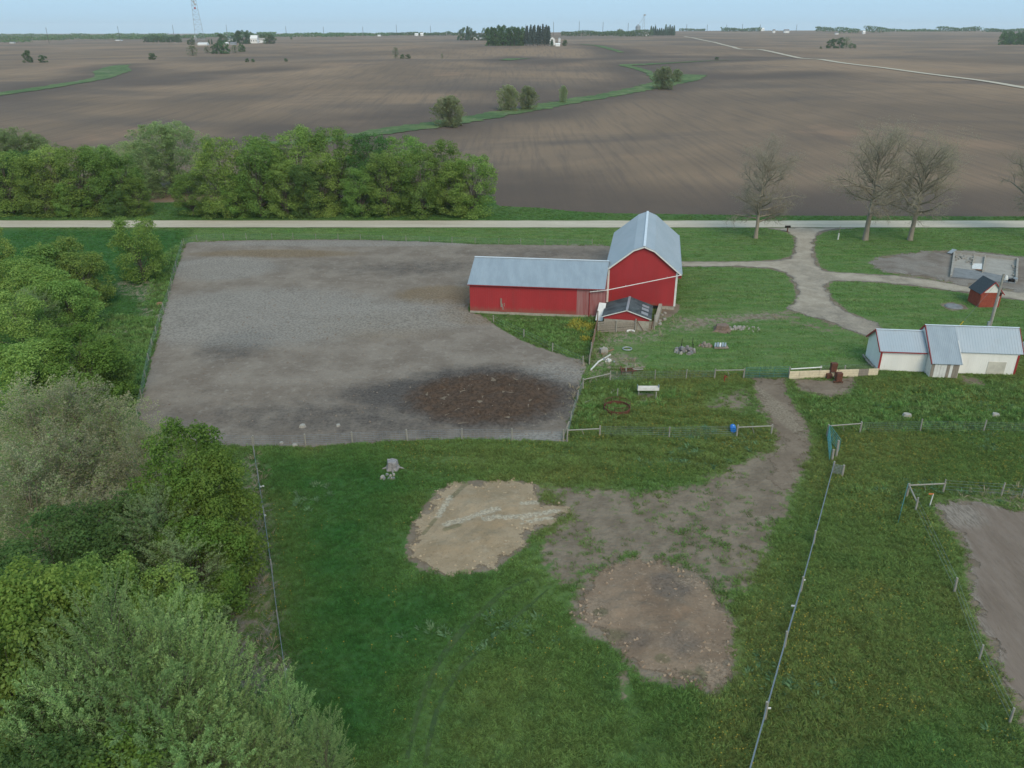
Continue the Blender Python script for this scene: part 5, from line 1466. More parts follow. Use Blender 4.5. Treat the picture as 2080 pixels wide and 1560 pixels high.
def feathery(seed, H, Wd, nspray, nleaf, slen, lsize, base=.06, top=.4, aspect=.28, droop=.12, upw=.8, inner=.35, fill=1.0):
    """crown of plumes: shoots that sweep outwards and up with rows of narrow leaves"""
    r_ = np.random.default_rng(seed)
    f = base + (1 - base) * r_.random(nspray) ** .85 * .95
    ang = np.arange(nspray) * 2.39996 + r_.uniform(-.5, .5, nspray)
    lobe = 1 + .20 * np.sin(ang * 3 + seed) + .14 * np.sin(ang * 5 + f * 9 + seed)
    q = np.where(r_.random(nspray) < inner, r_.random(nspray) * .7, .72 + .28 * r_.random(nspray))
    rad = Wd / 2 * crown_profile(f, base, top) * q * lobe
    tip = np.stack([rad * np.cos(ang), rad * np.sin(ang), f * H * (1 + .05 * np.sin(ang * 4 + seed))], 1)
    out = np.stack([np.cos(ang), np.sin(ang), np.zeros(nspray)], 1)
    el = np.clip(upw * (.25 + .95 * f) + r_.normal(0, .18, nspray), -.2, 1.45)
    d = unit(out * np.cos(el)[:, None] + np.array([0, 0, 1.]) * np.sin(el)[:, None] + r_.normal(0, .16, (nspray, 3)))
    L = slen * r_.uniform(.6, 1.25, nspray)
    start = tip - d * L[:, None]
    per = max(6, nleaf // nspray)
    idx = np.repeat(np.arange(nspray), per); n_ = len(idx)
    u = r_.random(n_) ** .8
    side = unit(r_.normal(size=(n_, 3)) - 0)
    side = unit(side - d[idx] * np.sum(side * d[idx], 1, keepdims=True))
    w = L[idx] * .26 * (1 - u) ** .7 * fill + .03
    off = r_.random(n_) ** .6
    c = start[idx] + d[idx] * (u * L[idx])[:, None] + side * (w * off)[:, None] + d[idx] * (w * off * .8)[:, None]
    c[:, 2] -= droop * L[idx] * u ** 2
    c[:, 2] = np.maximum(c[:, 2], .15)
    ax = unit(d[idx] * .8 + side * .7 + r_.normal(0, .25, (n_, 3)))
    nrm = np.cross(ax, r_.normal(size=(n_, 3))); nrm = unit(nrm * np.sign(nrm[:, 2:3] + 1e-6) + np.array([0, 0, 1.0]))
    V, F = leaf_quads(c, nrm, lsize * r_.uniform(.6, 1.4, n_), aspect, r_, ax, .1)
    sh = (r_.random(nspray) - .5)[idx]
    crown = mesh_np("crown", V, F, None, {'rnd': ('FACE', np.clip(r_.normal(.5, .2, n_) + .4 * sh, 0, 1))})
    tips = start[r_.permutation(nspray)[:26]]
    V1, F1 = limbs(r_, H, tips, H * .017)
    V2, F2 = cones(start, start + d * (L * .8)[:, None] - np.array([0, 0, 1.]) * (droop * L * .6)[:, None], np.full(nspray, .018), np.full(nspray, .005), 3)
    return mesh_np("trunk", np.concatenate([V1, V2]), np.concatenate([F1, F2 + len(V1)]), None, None, True), crown


def bare_tree(seed, H, Wd, nbud, bsize, fork=.38, twist=.25, depth=6):
    """leafless tree: forks down to fine twigs, with small buds at their ends"""
    r_ = np.random.default_rng(seed); S = []; ends = []

    def go(p, d, L, r, lev):
        if lev == depth:
            ends.append((p, d)); return
        q = p; segs_ = 2 if lev < 3 else 1; rr = r
        for i in range(segs_):
            d = unit(d + r_.normal(0, twist * (.6 if lev < 2 else 1), 3) + np.array([0, 0, .05]))
            n_ = q + d * L / segs_; r2 = rr * (.86 if lev < 3 else .7)
            S.append((q, n_, rr, r2)); q, rr = n_, r2
        kids = 3 if lev in (1, 2, 3, 4) else 2
        if lev == 0: kids = 4
        for j in range(kids):
            a = j * 6.283 / kids + r_.uniform(0, 2); o = np.array([math.cos(a), math.sin(a), 0])
            o = unit(o - d * (o @ d)); sp_ = r_.uniform(.35, .95) if j else r_.uniform(.05, .4)
            go(q, unit(d * math.cos(sp_) + o * math.sin(sp_) + np.array([0, 0, .10 if lev < 3 else -.02])), L * r_.uniform(.62, .88), rr * (.78 if j == 0 else .56), lev + 1)
        if lev in (1, 2) and r_.random() < .8:
            a = r_.uniform(0, 6.28); go(p + (q - p) * r_.uniform(.3, .8), unit(np.array([math.cos(a), math.sin(a), .25])), L * .55, rr * .35, lev + 2)
    go(np.array([0, 0, -.2]), np.array([0, 0, 1.]), H * fork, H * .028, 0)
    ends_p = np.array([e[0] for e in ends]); zmax = ends_p[:, 2].max(); rmax = np.percentile(np.hypot(ends_p[:, 0], ends_p[:, 1]), 93)
    sc = np.array([Wd / 2 / rmax, Wd / 2 / rmax, H / zmax])
    zz = lambda p: p * np.array([1, 1, 1]) * (sc * np.clip((p[:, 2:3]) / (H * .3), 0, 1) + np.array([1, 1, sc[2]]) * (1 - np.clip(p[:, 2:3] / (H * .3), 0, 1)))
    p0 = zz(np.array([s[0] for s in S])); p1 = zz(np.array([s[1] for s in S]))
    V, F = cones(p0, p1, np.maximum([s[2] * (1 if s[2] > .06 else .7) for s in S], .011), np.maximum([s[3] * (1 if s[2] > .06 else .7) for s in S], .007), 4)
    idx = r_.integers(0, len(ends), nbud)
    c = zz(ends_p)[idx] + r_.normal(0, .38, (nbud, 3)) * np.array([1, 1, .8])
    Vb, Fb = leaf_quads(c, unit(r_.normal(size=(nbud, 3))), bsize * r_.uniform(.5, 1.4, nbud), .5, r_)
    return mesh_np("trunk", V, F, None, None, True), mesh_np("crown", Vb, Fb, None, {'rnd': ('FACE', r_.random(nbud))})


def bare_crown(seed, H, Wd, low, nlimb, nbud, bsize, lean=.0):
    """a trunk that runs up through an oval crown of limbs, branches and fine twigs, with buds on the twigs"""
    r_ = np.random.default_rng(seed); S = []; tips = []
    fs = np.linspace(0, .9, 11); tr = np.stack([lean * H * fs ** 1.5 + r_.normal(0, .010 * H, 11) * fs, r_.normal(0, .010 * H, 11) * fs, fs * H], 1); tr[0] = [0, 0, -.2]
    rr_ = H * .027 * (1 - fs) ** .8 + .03; rr_[0] *= 1.25
    for i in range(10): S.append((tr[i], tr[i + 1], rr_[i], rr_[i + 1]))

    def shoot(p, d, L, r, lev):
        n_ = 3 if lev < 2 else 2; q = p; d0 = d
        for i in range(n_):
            d = unit(d + r_.normal(0, .22 if lev < 2 else .3, 3) + np.array([0, 0, .10 if lev < 2 else 0]))
            e = q + d * L / n_; r2 = r * (.78 if i < n_ - 1 else .6); S.append((q, e, r, r2))
            if lev < 3:
                for _ in range((2, 2, 2)[lev]):
                    o = unit(r_.normal(size=3)); o = unit(o - d * (o @ d)); a = r_.uniform(.5, 1.15)
                    shoot(q + (e - q) * r_.uniform(.2, 1), unit(d * math.cos(a) + o * math.sin(a) + np.array([0, 0, .12])), L * r_.uniform(.38, .58), r * (.5 if lev else .45), lev + 1)
            q, r = e, r2
        tips.append(q)
        if lev == 3: tips.append(p + (q - p) * .5)
    for k in range(nlimb):
        f = low + (.88 - low) * (k + r_.random()) / nlimb; j = min(9, int(f / .9 * 10)); g = f / .9 * 10 - j
        p = tr[j] * (1 - g) + tr[j + 1] * g; a = k * 2.39996 + r_.uniform(-.4, .4); u = (f - low) / (1 - low)
        L = Wd / 2 * math.sqrt(max(.08, 1 - ((u - .42) / .72) ** 2)) * r_.uniform(.78, 1.1)
        el = .15 + .95 * u + r_.normal(0, .15)
        shoot(p, np.array([math.cos(a) * math.cos(el), math.sin(a) * math.cos(el), math.sin(el)]), L * .88, H * .011 * (1.25 - .8 * u), 0)
    V, F = cones([x[0] for x in S], [x[1] for x in S], np.maximum([x[2] for x in S], .010), np.maximum([x[3] for x in S], .006), 4)
    tips = np.array(tips); idx = r_.integers(0, len(tips), nbud); c = tips[idx] + r_.normal(0, .30, (nbud, 3))
    nrm = r_.normal(size=(nbud, 3)); nrm[:, 2] = np.abs(nrm[:, 2]) + .5
    Vb, Fb = leaf_quads(c, unit(nrm), bsize * r_.uniform(.5, 1.4, nbud), .5, r_)
    return mesh_np("trunk", V, F, None, None, True), mesh_np("crown", Vb, Fb, None, {'rnd': ('FACE', r_.random(nbud))})


def conifer(seed, H, Wd, n_, ls):
    r_ = np.random.default_rng(seed); f = r_.random(n_) ** .8; ang = r_.uniform(0, 6.283, n_)
    tier = .75 + .25 * np.sin(f * 46)
    rad = Wd / 2 * (1 - f) ** .75 * (.5 + .5 * r_.random(n_)) * tier + .15
    c = np.stack([rad * np.cos(ang), rad * np.sin(ang), .06 * H + .94 * f * H], 1)
    nrm = unit(np.stack([np.cos(ang), np.sin(ang), np.full(n_, .9)], 1) + r_.normal(0, .5, (n_, 3)))
    V, F = leaf_quads(c, nrm, ls * r_.uniform(.6, 1.4, n_), .6, r_)
    Vt, Ft = cones([[0, 0, -.2]], [[0, 0, H * .9]], np.array([H * .018]), np.array([.03]), 6)
    return mesh_np("trunk", Vt, Ft), mesh_np("crown", V, F, None, {'rnd': ('FACE', r_.random(n_))})


def kind(pair, bark, leaf):
    t, c = pair
    t.materials.append(bark); c.materials.append(leaf)
    return pair


def recoloured(pair, leaf):
    c = pair[1].copy(); c.materials.clear(); c.materials.append(leaf)
    return pair[0], c


# near kinds (modelled at true size)
K_FEATH = [kind(feathery(s, 12.5, 10.5, 520, 44000, 2.6, .17, top=.45, upw=1.05, inner=.25, fill=.5), M_BARK, LF_SILVER) for s in (1, 2, 3)]
K_GREYF = kind(feathery(7, 11, 9, 420, 28000, 2.2, .16, top=.45, fill=.55), M_BARK, LF_GREYG)
K_TAN = [kind(feathery(s, 12, 11, 480, 26000, 2.1, .16, top=.5, aspect=.5, fill=1.35, inner=.4, droop=.05), M_BARKT, LF_TAN) for s in (11, 12)]
K_BRIGHT = [kind(broadleaf(s, 12, 8.5, 62, 26000, .24, base=.05), M_BARK, LF_BRIGHT) for s in (21, 22)]
K_DARKN = kind(broadleaf(25, 10, 9, 54, 20000, .24, base=.03), M_BARKD, LF_DARK)
K_MAPLE = [kind(broadleaf(s, 10, 9, 70, 20000, .25, base=.02, top=.5, cl=(.14, .23)), M_BARK, LF_MAPLE) for s in (31, 32, 33)]
# beyond the road
K_GROVE = [kind(broadleaf(s, 16, 11.5, 90, 25000, .30, base=.0, top=.5, cl=(.14, .22)), M_BARK, LF_MAPLE) for s in (41, 42, 43, 44)]
K_GROVED = recoloured(K_GROVE[1], LF_DARK)
K_WILLOW = [kind(feathery(s, 14, 15, 700, 60000, 2.6, .31, base=.03, top=.5, upw=.75, fill=1.6, droop=.2), M_BARK, LF_WILLOW) for s in (51, 52)]
K_BUSHW = [kind(feathery(s, 11, 11, 360, 26000, 2.6, .46, base=.0, top=.45, upw=.9, fill=1.7, droop=.1), M_BARKT, LF_FIELDW) for s in (55, 56)]
K_OAK = kind(bare_crown(61, 16, 14.5, .20, 26, 24000, .13), M_BARKT, LF_OAKBUD)
K_BARE = [kind(bare_crown(65, 19, 18, .36, 26, 26000, .14, .03), M_BARKT, LF_BUD), kind(bare_crown(66, 19, 18, .30, 24, 26000, .14, -.03), M_BARKT, LF_BUD)]
# far kinds, for a size of one metre (scaled when placed)
K_FARB = [kind(broadleaf(s, 10, 10, 26, 3600, .62, base=.0), M_BARKD, LF_FAR) for s in (71, 72, 73)]
K_FARP = [kind(feathery(s, 10, 9, 130, 3200, 2.0, .5, base=.05, fill=1.7), M_BARKD, LF_FARP) for s in (75, 76)]
K_FARC = [kind(conifer(s, 10, 3.6, 1600, .55), M_BARKD, LF_CONIF) for s in (81, 82)]
K_FARCD = recoloured(K_FARC[0], LF_CONIFD)
K_POPLAR = [kind(broadleaf(s, 10, 4.6, 30, 2400, .5, base=.0, top=.5, cl=(.22, .34)), M_BARKD, LF_FAR) for s in (85, 86)]


def plant(name, pair, loc, h, w=None, rot=None, label=None, cat="tree", group=None, href=None, wref=None, leaf=None):
    """a tree with its trunk and crown at a place, scaled to height h (and width w)"""
    t, c = pair
    o = thing(name, label, cat, loc, group)
    zs = np.array([v.co.z for v in c.vertices[:: max(1, len(c.vertices) // 400)]]).max() if href is None else href
    s = h / zs
    sw = s if w is None else w / wref
    o.scale = (sw, sw, s)
    o.rotation_euler = (0, 0, rng.uniform(0, 6.28) if rot is None else rot)
    obj("trunk", t, o); obj("crown", c, o)
    return o


def top_at(px, py, h):
    """ground point of a tree of height h whose top is seen at a pixel, on the level yard"""
    p = gp(px, py, h)
    return np.array([p[0], p[1], zf(p[0], p[1])])


# oaks and elms by the house
plant("bare_tree", K_OAK, gp(1535, 484), 14.6, 14, 0.6, "gnarled bare oak budding on the lawn beside the road, left of the driveway mouth", "tree", None, 16, 14.5)
tA = plant("bare_tree", K_BARE[0], gp(1757, 488), 16.5, 16.5, 1.0, "tall bare tree with a straight pale trunk by the road, beside the marker post", "tree", None, 19, 18)
tB = plant("bare_tree", K_BARE[1], gp(1848, 488), 15.8, 16.5, 2.2, "bare tree with a low heavy side limb, second from the right by the road", "tree", None, 19, 18)
plant("bare_tree", K_BARE[0], gp(2102, 486), 17.5, 17, 4.0, "greening bare tree cut by the right edge of the picture", "tree", None, 19, 18)

# grove between road and field
GROVE = [(394, 330, 437, 9, 8, 0), (462, 277, 438, 16, 11, 1), (530, 290, 438, 14.5, 10, 2), (545, 272, 425, 15.5, 11, 3), (612, 266, 425, 17, 12, 0), (628, 330, 439, 11, 8.5, 4), (655, 300, 436, 13, 9, 1), (690, 266, 424, 17, 12, 2),
         (735, 345, 439, 10, 8, 3), (758, 276, 425, 16, 11, 4), (790, 310, 437, 13, 9, 0), (826, 282, 425, 15.5, 11, 1), (858, 320, 438, 13, 9.5, 2), (905, 297, 430, 15, 9, 3), (925, 330, 438, 11.5, 9, 0), (962, 325, 437, 12.5, 10, 1),
         (585, 330, 438, 11, 9, 2), (490, 340, 439, 9, 8, 3)]
GL = ["short bushy tree at the near left end of the roadside grove", "tall rounded tree second from the left end of the roadside grove", "leaning green tree in the front left of the roadside grove", "tree rising behind the front left trees of the roadside grove",
      "tallest tree at the left middle of the roadside grove", "dark green tree low in the front middle of the roadside grove", "yellow green tree in the front middle of the roadside grove", "tall tree at the middle back of the roadside grove",
      "small rounded tree at the road edge, middle of the grove", "dark tree at the middle back of the roadside grove", "medium tree in the front right half of the roadside grove", "tall tree at the right back of the roadside grove",
      "broad tree in front of the right half of the roadside grove", "twin topped tree near the right end of the roadside grove", "low tree filling the front of the right end of the grove", "rounded tree forming the right end of the roadside grove",
      "leafy tree in the front left half of the roadside grove", "small tree at the road edge near the left end of the grove"]
for (px, pt, pb, h_, w_, k_), lb in zip(GROVE, GL):
    plant("grove_tree", K_GROVED if k_ == 4 else K_GROVE[k_], gp(px, pb), h_, w_, None, lb, "tree", "trees of the grove beyond the road", 16, 11.5)
LEFTG = [(28, 432, 13, 11, 1), (95, 436, 12, 10, 0), (120, 430, 13.5, 11, 2), (178, 434, 14, 11, 1), (222, 434, 14, 10, 2), (258, 434, 12.5, 9.5, 3), (286, 437, 8, 6, 0), (-20, 432, 12, 11, 4), (70, 415, 12, 10, 4), (148, 440, 7, 6, 0), (250, 440, 6, 6, 4)]
LL_ = ["tree at the left edge of the thicket beyond the road", "bright green tree at the left of the roadside thicket", "rounded tree behind a bare trunk in the roadside thicket", "broad tree in the middle of the left roadside thicket", "yellow green tree right of the middle of the left thicket",
       "tree near the right end of the left roadside thicket", "low tree at the gap in the trees beyond the road", "dark tree cut by the left edge beyond the road", "dark tree behind the left roadside thicket", "low shrub in front of the left roadside thicket", "dark low shrub near the right end of the left thicket"]
for (px, pb, h_, w_, k_), lb in zip(LEFTG, LL_):
    plant("thicket_tree", K_GROVED if k_ == 4 else K_GROVE[k_], gp(px, pb), h_, w_, None, lb, "tree", "trees of the thicket beyond the road", 16, 11.5)
for px, pb, h_, w_, k_, lb in ((358, 392, 16.8, 21, 0, "big pale feathery willow behind the gap in the roadside trees"), (290, 385, 12, 13, 1, "pale willow to the left of the big feathery willow"), (30, 372, 14, 16, 1, "pale willow at the left edge behind the thicket"),
                               (85, 368, 12, 12, 0, "smaller pale willow behind the left thicket"), (215, 370, 9.5, 9, 1, "faint thin willow between the two willow groups")):
    plant("willow_tree", K_WILLOW[k_], gp(px, pb), h_, w_, None, lb, "tree", None, 14, 15)
plant("bare_sapling", K_OAK, gp(118, 436), 8.5, 6, 2.0, "bare pale sapling in front of the left roadside thicket", "tree", None, 15.5, 12.5)

# willows and shrubs along the waterway in the field
for px, pb, h_, w_, k_, lb in ((913, 256, 57, 66, 0, "round willow bush in the waterway nearest the grove"), (1033, 224, 48, 46, 1, "willow bush in the waterway, left one of a touching pair"), (1072, 222, 44, 40, 0, "willow bush in the waterway, right one of a touching pair"),
                               (1144, 208, 32, 18, 1, "thin small willow standing alone in the waterway"), (1346, 181, 42, 46, 0, "pale willow bush at the far bend of the waterway"), (1374, 166, 24, 24, 1, "low bush behind the pale willow at the waterway bend")):
    P_ = gp(px, pb); m_ = px_size(P_)
    plant("willow_bush", K_BUSHW[k_], P_, h_ * m_ * 1.06, w_ * m_, None, lb, "bush", None, 11, 11)

# left bank trees by the feedlot
plant("maple_tree", recoloured(K_MAPLE[0], LF_LONE), gp(292, 568), 9.6, 7.6, .4, "rounded maple with a leaning trunk at the head of the feedlot fence", "tree", None, 10, 9)
for px, py, h_, w_, k_, lb in ((60, 506, 8.5, 9, 1, "maple at the back of the clump left of the feedlot"), (112, 488, 8.6, 8, 0, "tall maple crowning the clump left of the feedlot"), (158, 508, 7.8, 7, 2, "maple on the feedlot side of the left clump"), (78, 545, 8, 8, 2, "maple in the front of the clump left of the feedlot"),
                               (132, 566, 7, 7, 1, "low maple hanging over the grass at the right of the left clump"), (20, 530, 8.5, 8, 2, "maple at the left edge behind the left clump"), (-45, 455, 9, 7, 0, "maple at the left edge below the road"), (20, 600, 8, 8, 0, "maple in front at the left edge of the clump")):
    plant("maple_tree", K_MAPLE[k_], top_at(px, py, h_), h_, w_, None, lb, "tree", None, 10, 9)
for px, py, h_, w_, pr, hw, nm, lb in (
        (52, 582, 7.5, 7.5, K_GREYF, (11, 9), "willow_tree", "grey green willow below the maple clump at the left edge"),
        (150, 668, 8.5, 8.5, K_BRIGHT[0], (12, 8.5), "maple_tree", "bright maple above the tan budding trees"),
        (60, 690, 8, 8.5, K_MAPLE[1], (10, 9), "maple_tree", "maple at the left edge behind the tan budding trees"),
        (198, 690, 6.5, 6, K_MAPLE[2], (10, 9), "maple_tree", "small maple leaning out toward the feedlot"),
        (40, 765, 11, 10, K_TAN[0], (12, 11), "budding_tree", "tan budding tree at the left edge"),
        (130, 765, 11.5, 10, K_TAN[1], (12, 11), "budding_tree", "tallest tan budding tree at the middle left"),
        (215, 800, 9.5, 8, K_TAN[0], (12, 11), "budding_tree", "tan budding tree nearest the feedlot"),
        (110, 860, 10, 9.5, K_TAN[0], (12, 11), "budding_tree", "tan budding tree in front with dark twigs showing"),
        (280, 858, 9.5, 6.5, K_TAN[1], (12, 11), "budding_tree", "narrow tan budding tree beside the bright green maple"),
        (20, 900, 10, 9, K_TAN[1], (12, 11), "budding_tree", "tan budding tree low at the left edge"),
        (165, 985, 7.5, 8, K_TAN[0], (12, 11), "budding_tree", "low tan budding tree above the willows"),
        (360, 866, 12.0, 6.6, K_BRIGHT[0], (12, 8.5), "maple_tree", "bright green maple reaching over the lower feedlot corner"),
        (412, 925, 10.5, 6.0, K_BRIGHT[1], (12, 8.5), "maple_tree", "bright green maple nearest the left meadow fence"),
        (385, 1040, 8.0, 5.6, K_BRIGHT[0], (12, 8.5), "maple_tree", "lower bright green maple by the brush pile"),
        (300, 985, 10, 7.5, K_GREYF, (11, 9), "willow_tree", "grey green feathery tree behind the bright maples"),
        (345, 1070, 8.5, 7.0, K_GREYF, (11, 9), "willow_tree", "grey green feathery tree in front of the bright maples"),
        (215, 1035, 8.5, 7.5, K_DARKN, (10, 9), "dark_tree", "dark green tree in the hollow between tan and feathery trees"),
        (90, 1080, 8.0, 8, K_DARKN, (10, 9), "dark_tree", "dark green tree in the hollow at the left edge"),
        (205, 1130, 8.5, 5.0, K_MAPLE[1], (10, 9), "maple_tree", "bright maple top between the dark hollow and the feathery tree"),
        (335, 1175, 7, 5.0, K_MAPLE[0], (10, 9), "maple_tree", "small maple between the feathery trees"),
        (45, 1160, 12, 7.0, K_BRIGHT[1], (12, 8.5), "maple_tree", "yellow green maple at the left edge above the lower trees"),
        (-30, 1260, 11, 7, K_MAPLE[2], (10, 9), "maple_tree", "maple cut by the left edge of the picture"),
        (182, 1172, 13.5, 7.5, K_FEATH[0], (12.5, 10.5), "silver_maple", "tallest plume of the silver green feathery trees"),
        (300, 1205, 12.0, 7.5, K_FEATH[1], (12.5, 10.5), "silver_maple", "silver green feathery tree in the middle of the lower group"),
        (385, 1270, 10.5, 7.0, K_FEATH[2], (12.5, 10.5), "silver_maple", "silver green feathery tree on the meadow side of the lower group"),
        (110, 1330, 11.0, 7.5, K_FEATH[1], (12.5, 10.5), "silver_maple", "silver green feathery tree at the left of the lower group"),
        (255, 1340, 11.0, 8.0, K_FEATH[2], (12.5, 10.5), "silver_maple", "silver green feathery tree low in the lower group"),
        (400, 1400, 8.5, 6.0, K_FEATH[0], (12.5, 10.5), "silver_maple", "silver green feathery tree at the foot of the brush strip"),
        (560, 1375, 6.5, 3.6, K_FEATH[1], (12.5, 10.5), "sapling", "pale sapling standing against the left meadow fence"),
        (648, 1440, 5.5, 2.9, K_FEATH[2], (12.5, 10.5), "sapling", "pale sapling standing alone in front of the dark meadow"),
        (520, 1450, 6.5, 5.0, K_FEATH[0], (12.5, 10.5), "silver_maple", "silver green feathery tree at the bottom edge by the fence"),
        (330, 1440, 9.0, 7.0, K_FEATH[0], (12.5, 10.5), "silver_maple", "silver green feathery tree at the bottom edge"),
        (200, 1490, 8.5, 6.0, K_BRIGHT[0], (12, 8.5), "maple_tree", "bright maple at the bottom edge under the feathery trees"),
        (60, 1480, 9.0, 7.0, K_DARKN, (10, 9), "dark_tree", "dark tree at the bottom left corner")):
    plant(nm, pr, top_at(px, py, h_), h_, w_, None, lb, "tree", None, hw[0], hw[1])

# distant trees: (px, base, height, width, kind, group label)
FG = {'p': ("conifer_tree", "distant conifer of the dark windbreak in the fields", "windbreak in the far fields")}
far_id = 0


def far_tree(px, pb, hp_, wp_, pair, name, label, group=None, hw=(10, 10), cat="tree", Y=None):
    P_ = gp(px, pb)
    m_ = px_size(P_)
    return plant(name, pair, P_, hp_ * m_, wp_ * m_, None, label, cat, group, hw[0], hw[1])


for i in range(17):
    f = i / 16; dk = f > .58
    for row in (0, 1):
        px = 993 + f * 120 + (3 if row else 0) + rng.uniform(-1.5, 1.5)
        hh_ = rng.uniform(31, 36) + (2 if dk else 0)
        if dk: far_tree(px, 93 - row * 3.5, hh_ - row, 13, K_FARCD, "conifer_tree", "dark conifer of the windbreak's right half in the far fields", "dark windbreak conifers", (10, 3.6))
        else: far_tree(px, 93 - row * 3.5, hh_ - row * .5, 14, K_POPLAR[i % 2], "windbreak_tree", "green leafy tree of the windbreak's left half in the far fields", "green windbreak trees", (10, 4.6))
for i, (px, hh_) in enumerate(((935, 20), (945, 24), (955, 23), (963, 17), (975, 14), (985, 22), (950, 26), (992, 24))):
    far_tree(px, 82, hh_, 15, K_FARB[i % 3] if i < 6 else K_FARC[i % 2], "farm_tree", "tree of the farm grove left of the windbreak", "farm grove left of the windbreak", (10, 10) if i < 6 else (10, 3.6))
for i in range(12):
    px = 1322 + i * 4.2
    far_tree(px, 73, rng.uniform(13, 21) if i < 7 else rng.uniform(17, 23), 9, K_FARC[i % 2], "conifer_tree", "conifer in the row right of the grain bin on the skyline", "skyline conifers right of the grain bin", (10, 3.6))
for px, pb, h_, w_, k_, lb in ((58, 127, 22, 20, K_FARB[0], "solitary pale green tree in the far left fields"), (88, 127, 14, 17, K_FARB[1], "bushy shrub right of the solitary tree in the far left fields"), (310, 121, 12, 16, K_FARB[2], "low shrub in the far left fields below the farm"),
                               (392, 113, 20, 24, K_FARP[0], "pale thin tree in the field below the lattice tower"), (421, 108, 14, 14, K_FARP[1], "pale bush left of the dark clump below the farm"), (440, 109, 19, 22, K_FARB[0], "dark green tree at the left of the clump below the farm"), (456, 109, 25, 24, K_FARB[1], "dark round tree at the right of the clump below the farm"),
                               (478, 107, 15, 17, K_FARP[0], "grey green bush right of the clump below the farm"), (492, 105, 14, 14, K_FARB[2], "small dark bush at the end of the clump below the farm"), (502, 126, 7, 9, K_FARB[0], "tiny shrub, left one of two in the middle left field"), (514, 126, 6, 8, K_FARB[1], "tiny shrub, right one of two in the middle left field"), (581, 125, 6, 7, K_FARB[2], "tiny lone shrub in the middle left field"),
                               (804, 119, 23, 14, K_FARP[1], "slim tall tree on the crest of the middle field"), (817, 119, 8, 11, K_FARB[0], "low shrub beside the slim tree on the middle crest"), (829, 119, 8, 12, K_FARB[1], "low dark shrub right of the slim tree on the middle crest"), (898, 119, 10, 6, K_FARP[0], "small lone tree on the crest left of the windbreak"),
                               (389, 91, 11, 15, K_FARB[2], "round tree left of the lattice tower"), (425, 91, 10, 5, K_FARC[0], "small conifer right of the lattice tower"), (431, 91, 11, 5, K_FARC[1], "second small conifer right of the lattice tower"), (452, 88, 17, 22, K_FARB[0], "tree at the left of the farm on the left skyline"), (495, 89, 25, 30, K_FARB[1], "big dark tree in front of the white farmhouse"),
                               (548, 89, 18, 26, K_FARB[2], "round tree right of the white farmhouse"), (470, 86, 13, 20, K_FARB[2], "tree behind the dark machine shed on the left skyline"), (482, 87, 18, 20, K_FARB[0], "tree between the machine shed and the white farmhouse"), (507, 85, 20, 18, K_FARB[2], "tall tree rising behind the white farmhouse"), (534, 84, 13, 16, K_FARB[1], "tree behind the pale shed right of the farmhouse"), (592, 80, 6, 5, K_FARB[0], "tiny tree on the left skyline field"), (1147, 93, 11, 11, K_FARB[2], "bush right of the white arched barn by the windbreak"), (1121, 94, 13, 10, K_FARC[1], "conifer in front of the white arched barn"),
                               (1686, 98, 17, 20, K_FARB[0], "bush at the left of the clump in the far right field"), (1704, 98, 20, 22, K_FARB[1], "round bush in the middle of the clump in the far right field"), (1718, 98, 22, 18, K_FARP[1], "pale taller bush in the clump in the far right field"), (1731, 98, 9, 14, K_FARB[2], "low bush at the right of the clump in the far right field"), (1667, 99, 4, 5, K_FARB[0], "tiny shrub left of the clump in the far right field"), (1456, 121, 5, 9, K_FARB[1], "tiny shrub on the field line left of the country road")):
    wr_ = 3.6 if k_ in K_FARC else (9 if k_ in K_FARP else 10)
    far_tree(px, pb, h_, w_, k_, "far_tree" if h_ > 9 else "shrub", lb, None, (10, wr_), "tree" if h_ > 9 else "shrub")
for i in range(14): far_tree(2036 + i * 6 + rng.uniform(-2, 2), 91 - (i % 3), rng.uniform(20, 26), 17, K_FARB[i % 3], "grove_tree", "dark tree of the grove cut by the right edge of the far fields", "grove at the far right edge")
for i in range(9): far_tree(298 + i * 8 + rng.uniform(-2, 2), 86 - (i % 2), rng.uniform(9, 15), 14, K_FARB[i % 3], "row_tree", "tree of the row left of the lattice tower", "tree row left of the tower")


# far woods on the skyline: one mass each
def wood(name, label, spans, leaf, seed, kind_='stuff'):
    r_ = np.random.default_rng(seed); C_, S_ = [], []
    for x0, x1, pb, hh_, dens in spans:
        P0_ = gp(x0, pb); P1_ = gp(x1, pb); m_ = px_size((P0_ + P1_) / 2)
        n_ = int((x1 - x0) * dens)
        f = r_.random(n_); env = .55 + .45 * vnoise(f * (x1 - x0) / 11, f * 0 + seed, seed)
        b_ = P0_ + (P1_ - P0_) * f[:, None]
        top = hh_ * m_ * env
        b_[:, 2] += top * r_.random(n_) ** .7
        b_[:, 1] += r_.normal(0, 12, n_)
        C_.append(b_); S_.append(np.full(n_, 3.2 * m_) * r_.uniform(.6, 1.3, n_))
    c = np.concatenate(C_); s = np.concatenate(S_); n_ = len(c)
    V, F = leaf_quads(c, unit(r_.normal(size=(n_, 3)) + np.array([0, -.4, .5])), s, .7, r_)
    o = c.mean(0)
    return tag(obj(name, mesh_np(name, V - o, F, leaf, {'rnd': ('FACE', r_.random(n_))}), None, o), label, "wood", None, kind_)


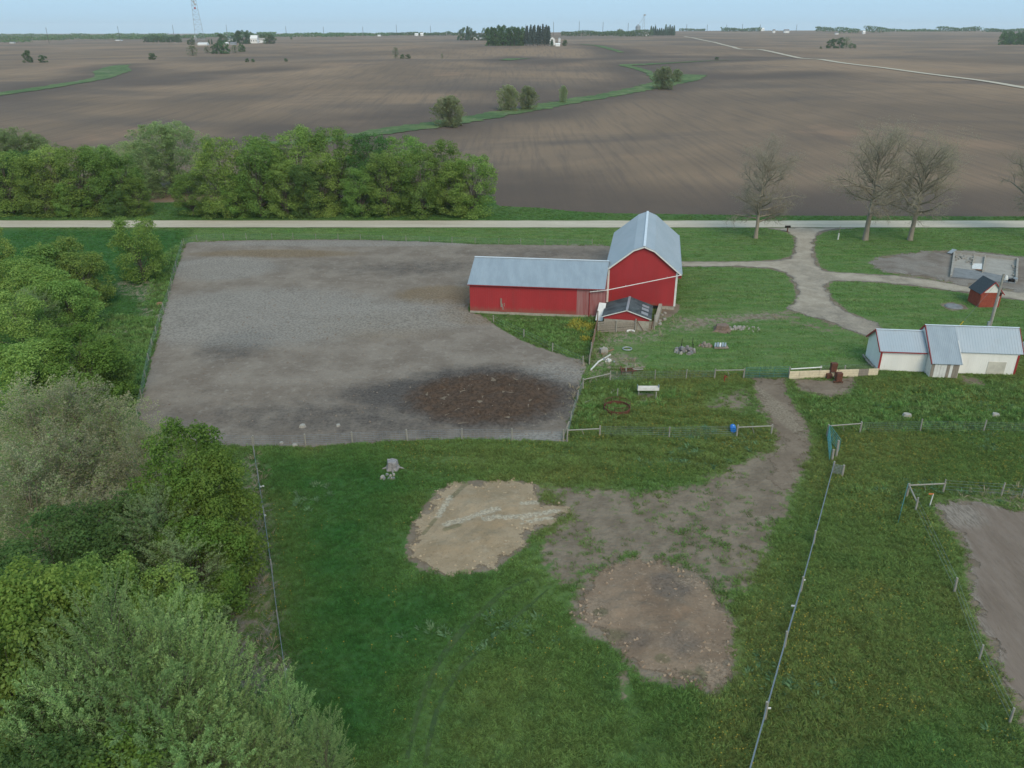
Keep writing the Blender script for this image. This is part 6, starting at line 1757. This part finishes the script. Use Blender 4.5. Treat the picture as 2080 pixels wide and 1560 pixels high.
wood("far_wood", "hazy wooded hills along the left skyline", [(-60, 340, 75.5, 7, 6), (-40, 130, 82, 8, 9), (90, 330, 80, 8, 9), (0, 60, 86, 5, 5), (250, 420, 78, 7, 9)], LF_FAR, 1)
wood("far_wood", "tree line on the skyline behind the white farmhouse", [(400, 560, 76, 10, 9), (540, 700, 75, 8, 9), (640, 790, 73, 6, 8)], LF_FAR, 2)
wood("far_wood", "low tree line on the middle skyline", [(790, 930, 72, 8, 9), (1140, 1300, 73, 13, 10), (1200, 1260, 71, 9, 9), (1255, 1325, 74, 16, 10)], LF_FAR, 3)
wood("far_wood", "tree lines on the right skyline", [(1380, 1432, 63, 5, 8), (1465, 1545, 64, 8, 9), (1658, 1700, 64, 9, 9), (1700, 1745, 67, 11, 9), (1758, 1800, 66, 13, 10), (1800, 1905, 64, 5, 7), (1905, 1992, 64, 10, 9), (2000, 2110, 65, 7, 9)], LF_FAR, 4)

# ---------------------------------------------------------------- distant farms, bins, masts
M_FWHITE = simple("distant_white_paint", (0.80, 0.79, 0.76), (0.74, 0.73, 0.70), .2, .6)
M_FROOF = simple("distant_roof", (0.22, 0.22, 0.23), (0.17, 0.17, 0.18), .2, .7)
M_FROOFR = simple("distant_red_roof", (0.28, 0.13, 0.10), None, .2, .7)


def far_house(name, label, px, pb, wp_, hp_, cat="house", roofm=None, gable_front=False, wallm=None, windows=3, deep=.7):
    P_ = gp(px, pb); m_ = px_size(P_); w_, h_ = wp_ * m_, hp_ * m_
    t_ = thing(name, label, cat, tuple(P_)); wh = h_ * .58; dp = w_ * deep
    MB().box(P_ + np.array([0, dp / 2, wh / 2 - .3]), (w_, dp, wh + .6)).build("wall", wallm or M_FWHITE, t_)
    mb = MB()
    if gable_front:
        mb.prism([P_ + np.array([-w_ / 2 - .3, -.3, wh]), P_ + np.array([w_ / 2 + .3, -.3, wh]), P_ + np.array([w_ * .3, -.3, h_ * .86]), P_ + np.array([0, -.3, h_]), P_ + np.array([-w_ * .3, -.3, h_ * .86])], np.array([0, dp + .6, 0]))
    else:
        mb.prism([P_ + np.array([-w_ / 2 - .3, -.4, wh]), P_ + np.array([-w_ / 2 - .3, dp + .4, wh]), P_ + np.array([-w_ / 2 - .3, dp / 2, h_])], np.array([w_ + .6, 0, 0]))
    mb.build("roof", roofm or M_FROOF, t_)
    for i in range(windows):
        MB().box(P_ + np.array([-w_ * .35 + w_ * .7 * i / max(1, windows - 1), -.04, wh * .55]), (w_ * .1, .08, wh * .3)).build("window", M_DARK, t_)
    return t_


far_house("farmhouse", "white farmhouse with a cupola between the dark trees on the left skyline", 516, 88, 14, 15, "house", M_FWHITE)
far_house("farm_shed", "long low white shed under the lattice tower", 411, 92, 19, 5, "shed", M_FWHITE, windows=0)
far_house("farm_shed", "pale grey shed right of the white farmhouse on the left skyline", 532, 87, 12, 9, "shed", M_PALEC, windows=2)
far_house("farm_shed", "pale barn behind trees left of the white farmhouse", 467, 84, 12, 9, "shed", M_GALV, windows=1)
far_house("utility_hut", "tiny white hut at the foot of the lattice tower", 397, 78, 4, 5, "hut", M_FWHITE, windows=0)
far_house("farm_shed", "low white shed in front of the trees left of the farmhouse", 459, 90, 9, 4, "shed", M_FWHITE, windows=0)
far_house("farm_shed", "dark machine shed left of the white farmhouse", 473, 91, 11, 5, "shed", M_FROOF, wallm=M_GALV, windows=0)
far_house("farmhouse", "white house peeping from the farm grove left of the windbreak", 967, 81, 10, 9, "house", M_FROOF)
far_house("farm_shed", "small white shed beside the house left of the windbreak", 977, 81, 5, 4, "shed", M_FWHITE, windows=0)
far_house("arched_barn", "white arched barn at the right end of the windbreak", 1122, 92, 11, 15, "barn", M_FWHITE, True, windows=1)
far_house("farm_shed", "low white shed right of the white arched barn", 1133, 94, 9, 6, "shed", M_FWHITE, windows=0)
for px, pb, w_, h_, lb in ((846, 73, 7, 5, "white farm building on the middle skyline, left one"), (857, 73, 6, 6, "white farm building on the middle skyline, right one"), (770, 74, 6, 3, "tiny white shed on the middle left skyline"), (24, 88, 9, 3, "tiny pale shed at the far left skyline"), (240, 83, 12, 3, "pale long shed on the left skyline"),
                           (1314, 73, 5, 4, "tiny white shed right of the grain bin"), (1548, 63, 9, 6, "white farm building on the right skyline"), (1572, 67, 5, 7, "dark gabled house on the right skyline"), (1598, 67, 10, 7, "low farmstead building on the right skyline"), (1755, 69, 5, 6, "white pointed building between tree clumps on the right skyline"), (1700, 70, 6, 4, "small grey shed below the trees on the right skyline")):
    far_house("farm_building", lb, px, pb, w_, h_, "building", M_FWHITE if 'white' in lb else M_FROOF, windows=1)


def silo(label, px, pb, wp_, hp_, mat=None):
    P_ = gp(px, pb); m_ = px_size(P_); r_ = wp_ * m_ / 2; h_ = hp_ * m_
    t_ = thing("grain_bin", label, "grain bin", tuple(P_))
    MB().tube([P_ - kz, P_ + h_ * .8 * kz], r_, 16).build("bin_wall", mat or M_GALV, t_)
    MB().tube([P_ + h_ * .8 * kz, P_ + h_ * .96 * kz, P_ + h_ * kz], [r_ * 1.03, r_ * .25, r_ * .15], 16).build("roof", M_GALV, t_)
    for i in range(4): MB().tube([P_ + h_ * .8 * (i + .5) / 4 * kz, P_ + (h_ * .8 * (i + .5) / 4 + .25) * kz], r_ * 1.02, 16).build("hoop", M_FROOF, t_)
    return P_, m_


silo("tall grey grain bin on the skyline", 1295, 73, 10, 22)
silo("grey bin top showing above the skyline trees", 1259, 68, 12, 9)
silo("small white capped silo by the arched barn", 1136, 86, 5, 9, M_FWHITE)
P_ = gp(1306, 73); m_ = px_size(P_)
el = thing("elevator_leg", "thin grain elevator leg rising beside the tall grey bin", "elevator", tuple(P_))
for dx in (-2.6, 2.6): MB().tube([P_ + np.array([dx * m_, 0, 0]), P_ + np.array([dx * m_ * .5, 0, 38 * m_])], .28 * m_, 4).build("leg", M_GALV, el)
MB().box(P_ + np.array([.8 * m_, 0, 38.5 * m_]), (4.2 * m_, 3 * m_, 3 * m_)).build("head_house", M_GALV, el)
for i in range(6): MB().beam(P_ + np.array([-2.6 * (1 - i * .08) * m_, 0, (2 + i * 6) * m_]), P_ + np.array([2.6 * (1 - i * .08 - .04) * m_, 0, (8 + i * 6) * m_]), .3 * m_, .3 * m_).build("brace", M_GALV, el)
MB().tube([P_ + np.array([0, 0, 36 * m_]), P_ + np.array([-9 * m_, 0, 22 * m_])], .3 * m_, 4).build("spout", M_GALV, el)

# lattice tower
P_ = gp(405, 90); m_ = px_size(P_)
lt = thing("lattice_tower", "tall steel lattice tower with dish antennas on the left skyline", "tower", tuple(P_))
TH = 138 * m_; hb, ht_ = 11.5 * m_, 1.6 * m_


def tc(i, f):
    a = math.radians(20 + 120 * i); rr_ = (hb * (1 - f) + ht_ * f) * 1.05
    return P_ + np.array([rr_ * math.cos(a), rr_ * math.sin(a), f * TH])


for i in range(3): MB().tube([tc(i, 0), tc(i, 1)], .30, 5).build("leg", M_GALV, lt)
lv_ = [1 - (1 - k_ / 17) ** 1.15 for k_ in range(18)]
for k_ in range(17):
    mb = MB()
    for i in range(3):
        j = (i + 1) % 3
        mb.tube([tc(i, lv_[k_]), tc(j, lv_[k_])], .13, 4)
        mb.tube([tc(i, lv_[k_]), tc(j, lv_[k_ + 1])], .13, 4); mb.tube([tc(j, lv_[k_]), tc(i, lv_[k_ + 1])], .13, 4)
    mb.build("bracing", M_GALV, lt, kind='stuff')
for f, dx, r_ in ((.56, 1.7, 1.9), (.53, 3.4, 2.0), (.48, 2.4, 1.7)):
    q = P_ + np.array([dx * m_ * 1.1, -1.5, f * TH]); MB().tube([q, q + np.array([.4, -1.2, 0])], [r_ * .75, r_], 12).build("dish_antenna", M_REDTRIM if f < .5 else M_GALV, lt)
# skyline poles
POLE_LABELS = {100: "leaning pole nearest the left edge of the skyline", 244: "tall pole midway between the left edge and the lattice tower", 354: "pole just left of the lattice tower on the skyline", 462: "pole between the lattice tower and the white farmhouse",
               582: "pole right of the white farmhouse on the skyline", 658: "second pole right of the white farmhouse on the skyline", 738: "third pole right of the white farmhouse on the skyline", 806: "tallest pole left of the small white middle skyline buildings",
               875: "pole right of the small white middle skyline buildings", 1012: "pole rising behind the left half of the windbreak", 1068: "pole rising behind the right half of the windbreak", 1124: "pole above the white arched barn on the skyline", 1176: "tall pole right of the white arched barn",
               1224: "pole over the low woods left of the bin top", 1275: "pole between the bin top and the tall grain bin", 1330: "pole among the skyline conifers right of the grain bin", 1394: "thin pole at the far end of the country road", 1436: "thin pole right of the country road's far end",
               1475: "thin pole left of the white building on the right skyline", 1507: "thin pole over the small wood on the right skyline", 1543: "thin pole beside the white building on the right skyline", 1617: "thin pole right of the low farmstead on the right skyline"}
for px, pb, hp_, ln in ((100, 88, 29, -2.5), (244, 83, 27, -1.5), (354, 75, 22, -.8), (462, 72, 20, -.8), (582, 72, 17, 0), (658, 72, 16, 0), (738, 74, 18, 0), (806, 73, 21, 0), (875, 72, 18, 0), (1012, 66, 16, 0), (1068, 66, 15, 0), (1124, 72, 25, 0), (1176, 72, 26, 0), (1224, 72, 25, 0), (1275, 72, 23, 0), (1330, 66, 16, 0), (1394, 64, 14, 0),
                    (1436, 64, 13, 0), (1475, 64, 13, 0), (1507, 64, 14, 0), (1543, 64, 13, 0), (1617, 64, 13, 0)):
    P_ = gp(px, pb); m_ = px_size(P_)
    t_ = thing("skyline_pole", POLE_LABELS[px], "utility pole", tuple(P_), "utility poles along the skyline")
    MB().tube([P_ - kz, P_ + np.array([ln * m_ * 0, 0, hp_ * m_])], [max(.22, .42 * m_), max(.16, .34 * m_)], 5).build("shaft", M_BARKD, t_)
    MB().beam(P_ + np.array([-1.2, 0, (hp_ - 1.5) * m_]), P_ + np.array([1.2, 0, (hp_ - 1.5) * m_]), .16, .2).build("crossarm", M_BARKD, t_)

# ---------------------------------------------------------------- grass, weeds and brush


def blade_mesh(name, seed, n_, h, spread, w, mat, lean=.5, curl=True):
    r_ = np.random.default_rng(seed)
    a = r_.uniform(0, 6.28, n_); rr_ = spread * np.sqrt(r_.random(n_)); b = np.stack([rr_ * np.cos(a), rr_ * np.sin(a), np.full(n_, -.03)], 1)
    d = unit(np.stack([np.cos(a), np.sin(a), np.zeros(n_)], 1) * lean * r_.uniform(.2, 1.4, n_)[:, None] + r_.normal(0, .2, (n_, 3)) + np.array([0, 0, 1.]))
    hh_ = h * r_.uniform(.55, 1.15, n_)
    s = unit(np.cross(d, r_.normal(size=(n_, 3)))) * w / 2
    tip = b + d * hh_[:, None] + np.stack([np.cos(a), np.sin(a), np.full(n_, -.25)], 1) * (hh_ * .28)[:, None]
    mid_ = b + d * (hh_ * .6)[:, None]
    V = np.stack([b - s, b + s, mid_ + s * .9, tip, mid_ - s * .9], 1).reshape(-1, 3)
    o = np.arange(n_)[:, None] * 5
    me = bpy.data.meshes.new(name)
    me.from_pydata(V.tolist(), [], [tuple(int(i + q) for q in (0, 1, 2, 4)) for i in o[:, 0]] + [tuple(int(i + q) for q in (4, 2, 3)) for i in o[:, 0]])
    me.update(); me.materials.append(mat)
    return bpy.data.objects.new(name, me)          # a source for the scatter, not in the scene itself


def scatter(name, label, P, scl, src, attrs=None, kind_='stuff', cat="grass", tilt=.12):
    """many copies of a tuft on ground points: one object of kind stuff"""
    n_ = len(P)
    V = np.column_stack([P, Z(P[:, 0], P[:, 1]) + .02])
    me = bpy.data.meshes.new(name); me.vertices.add(n_); me.vertices.foreach_set('co', V.astype(np.float32).ravel())
    a = me.attributes.new('scl', 'FLOAT', 'POINT'); a.data.foreach_set('value', scl.astype(np.float32))
    rot = np.column_stack([rng.normal(0, tilt, n_), rng.normal(0, tilt, n_), rng.uniform(0, 6.283, n_)]).astype(np.float32)
    a = me.attributes.new('rot', 'FLOAT_VECTOR', 'POINT'); a.data.foreach_set('vector', rot.ravel())
    for k_, v in (attrs or {}).items():
        a = me.attributes.new(k_, 'FLOAT', 'POINT'); a.data.foreach_set('value', v.astype(np.float32))
    o = obj(name, me)
    ng = bpy.data.node_groups.new(name + "_scatter", 'GeometryNodeTree')
    ng.interface.new_socket("Geometry", in_out='INPUT', socket_type='NodeSocketGeometry')
    ng.interface.new_socket("Geometry", in_out='OUTPUT', socket_type='NodeSocketGeometry')
    gi = ng.nodes.new('NodeGroupInput'); go = ng.nodes.new('NodeGroupOutput')
    ip = ng.nodes.new('GeometryNodeInstanceOnPoints'); oi = ng.nodes.new('GeometryNodeObjectInfo')
    oi.inputs['Object'].default_value = src; oi.inputs['As Instance'].default_value = True
    na = ng.nodes.new('GeometryNodeInputNamedAttribute'); na.data_type = 'FLOAT_VECTOR'; na.inputs[0].default_value = 'rot'
    nb = ng.nodes.new('GeometryNodeInputNamedAttribute'); nb.data_type = 'FLOAT'; nb.inputs[0].default_value = 'scl'
    L = ng.links.new
    L(gi.outputs[0], ip.inputs['Points']); L(oi.outputs['Geometry'], ip.inputs['Instance'])
    L(na.outputs[0], ip.inputs['Rotation']); L(nb.outputs[0], ip.inputs['Scale']); L(ip.outputs[0], go.inputs[0])
    md = o.modifiers.new("scatter", 'NODES'); md.node_group = ng
    return tag(o, label, cat, None, kind_)


n = newmat("grass_blades")
gc, _, _ = grass_colours(n, n.attr('lush', True), n.attr('dry', True), n.attr('mown', True), n.pos())
oi_ = n.n('ShaderNodeObjectInfo').outputs['Random']
hs = n.n('ShaderNodeHueSaturation'); n.l(gc, hs.inputs['Color']); n.l(n.ramp(oi_, 0, 1, 1.1, 2.3), hs.inputs['Value']); n.l(n.ramp(oi_, 0, 1, .492, .505), hs.inputs['Hue'])
d_ = n.n('ShaderNodeBsdfDiffuse'); n.l(hs.outputs[0], d_.inputs[0]); t_ = n.n('ShaderNodeBsdfTranslucent'); n.l(hs.outputs[0], t_.inputs[0])
mx = n.n('ShaderNodeMixShader'); mx.inputs[0].default_value = .3; n.l(d_.outputs[0], mx.inputs[1]); n.l(t_.outputs[0], mx.inputs[2]); n.l(mx.outputs[0], n.out.inputs[0])
M_BLADE = n.m
M_WEED = leaf_mat("weed_leaves", (0.150, 0.250, 0.120), (0.190, 0.300, 0.150))
M_DANDE = simple("dandelion_yellow", (0.36, 0.27, 0.035), (0.30, 0.235, 0.04), 5, .8)
M_YFLOW = simple("mustard_yellow", (0.36, 0.30, 0.035), (0.22, 0.24, 0.04), 5, .8)
M_TWIG = simple("dead_twigs", (0.30, 0.27, 0.24), (0.20, 0.18, 0.16), 3, .9)
M_DRYG = simple("dry_grass_blades", (0.36, 0.30, 0.20), (0.27, 0.225, 0.155), 3, .9)
TUFT = blade_mesh("grass_tuft", 3, 18, .34, .30, .045, M_BLADE, .8)
LAWN = blade_mesh("lawn_tuft", 4, 12, .13, .30, .045, M_BLADE, .9)
TALL = blade_mesh("tall_tuft", 5, 18, .62, .30, .065, M_BLADE, .6)
DRYT = blade_mesh("dry_tuft", 6, 14, .55, .3, .04, M_DRYG, .8)


def pts_in(x0, x1, y0, y1, dens):
    n_ = int((x1 - x0) * (y1 - y0) * dens)
    return np.column_stack([rng.uniform(x0, x1, n_), rng.uniform(y0, y1, n_)])


def visible(P, pad=220):
    v = np.column_stack([P, np.zeros(len(P))]) - np.array([0, 0, CAM_H])
    dz = v @ FWD; sx = 1040 + FPX * v[:, 0] / dz; sy = 780 - FPX * (v @ UPV) / dz
    return (sx > -pad) & (sx < 2080 + pad) & (sy < 1560 + pad * 2)


P = np.concatenate([pts_in(-32, 60, 22, 82, 24), pts_in(-95, 112, 82, 152, 6), pts_in(-120, 125, 158.5, 178, 4)])
P = P[visible(P) & (field_w(P[:, 0], P[:, 1]) < .4)]
bare, mown, lush, dry, straw, rut = farm_fields(P)
inb = np.zeros(len(P), bool)
for base_, uu, vv, w_, l_ in ((B0, bu, bv, BW, BL_), (W0, wu, wv, WF, 2 * WD), (L0, lu, lv, LW, LL), (S0, su, sv, SL2, SD), (H0, hu, hv, HW, HL)):
    q = P - base_[:2]; a = q @ uu[:2]; b = q @ vv[:2]; inb |= (a > -.15) & (a < w_ + .15) & (b > -.15) & (b < l_ + .15)
keep = (rng.random(len(P)) > np.clip(bare * 1.5 - .1 + .9 * (fbm(P[:, 0] * .9, P[:, 1] * .9, 8, 3) - .5) * (bare > .05), 0, 1)) & ~inb & (rng.random(len(P)) > straw * .8) & (np.abs(P[:, 1] - 155.2) > 3.6)
P, bare, mown, lush, dry, rut = P[keep], bare[keep], mown[keep], lush[keep], dry[keep], rut[keep]
isl = mown > .5
wv_ = sstep(6, -4, sdf(P, gpl([(1190, 790), (1500, 790), (1560, 890), (1480, 960), (800, 960), (800, 905), (1140, 900)])))
hv_ = .6 + .9 * fbm(P[:, 0] / 3.5, P[:, 1] / 3.5, 15, 3) + wv_ * .38 * np.sin(2.2 * (P[:, 1] + .25 * P[:, 0]) + 11 * fbm(P[:, 0] / 8, P[:, 1] / 8, 44, 3))
hv_ = np.maximum(hv_, .25)
at_ = lambda m: {'lush': lush[m], 'dry': dry[m], 'mown': mown[m]}
m = ~isl
scatter("meadow_grass", "uncut meadow grass between the fences", P[m], (hv_ * (1 - .5 * sstep(.6, .2, rut)) * (1 - .4 * np.clip(bare, 0, 1)))[m] * .72 * (1 - .35 * lush[m]), TUFT, at_(m))
scatter("lawn_grass", "short mown lawn grass around the barn and driveway", P[isl], hv_[isl] * 1.0, LAWN, at_(isl))
# tall stands: below the wing, right of the track, along the fences, on the left bank
TALLP = [gpl(p) for p in ([(1008, 660), (1040, 645), (1210, 650), (1200, 740), (1120, 710)], [(1620, 800), (1740, 800), (2090, 775), (2090, 875), (1760, 870), (1690, 880), (1655, 860)], [(-60, 640), (330, 640), (300, 830), (200, 830)], [(330, 470), (370, 500), (330, 650), (300, 620)],
                          [(1180, 800), (1300, 790), (1420, 800), (1320, 830), (1180, 870)], [(1700, 990), (1830, 1000), (1960, 1180), (2030, 1400), (1960, 1350), (1840, 1100)])]
P = np.concatenate([pts_in(-60, 75, 55, 152, 5)]); P = P[visible(P)]
tl = np.zeros(len(P))
for s in TALLP: tl = np.maximum(tl, sstep(1.5, -1.5, sdf(P, s)))
br_, mw_, lu_, dr_, _, _ = farm_fields(P)
k = (rng.random(len(P)) < tl * .8) & (br_ < .3)
scatter("tall_grass", "rank tall grass along the fences and below the wing", P[k], .55 + .6 * fbm(P[k, 0] / 3, P[k, 1] / 3, 4, 3), TALL, {'lush': lu_[k] * .5, 'dry': dr_[k] * .4, 'mown': np.full(k.sum(), .9)})
# dandelions
dm = bpy.data.meshes.new("dandelion_head"); t8 = [(math.cos(i * 1.0472) * .034, math.sin(i * 1.0472) * .034, .26) for i in range(6)]
dm.from_pydata(t8 + [(0, 0, .28), (.006, 0, 0), (-.006, .004, 0)], [], [(i, (i + 1) % 6, 6) for i in range(6)] + [(7, 8, 6)]); dm.materials.append(M_DANDE); dm.update()
DAND = bpy.data.objects.new("dandelion_head", dm)
P = pts_in(-20, 60, 22, 82, 7); P = P[visible(P)]
br_, mw_, lu_, dr_, _, ru_ = farm_fields(P)
dn = np.clip(dr_ * 1.0 + .12, 0, 1) * (1 - mw_) * (br_ < .25) * (1 - .8 * lu_) * sstep(.35, .6, fbm(P[:, 0] / 6, P[:, 1] / 6, 33, 3))
k = rng.random(len(P)) < dn
scatter("dandelions", "yellow dandelions dotting the meadow grass", P[k], rng.uniform(.7, 1.4, k.sum()), DAND, cat="flowers")
# yellow mustard by the wing
ym = blade_mesh("mustard_tuft", 9, 12, .75, .25, .09, M_YFLOW, .5)
P = np.concatenate([np.column_stack([rng.normal(c[0], s_, n_), rng.normal(c[1], s_ * 1.3, n_)]) for c, s_, n_ in ((gp(1176, 666), .75, 55), (gp(1190, 692), .3, 10), (gp(1160, 661), .5, 14))])
scatter("yellow_flowers", "clump of yellow flowers in the tall grass below the wing", P, rng.uniform(.6, 1.0, len(P)), ym, cat="flowers")
# dry weeds on the straw areas
P = np.concatenate([pts_in(-40, 80, 30, 120, 4)]); P = P[visible(P)]
st = farm_fields(P)[4]; k = rng.random(len(P)) < st * .55 * sstep(.4, .62, fbm(P[:, 0] / 2, P[:, 1] / 2, 66, 3))
scatter("dry_weeds", "dead pale weeds along the fences", P[k], rng.uniform(.4, 1.1, k.sum()), DRYT, cat="weeds", tilt=.5)
# brush: dead branches between trees and fence
def branch_src(name, seed, mat):
    r_ = np.random.default_rng(seed); a, b, ra, rb = [], [], [], []
    for i in range(7):
        p = r_.normal(0, .5, 3) * [1, 1, .15] + [0, 0, .15]; d = unit(r_.normal(size=3) * [1, 1, .35]); L = r_.uniform(.8, 2.0)
        a.append(p); b.append(p + d * L); ra.append(.022); rb.append(.008)
        for j in range(3):
            q = p + d * L * r_.uniform(.3, .9); e = unit(d + r_.normal(size=3) * [.9, .9, .6]); a.append(q); b.append(q + e * L * .45); ra.append(.011); rb.append(.005)
    V, F = cones(a, b, np.array(ra), np.array(rb), 3); me = mesh_np(name, V, F, mat)
    return bpy.data.objects.new(name, me)


BRS = branch_src("brushwood", 3, M_TWIG)
BRUSH = gpl([(492, 925), (518, 930), (545, 1080), (562, 1250), (580, 1395), (540, 1400), (430, 1420), (430, 1240), (490, 1120), (500, 1000)])
P = pts_in(-32, -8, 26, 64, 5.0); sb = sdf(P, BRUSH)
k = (rng.random(len(P)) < sstep(-.2, -1.3, sb) * sstep(.28, .55, fbm(P[:, 0] / 2.2, P[:, 1] / 2.2, 61, 3)))
scatter("brushwood", "tangled dead branches between the trees and the left meadow fence", P[k], rng.uniform(.3, .75, k.sum()), BRS, cat="brush", tilt=.25)
WEEDM = blade_mesh("broad_weed", 12, 14, .32, .24, .12, M_WEED, 1.0)
P = np.concatenate([pts_in(-40, 60, 25, 80, 6)]); P = P[visible(P)]
br_, mw_, lu_, dr_, _, _ = farm_fields(P)
k = (rng.random(len(P)) < .3 * sstep(.60, .76, fbm(P[:, 0] / 5.5, P[:, 1] / 5.5, 91, 3))) & (br_ < .3) & (mw_ < .5)
scatter("nettle_patches", "bluish leafy weed patches in the meadow", P[k], rng.uniform(.7, 1.25, k.sum()), WEEDM, cat="weeds")
# clods and stones on the spoil patches
def clod(name, seed, mat):
    r_ = np.random.default_rng(seed); me = bpy.data.meshes.new(name); v = unit(np.array([[1, 0, 0], [-1, 0, 0], [0, 1, 0], [0, -1, 0], [0, 0, 1], [0, 0, -1]], float) + r_.normal(0, .25, (6, 3))) * r_.uniform(.7, 1.1, (6, 1)) * .12
    me.from_pydata(v.tolist(), [], [(0, 2, 4), (2, 1, 4), (1, 3, 4), (3, 0, 4), (2, 0, 5), (1, 2, 5), (3, 1, 5), (0, 3, 5)]); me.update(); me.materials.append(mat)
    return bpy.data.objects.new(name, me)


for poly, nm, lb, cl_, de in ((PATCH_A, "tan_clods", "crumbled clods on the tan soil patch", clod("tan_clod", 1, simple("pale_clod", (0.42, 0.33, 0.22), (0.30, .22, .14), 3, .95)), 4.5), (PATCH_B, "brown_clods", "crumbled clods and stones on the brown soil patch", clod("brown_clod", 2, simple("clod_stone", (0.36, 0.265, 0.18), (0.2, .14, .1), 3, .95)), 6.0)):
    lo = poly.min(0) - 1; hi = poly.max(0) + 1; P = pts_in(lo[0], hi[0], lo[1], hi[1], de); s = sdf(P, poly)
    k = (s < .4) & (rng.random(len(P)) < (.35 + .3 * sstep(-3, -.5, s)) * (s < -.5) + .3 * (fbm(P[:, 0], P[:, 1], 12, 3) > .58))
    scatter(nm, lb, P[k], rng.uniform(.3, 1.0, k.sum()) ** 1.8 * 1.6, cl_, cat="clods", tilt=.6)
P = pts_in(-36, 12, 64, 140, .9); s = sdf(P, LOT); k = s < -.3
scatter("lot_clods", "small clods of dry mud over the feedlot", P[k], rng.uniform(.3, 1.1, k.sum()) ** 2 * 1.1, clod("mud_clod", 4, M_LOT), cat="clods", tilt=.6)

# ---------------------------------------------------------------- the air
ztop_ = float(lt.location[2]) + TH + 4
mb = MB(); mb.box((0, 6000, (ztop_ - 8) / 2), (23000, 13200, ztop_ + 8)); hz = mb.build("haze", bpy.data.materials.new("air"), None)
hz['kind'] = 'stuff'; hz['label'] = "thin pale haze over the whole farmland"
nt = hz.data.materials[0]; nt.use_nodes = True; nt.node_tree.nodes.clear()
ho = nt.node_tree.nodes.new('ShaderNodeOutputMaterial'); pv = nt.node_tree.nodes.new('ShaderNodeVolumePrincipled')
pv.inputs['Density'].default_value = HAZE_DENSITY; pv.inputs['Color'].default_value = (0.92, 0.97, 1.0, 1); pv.inputs['Anisotropy'].default_value = 0.0
nt.node_tree.links.new(pv.outputs[0], ho.inputs['Volume'])
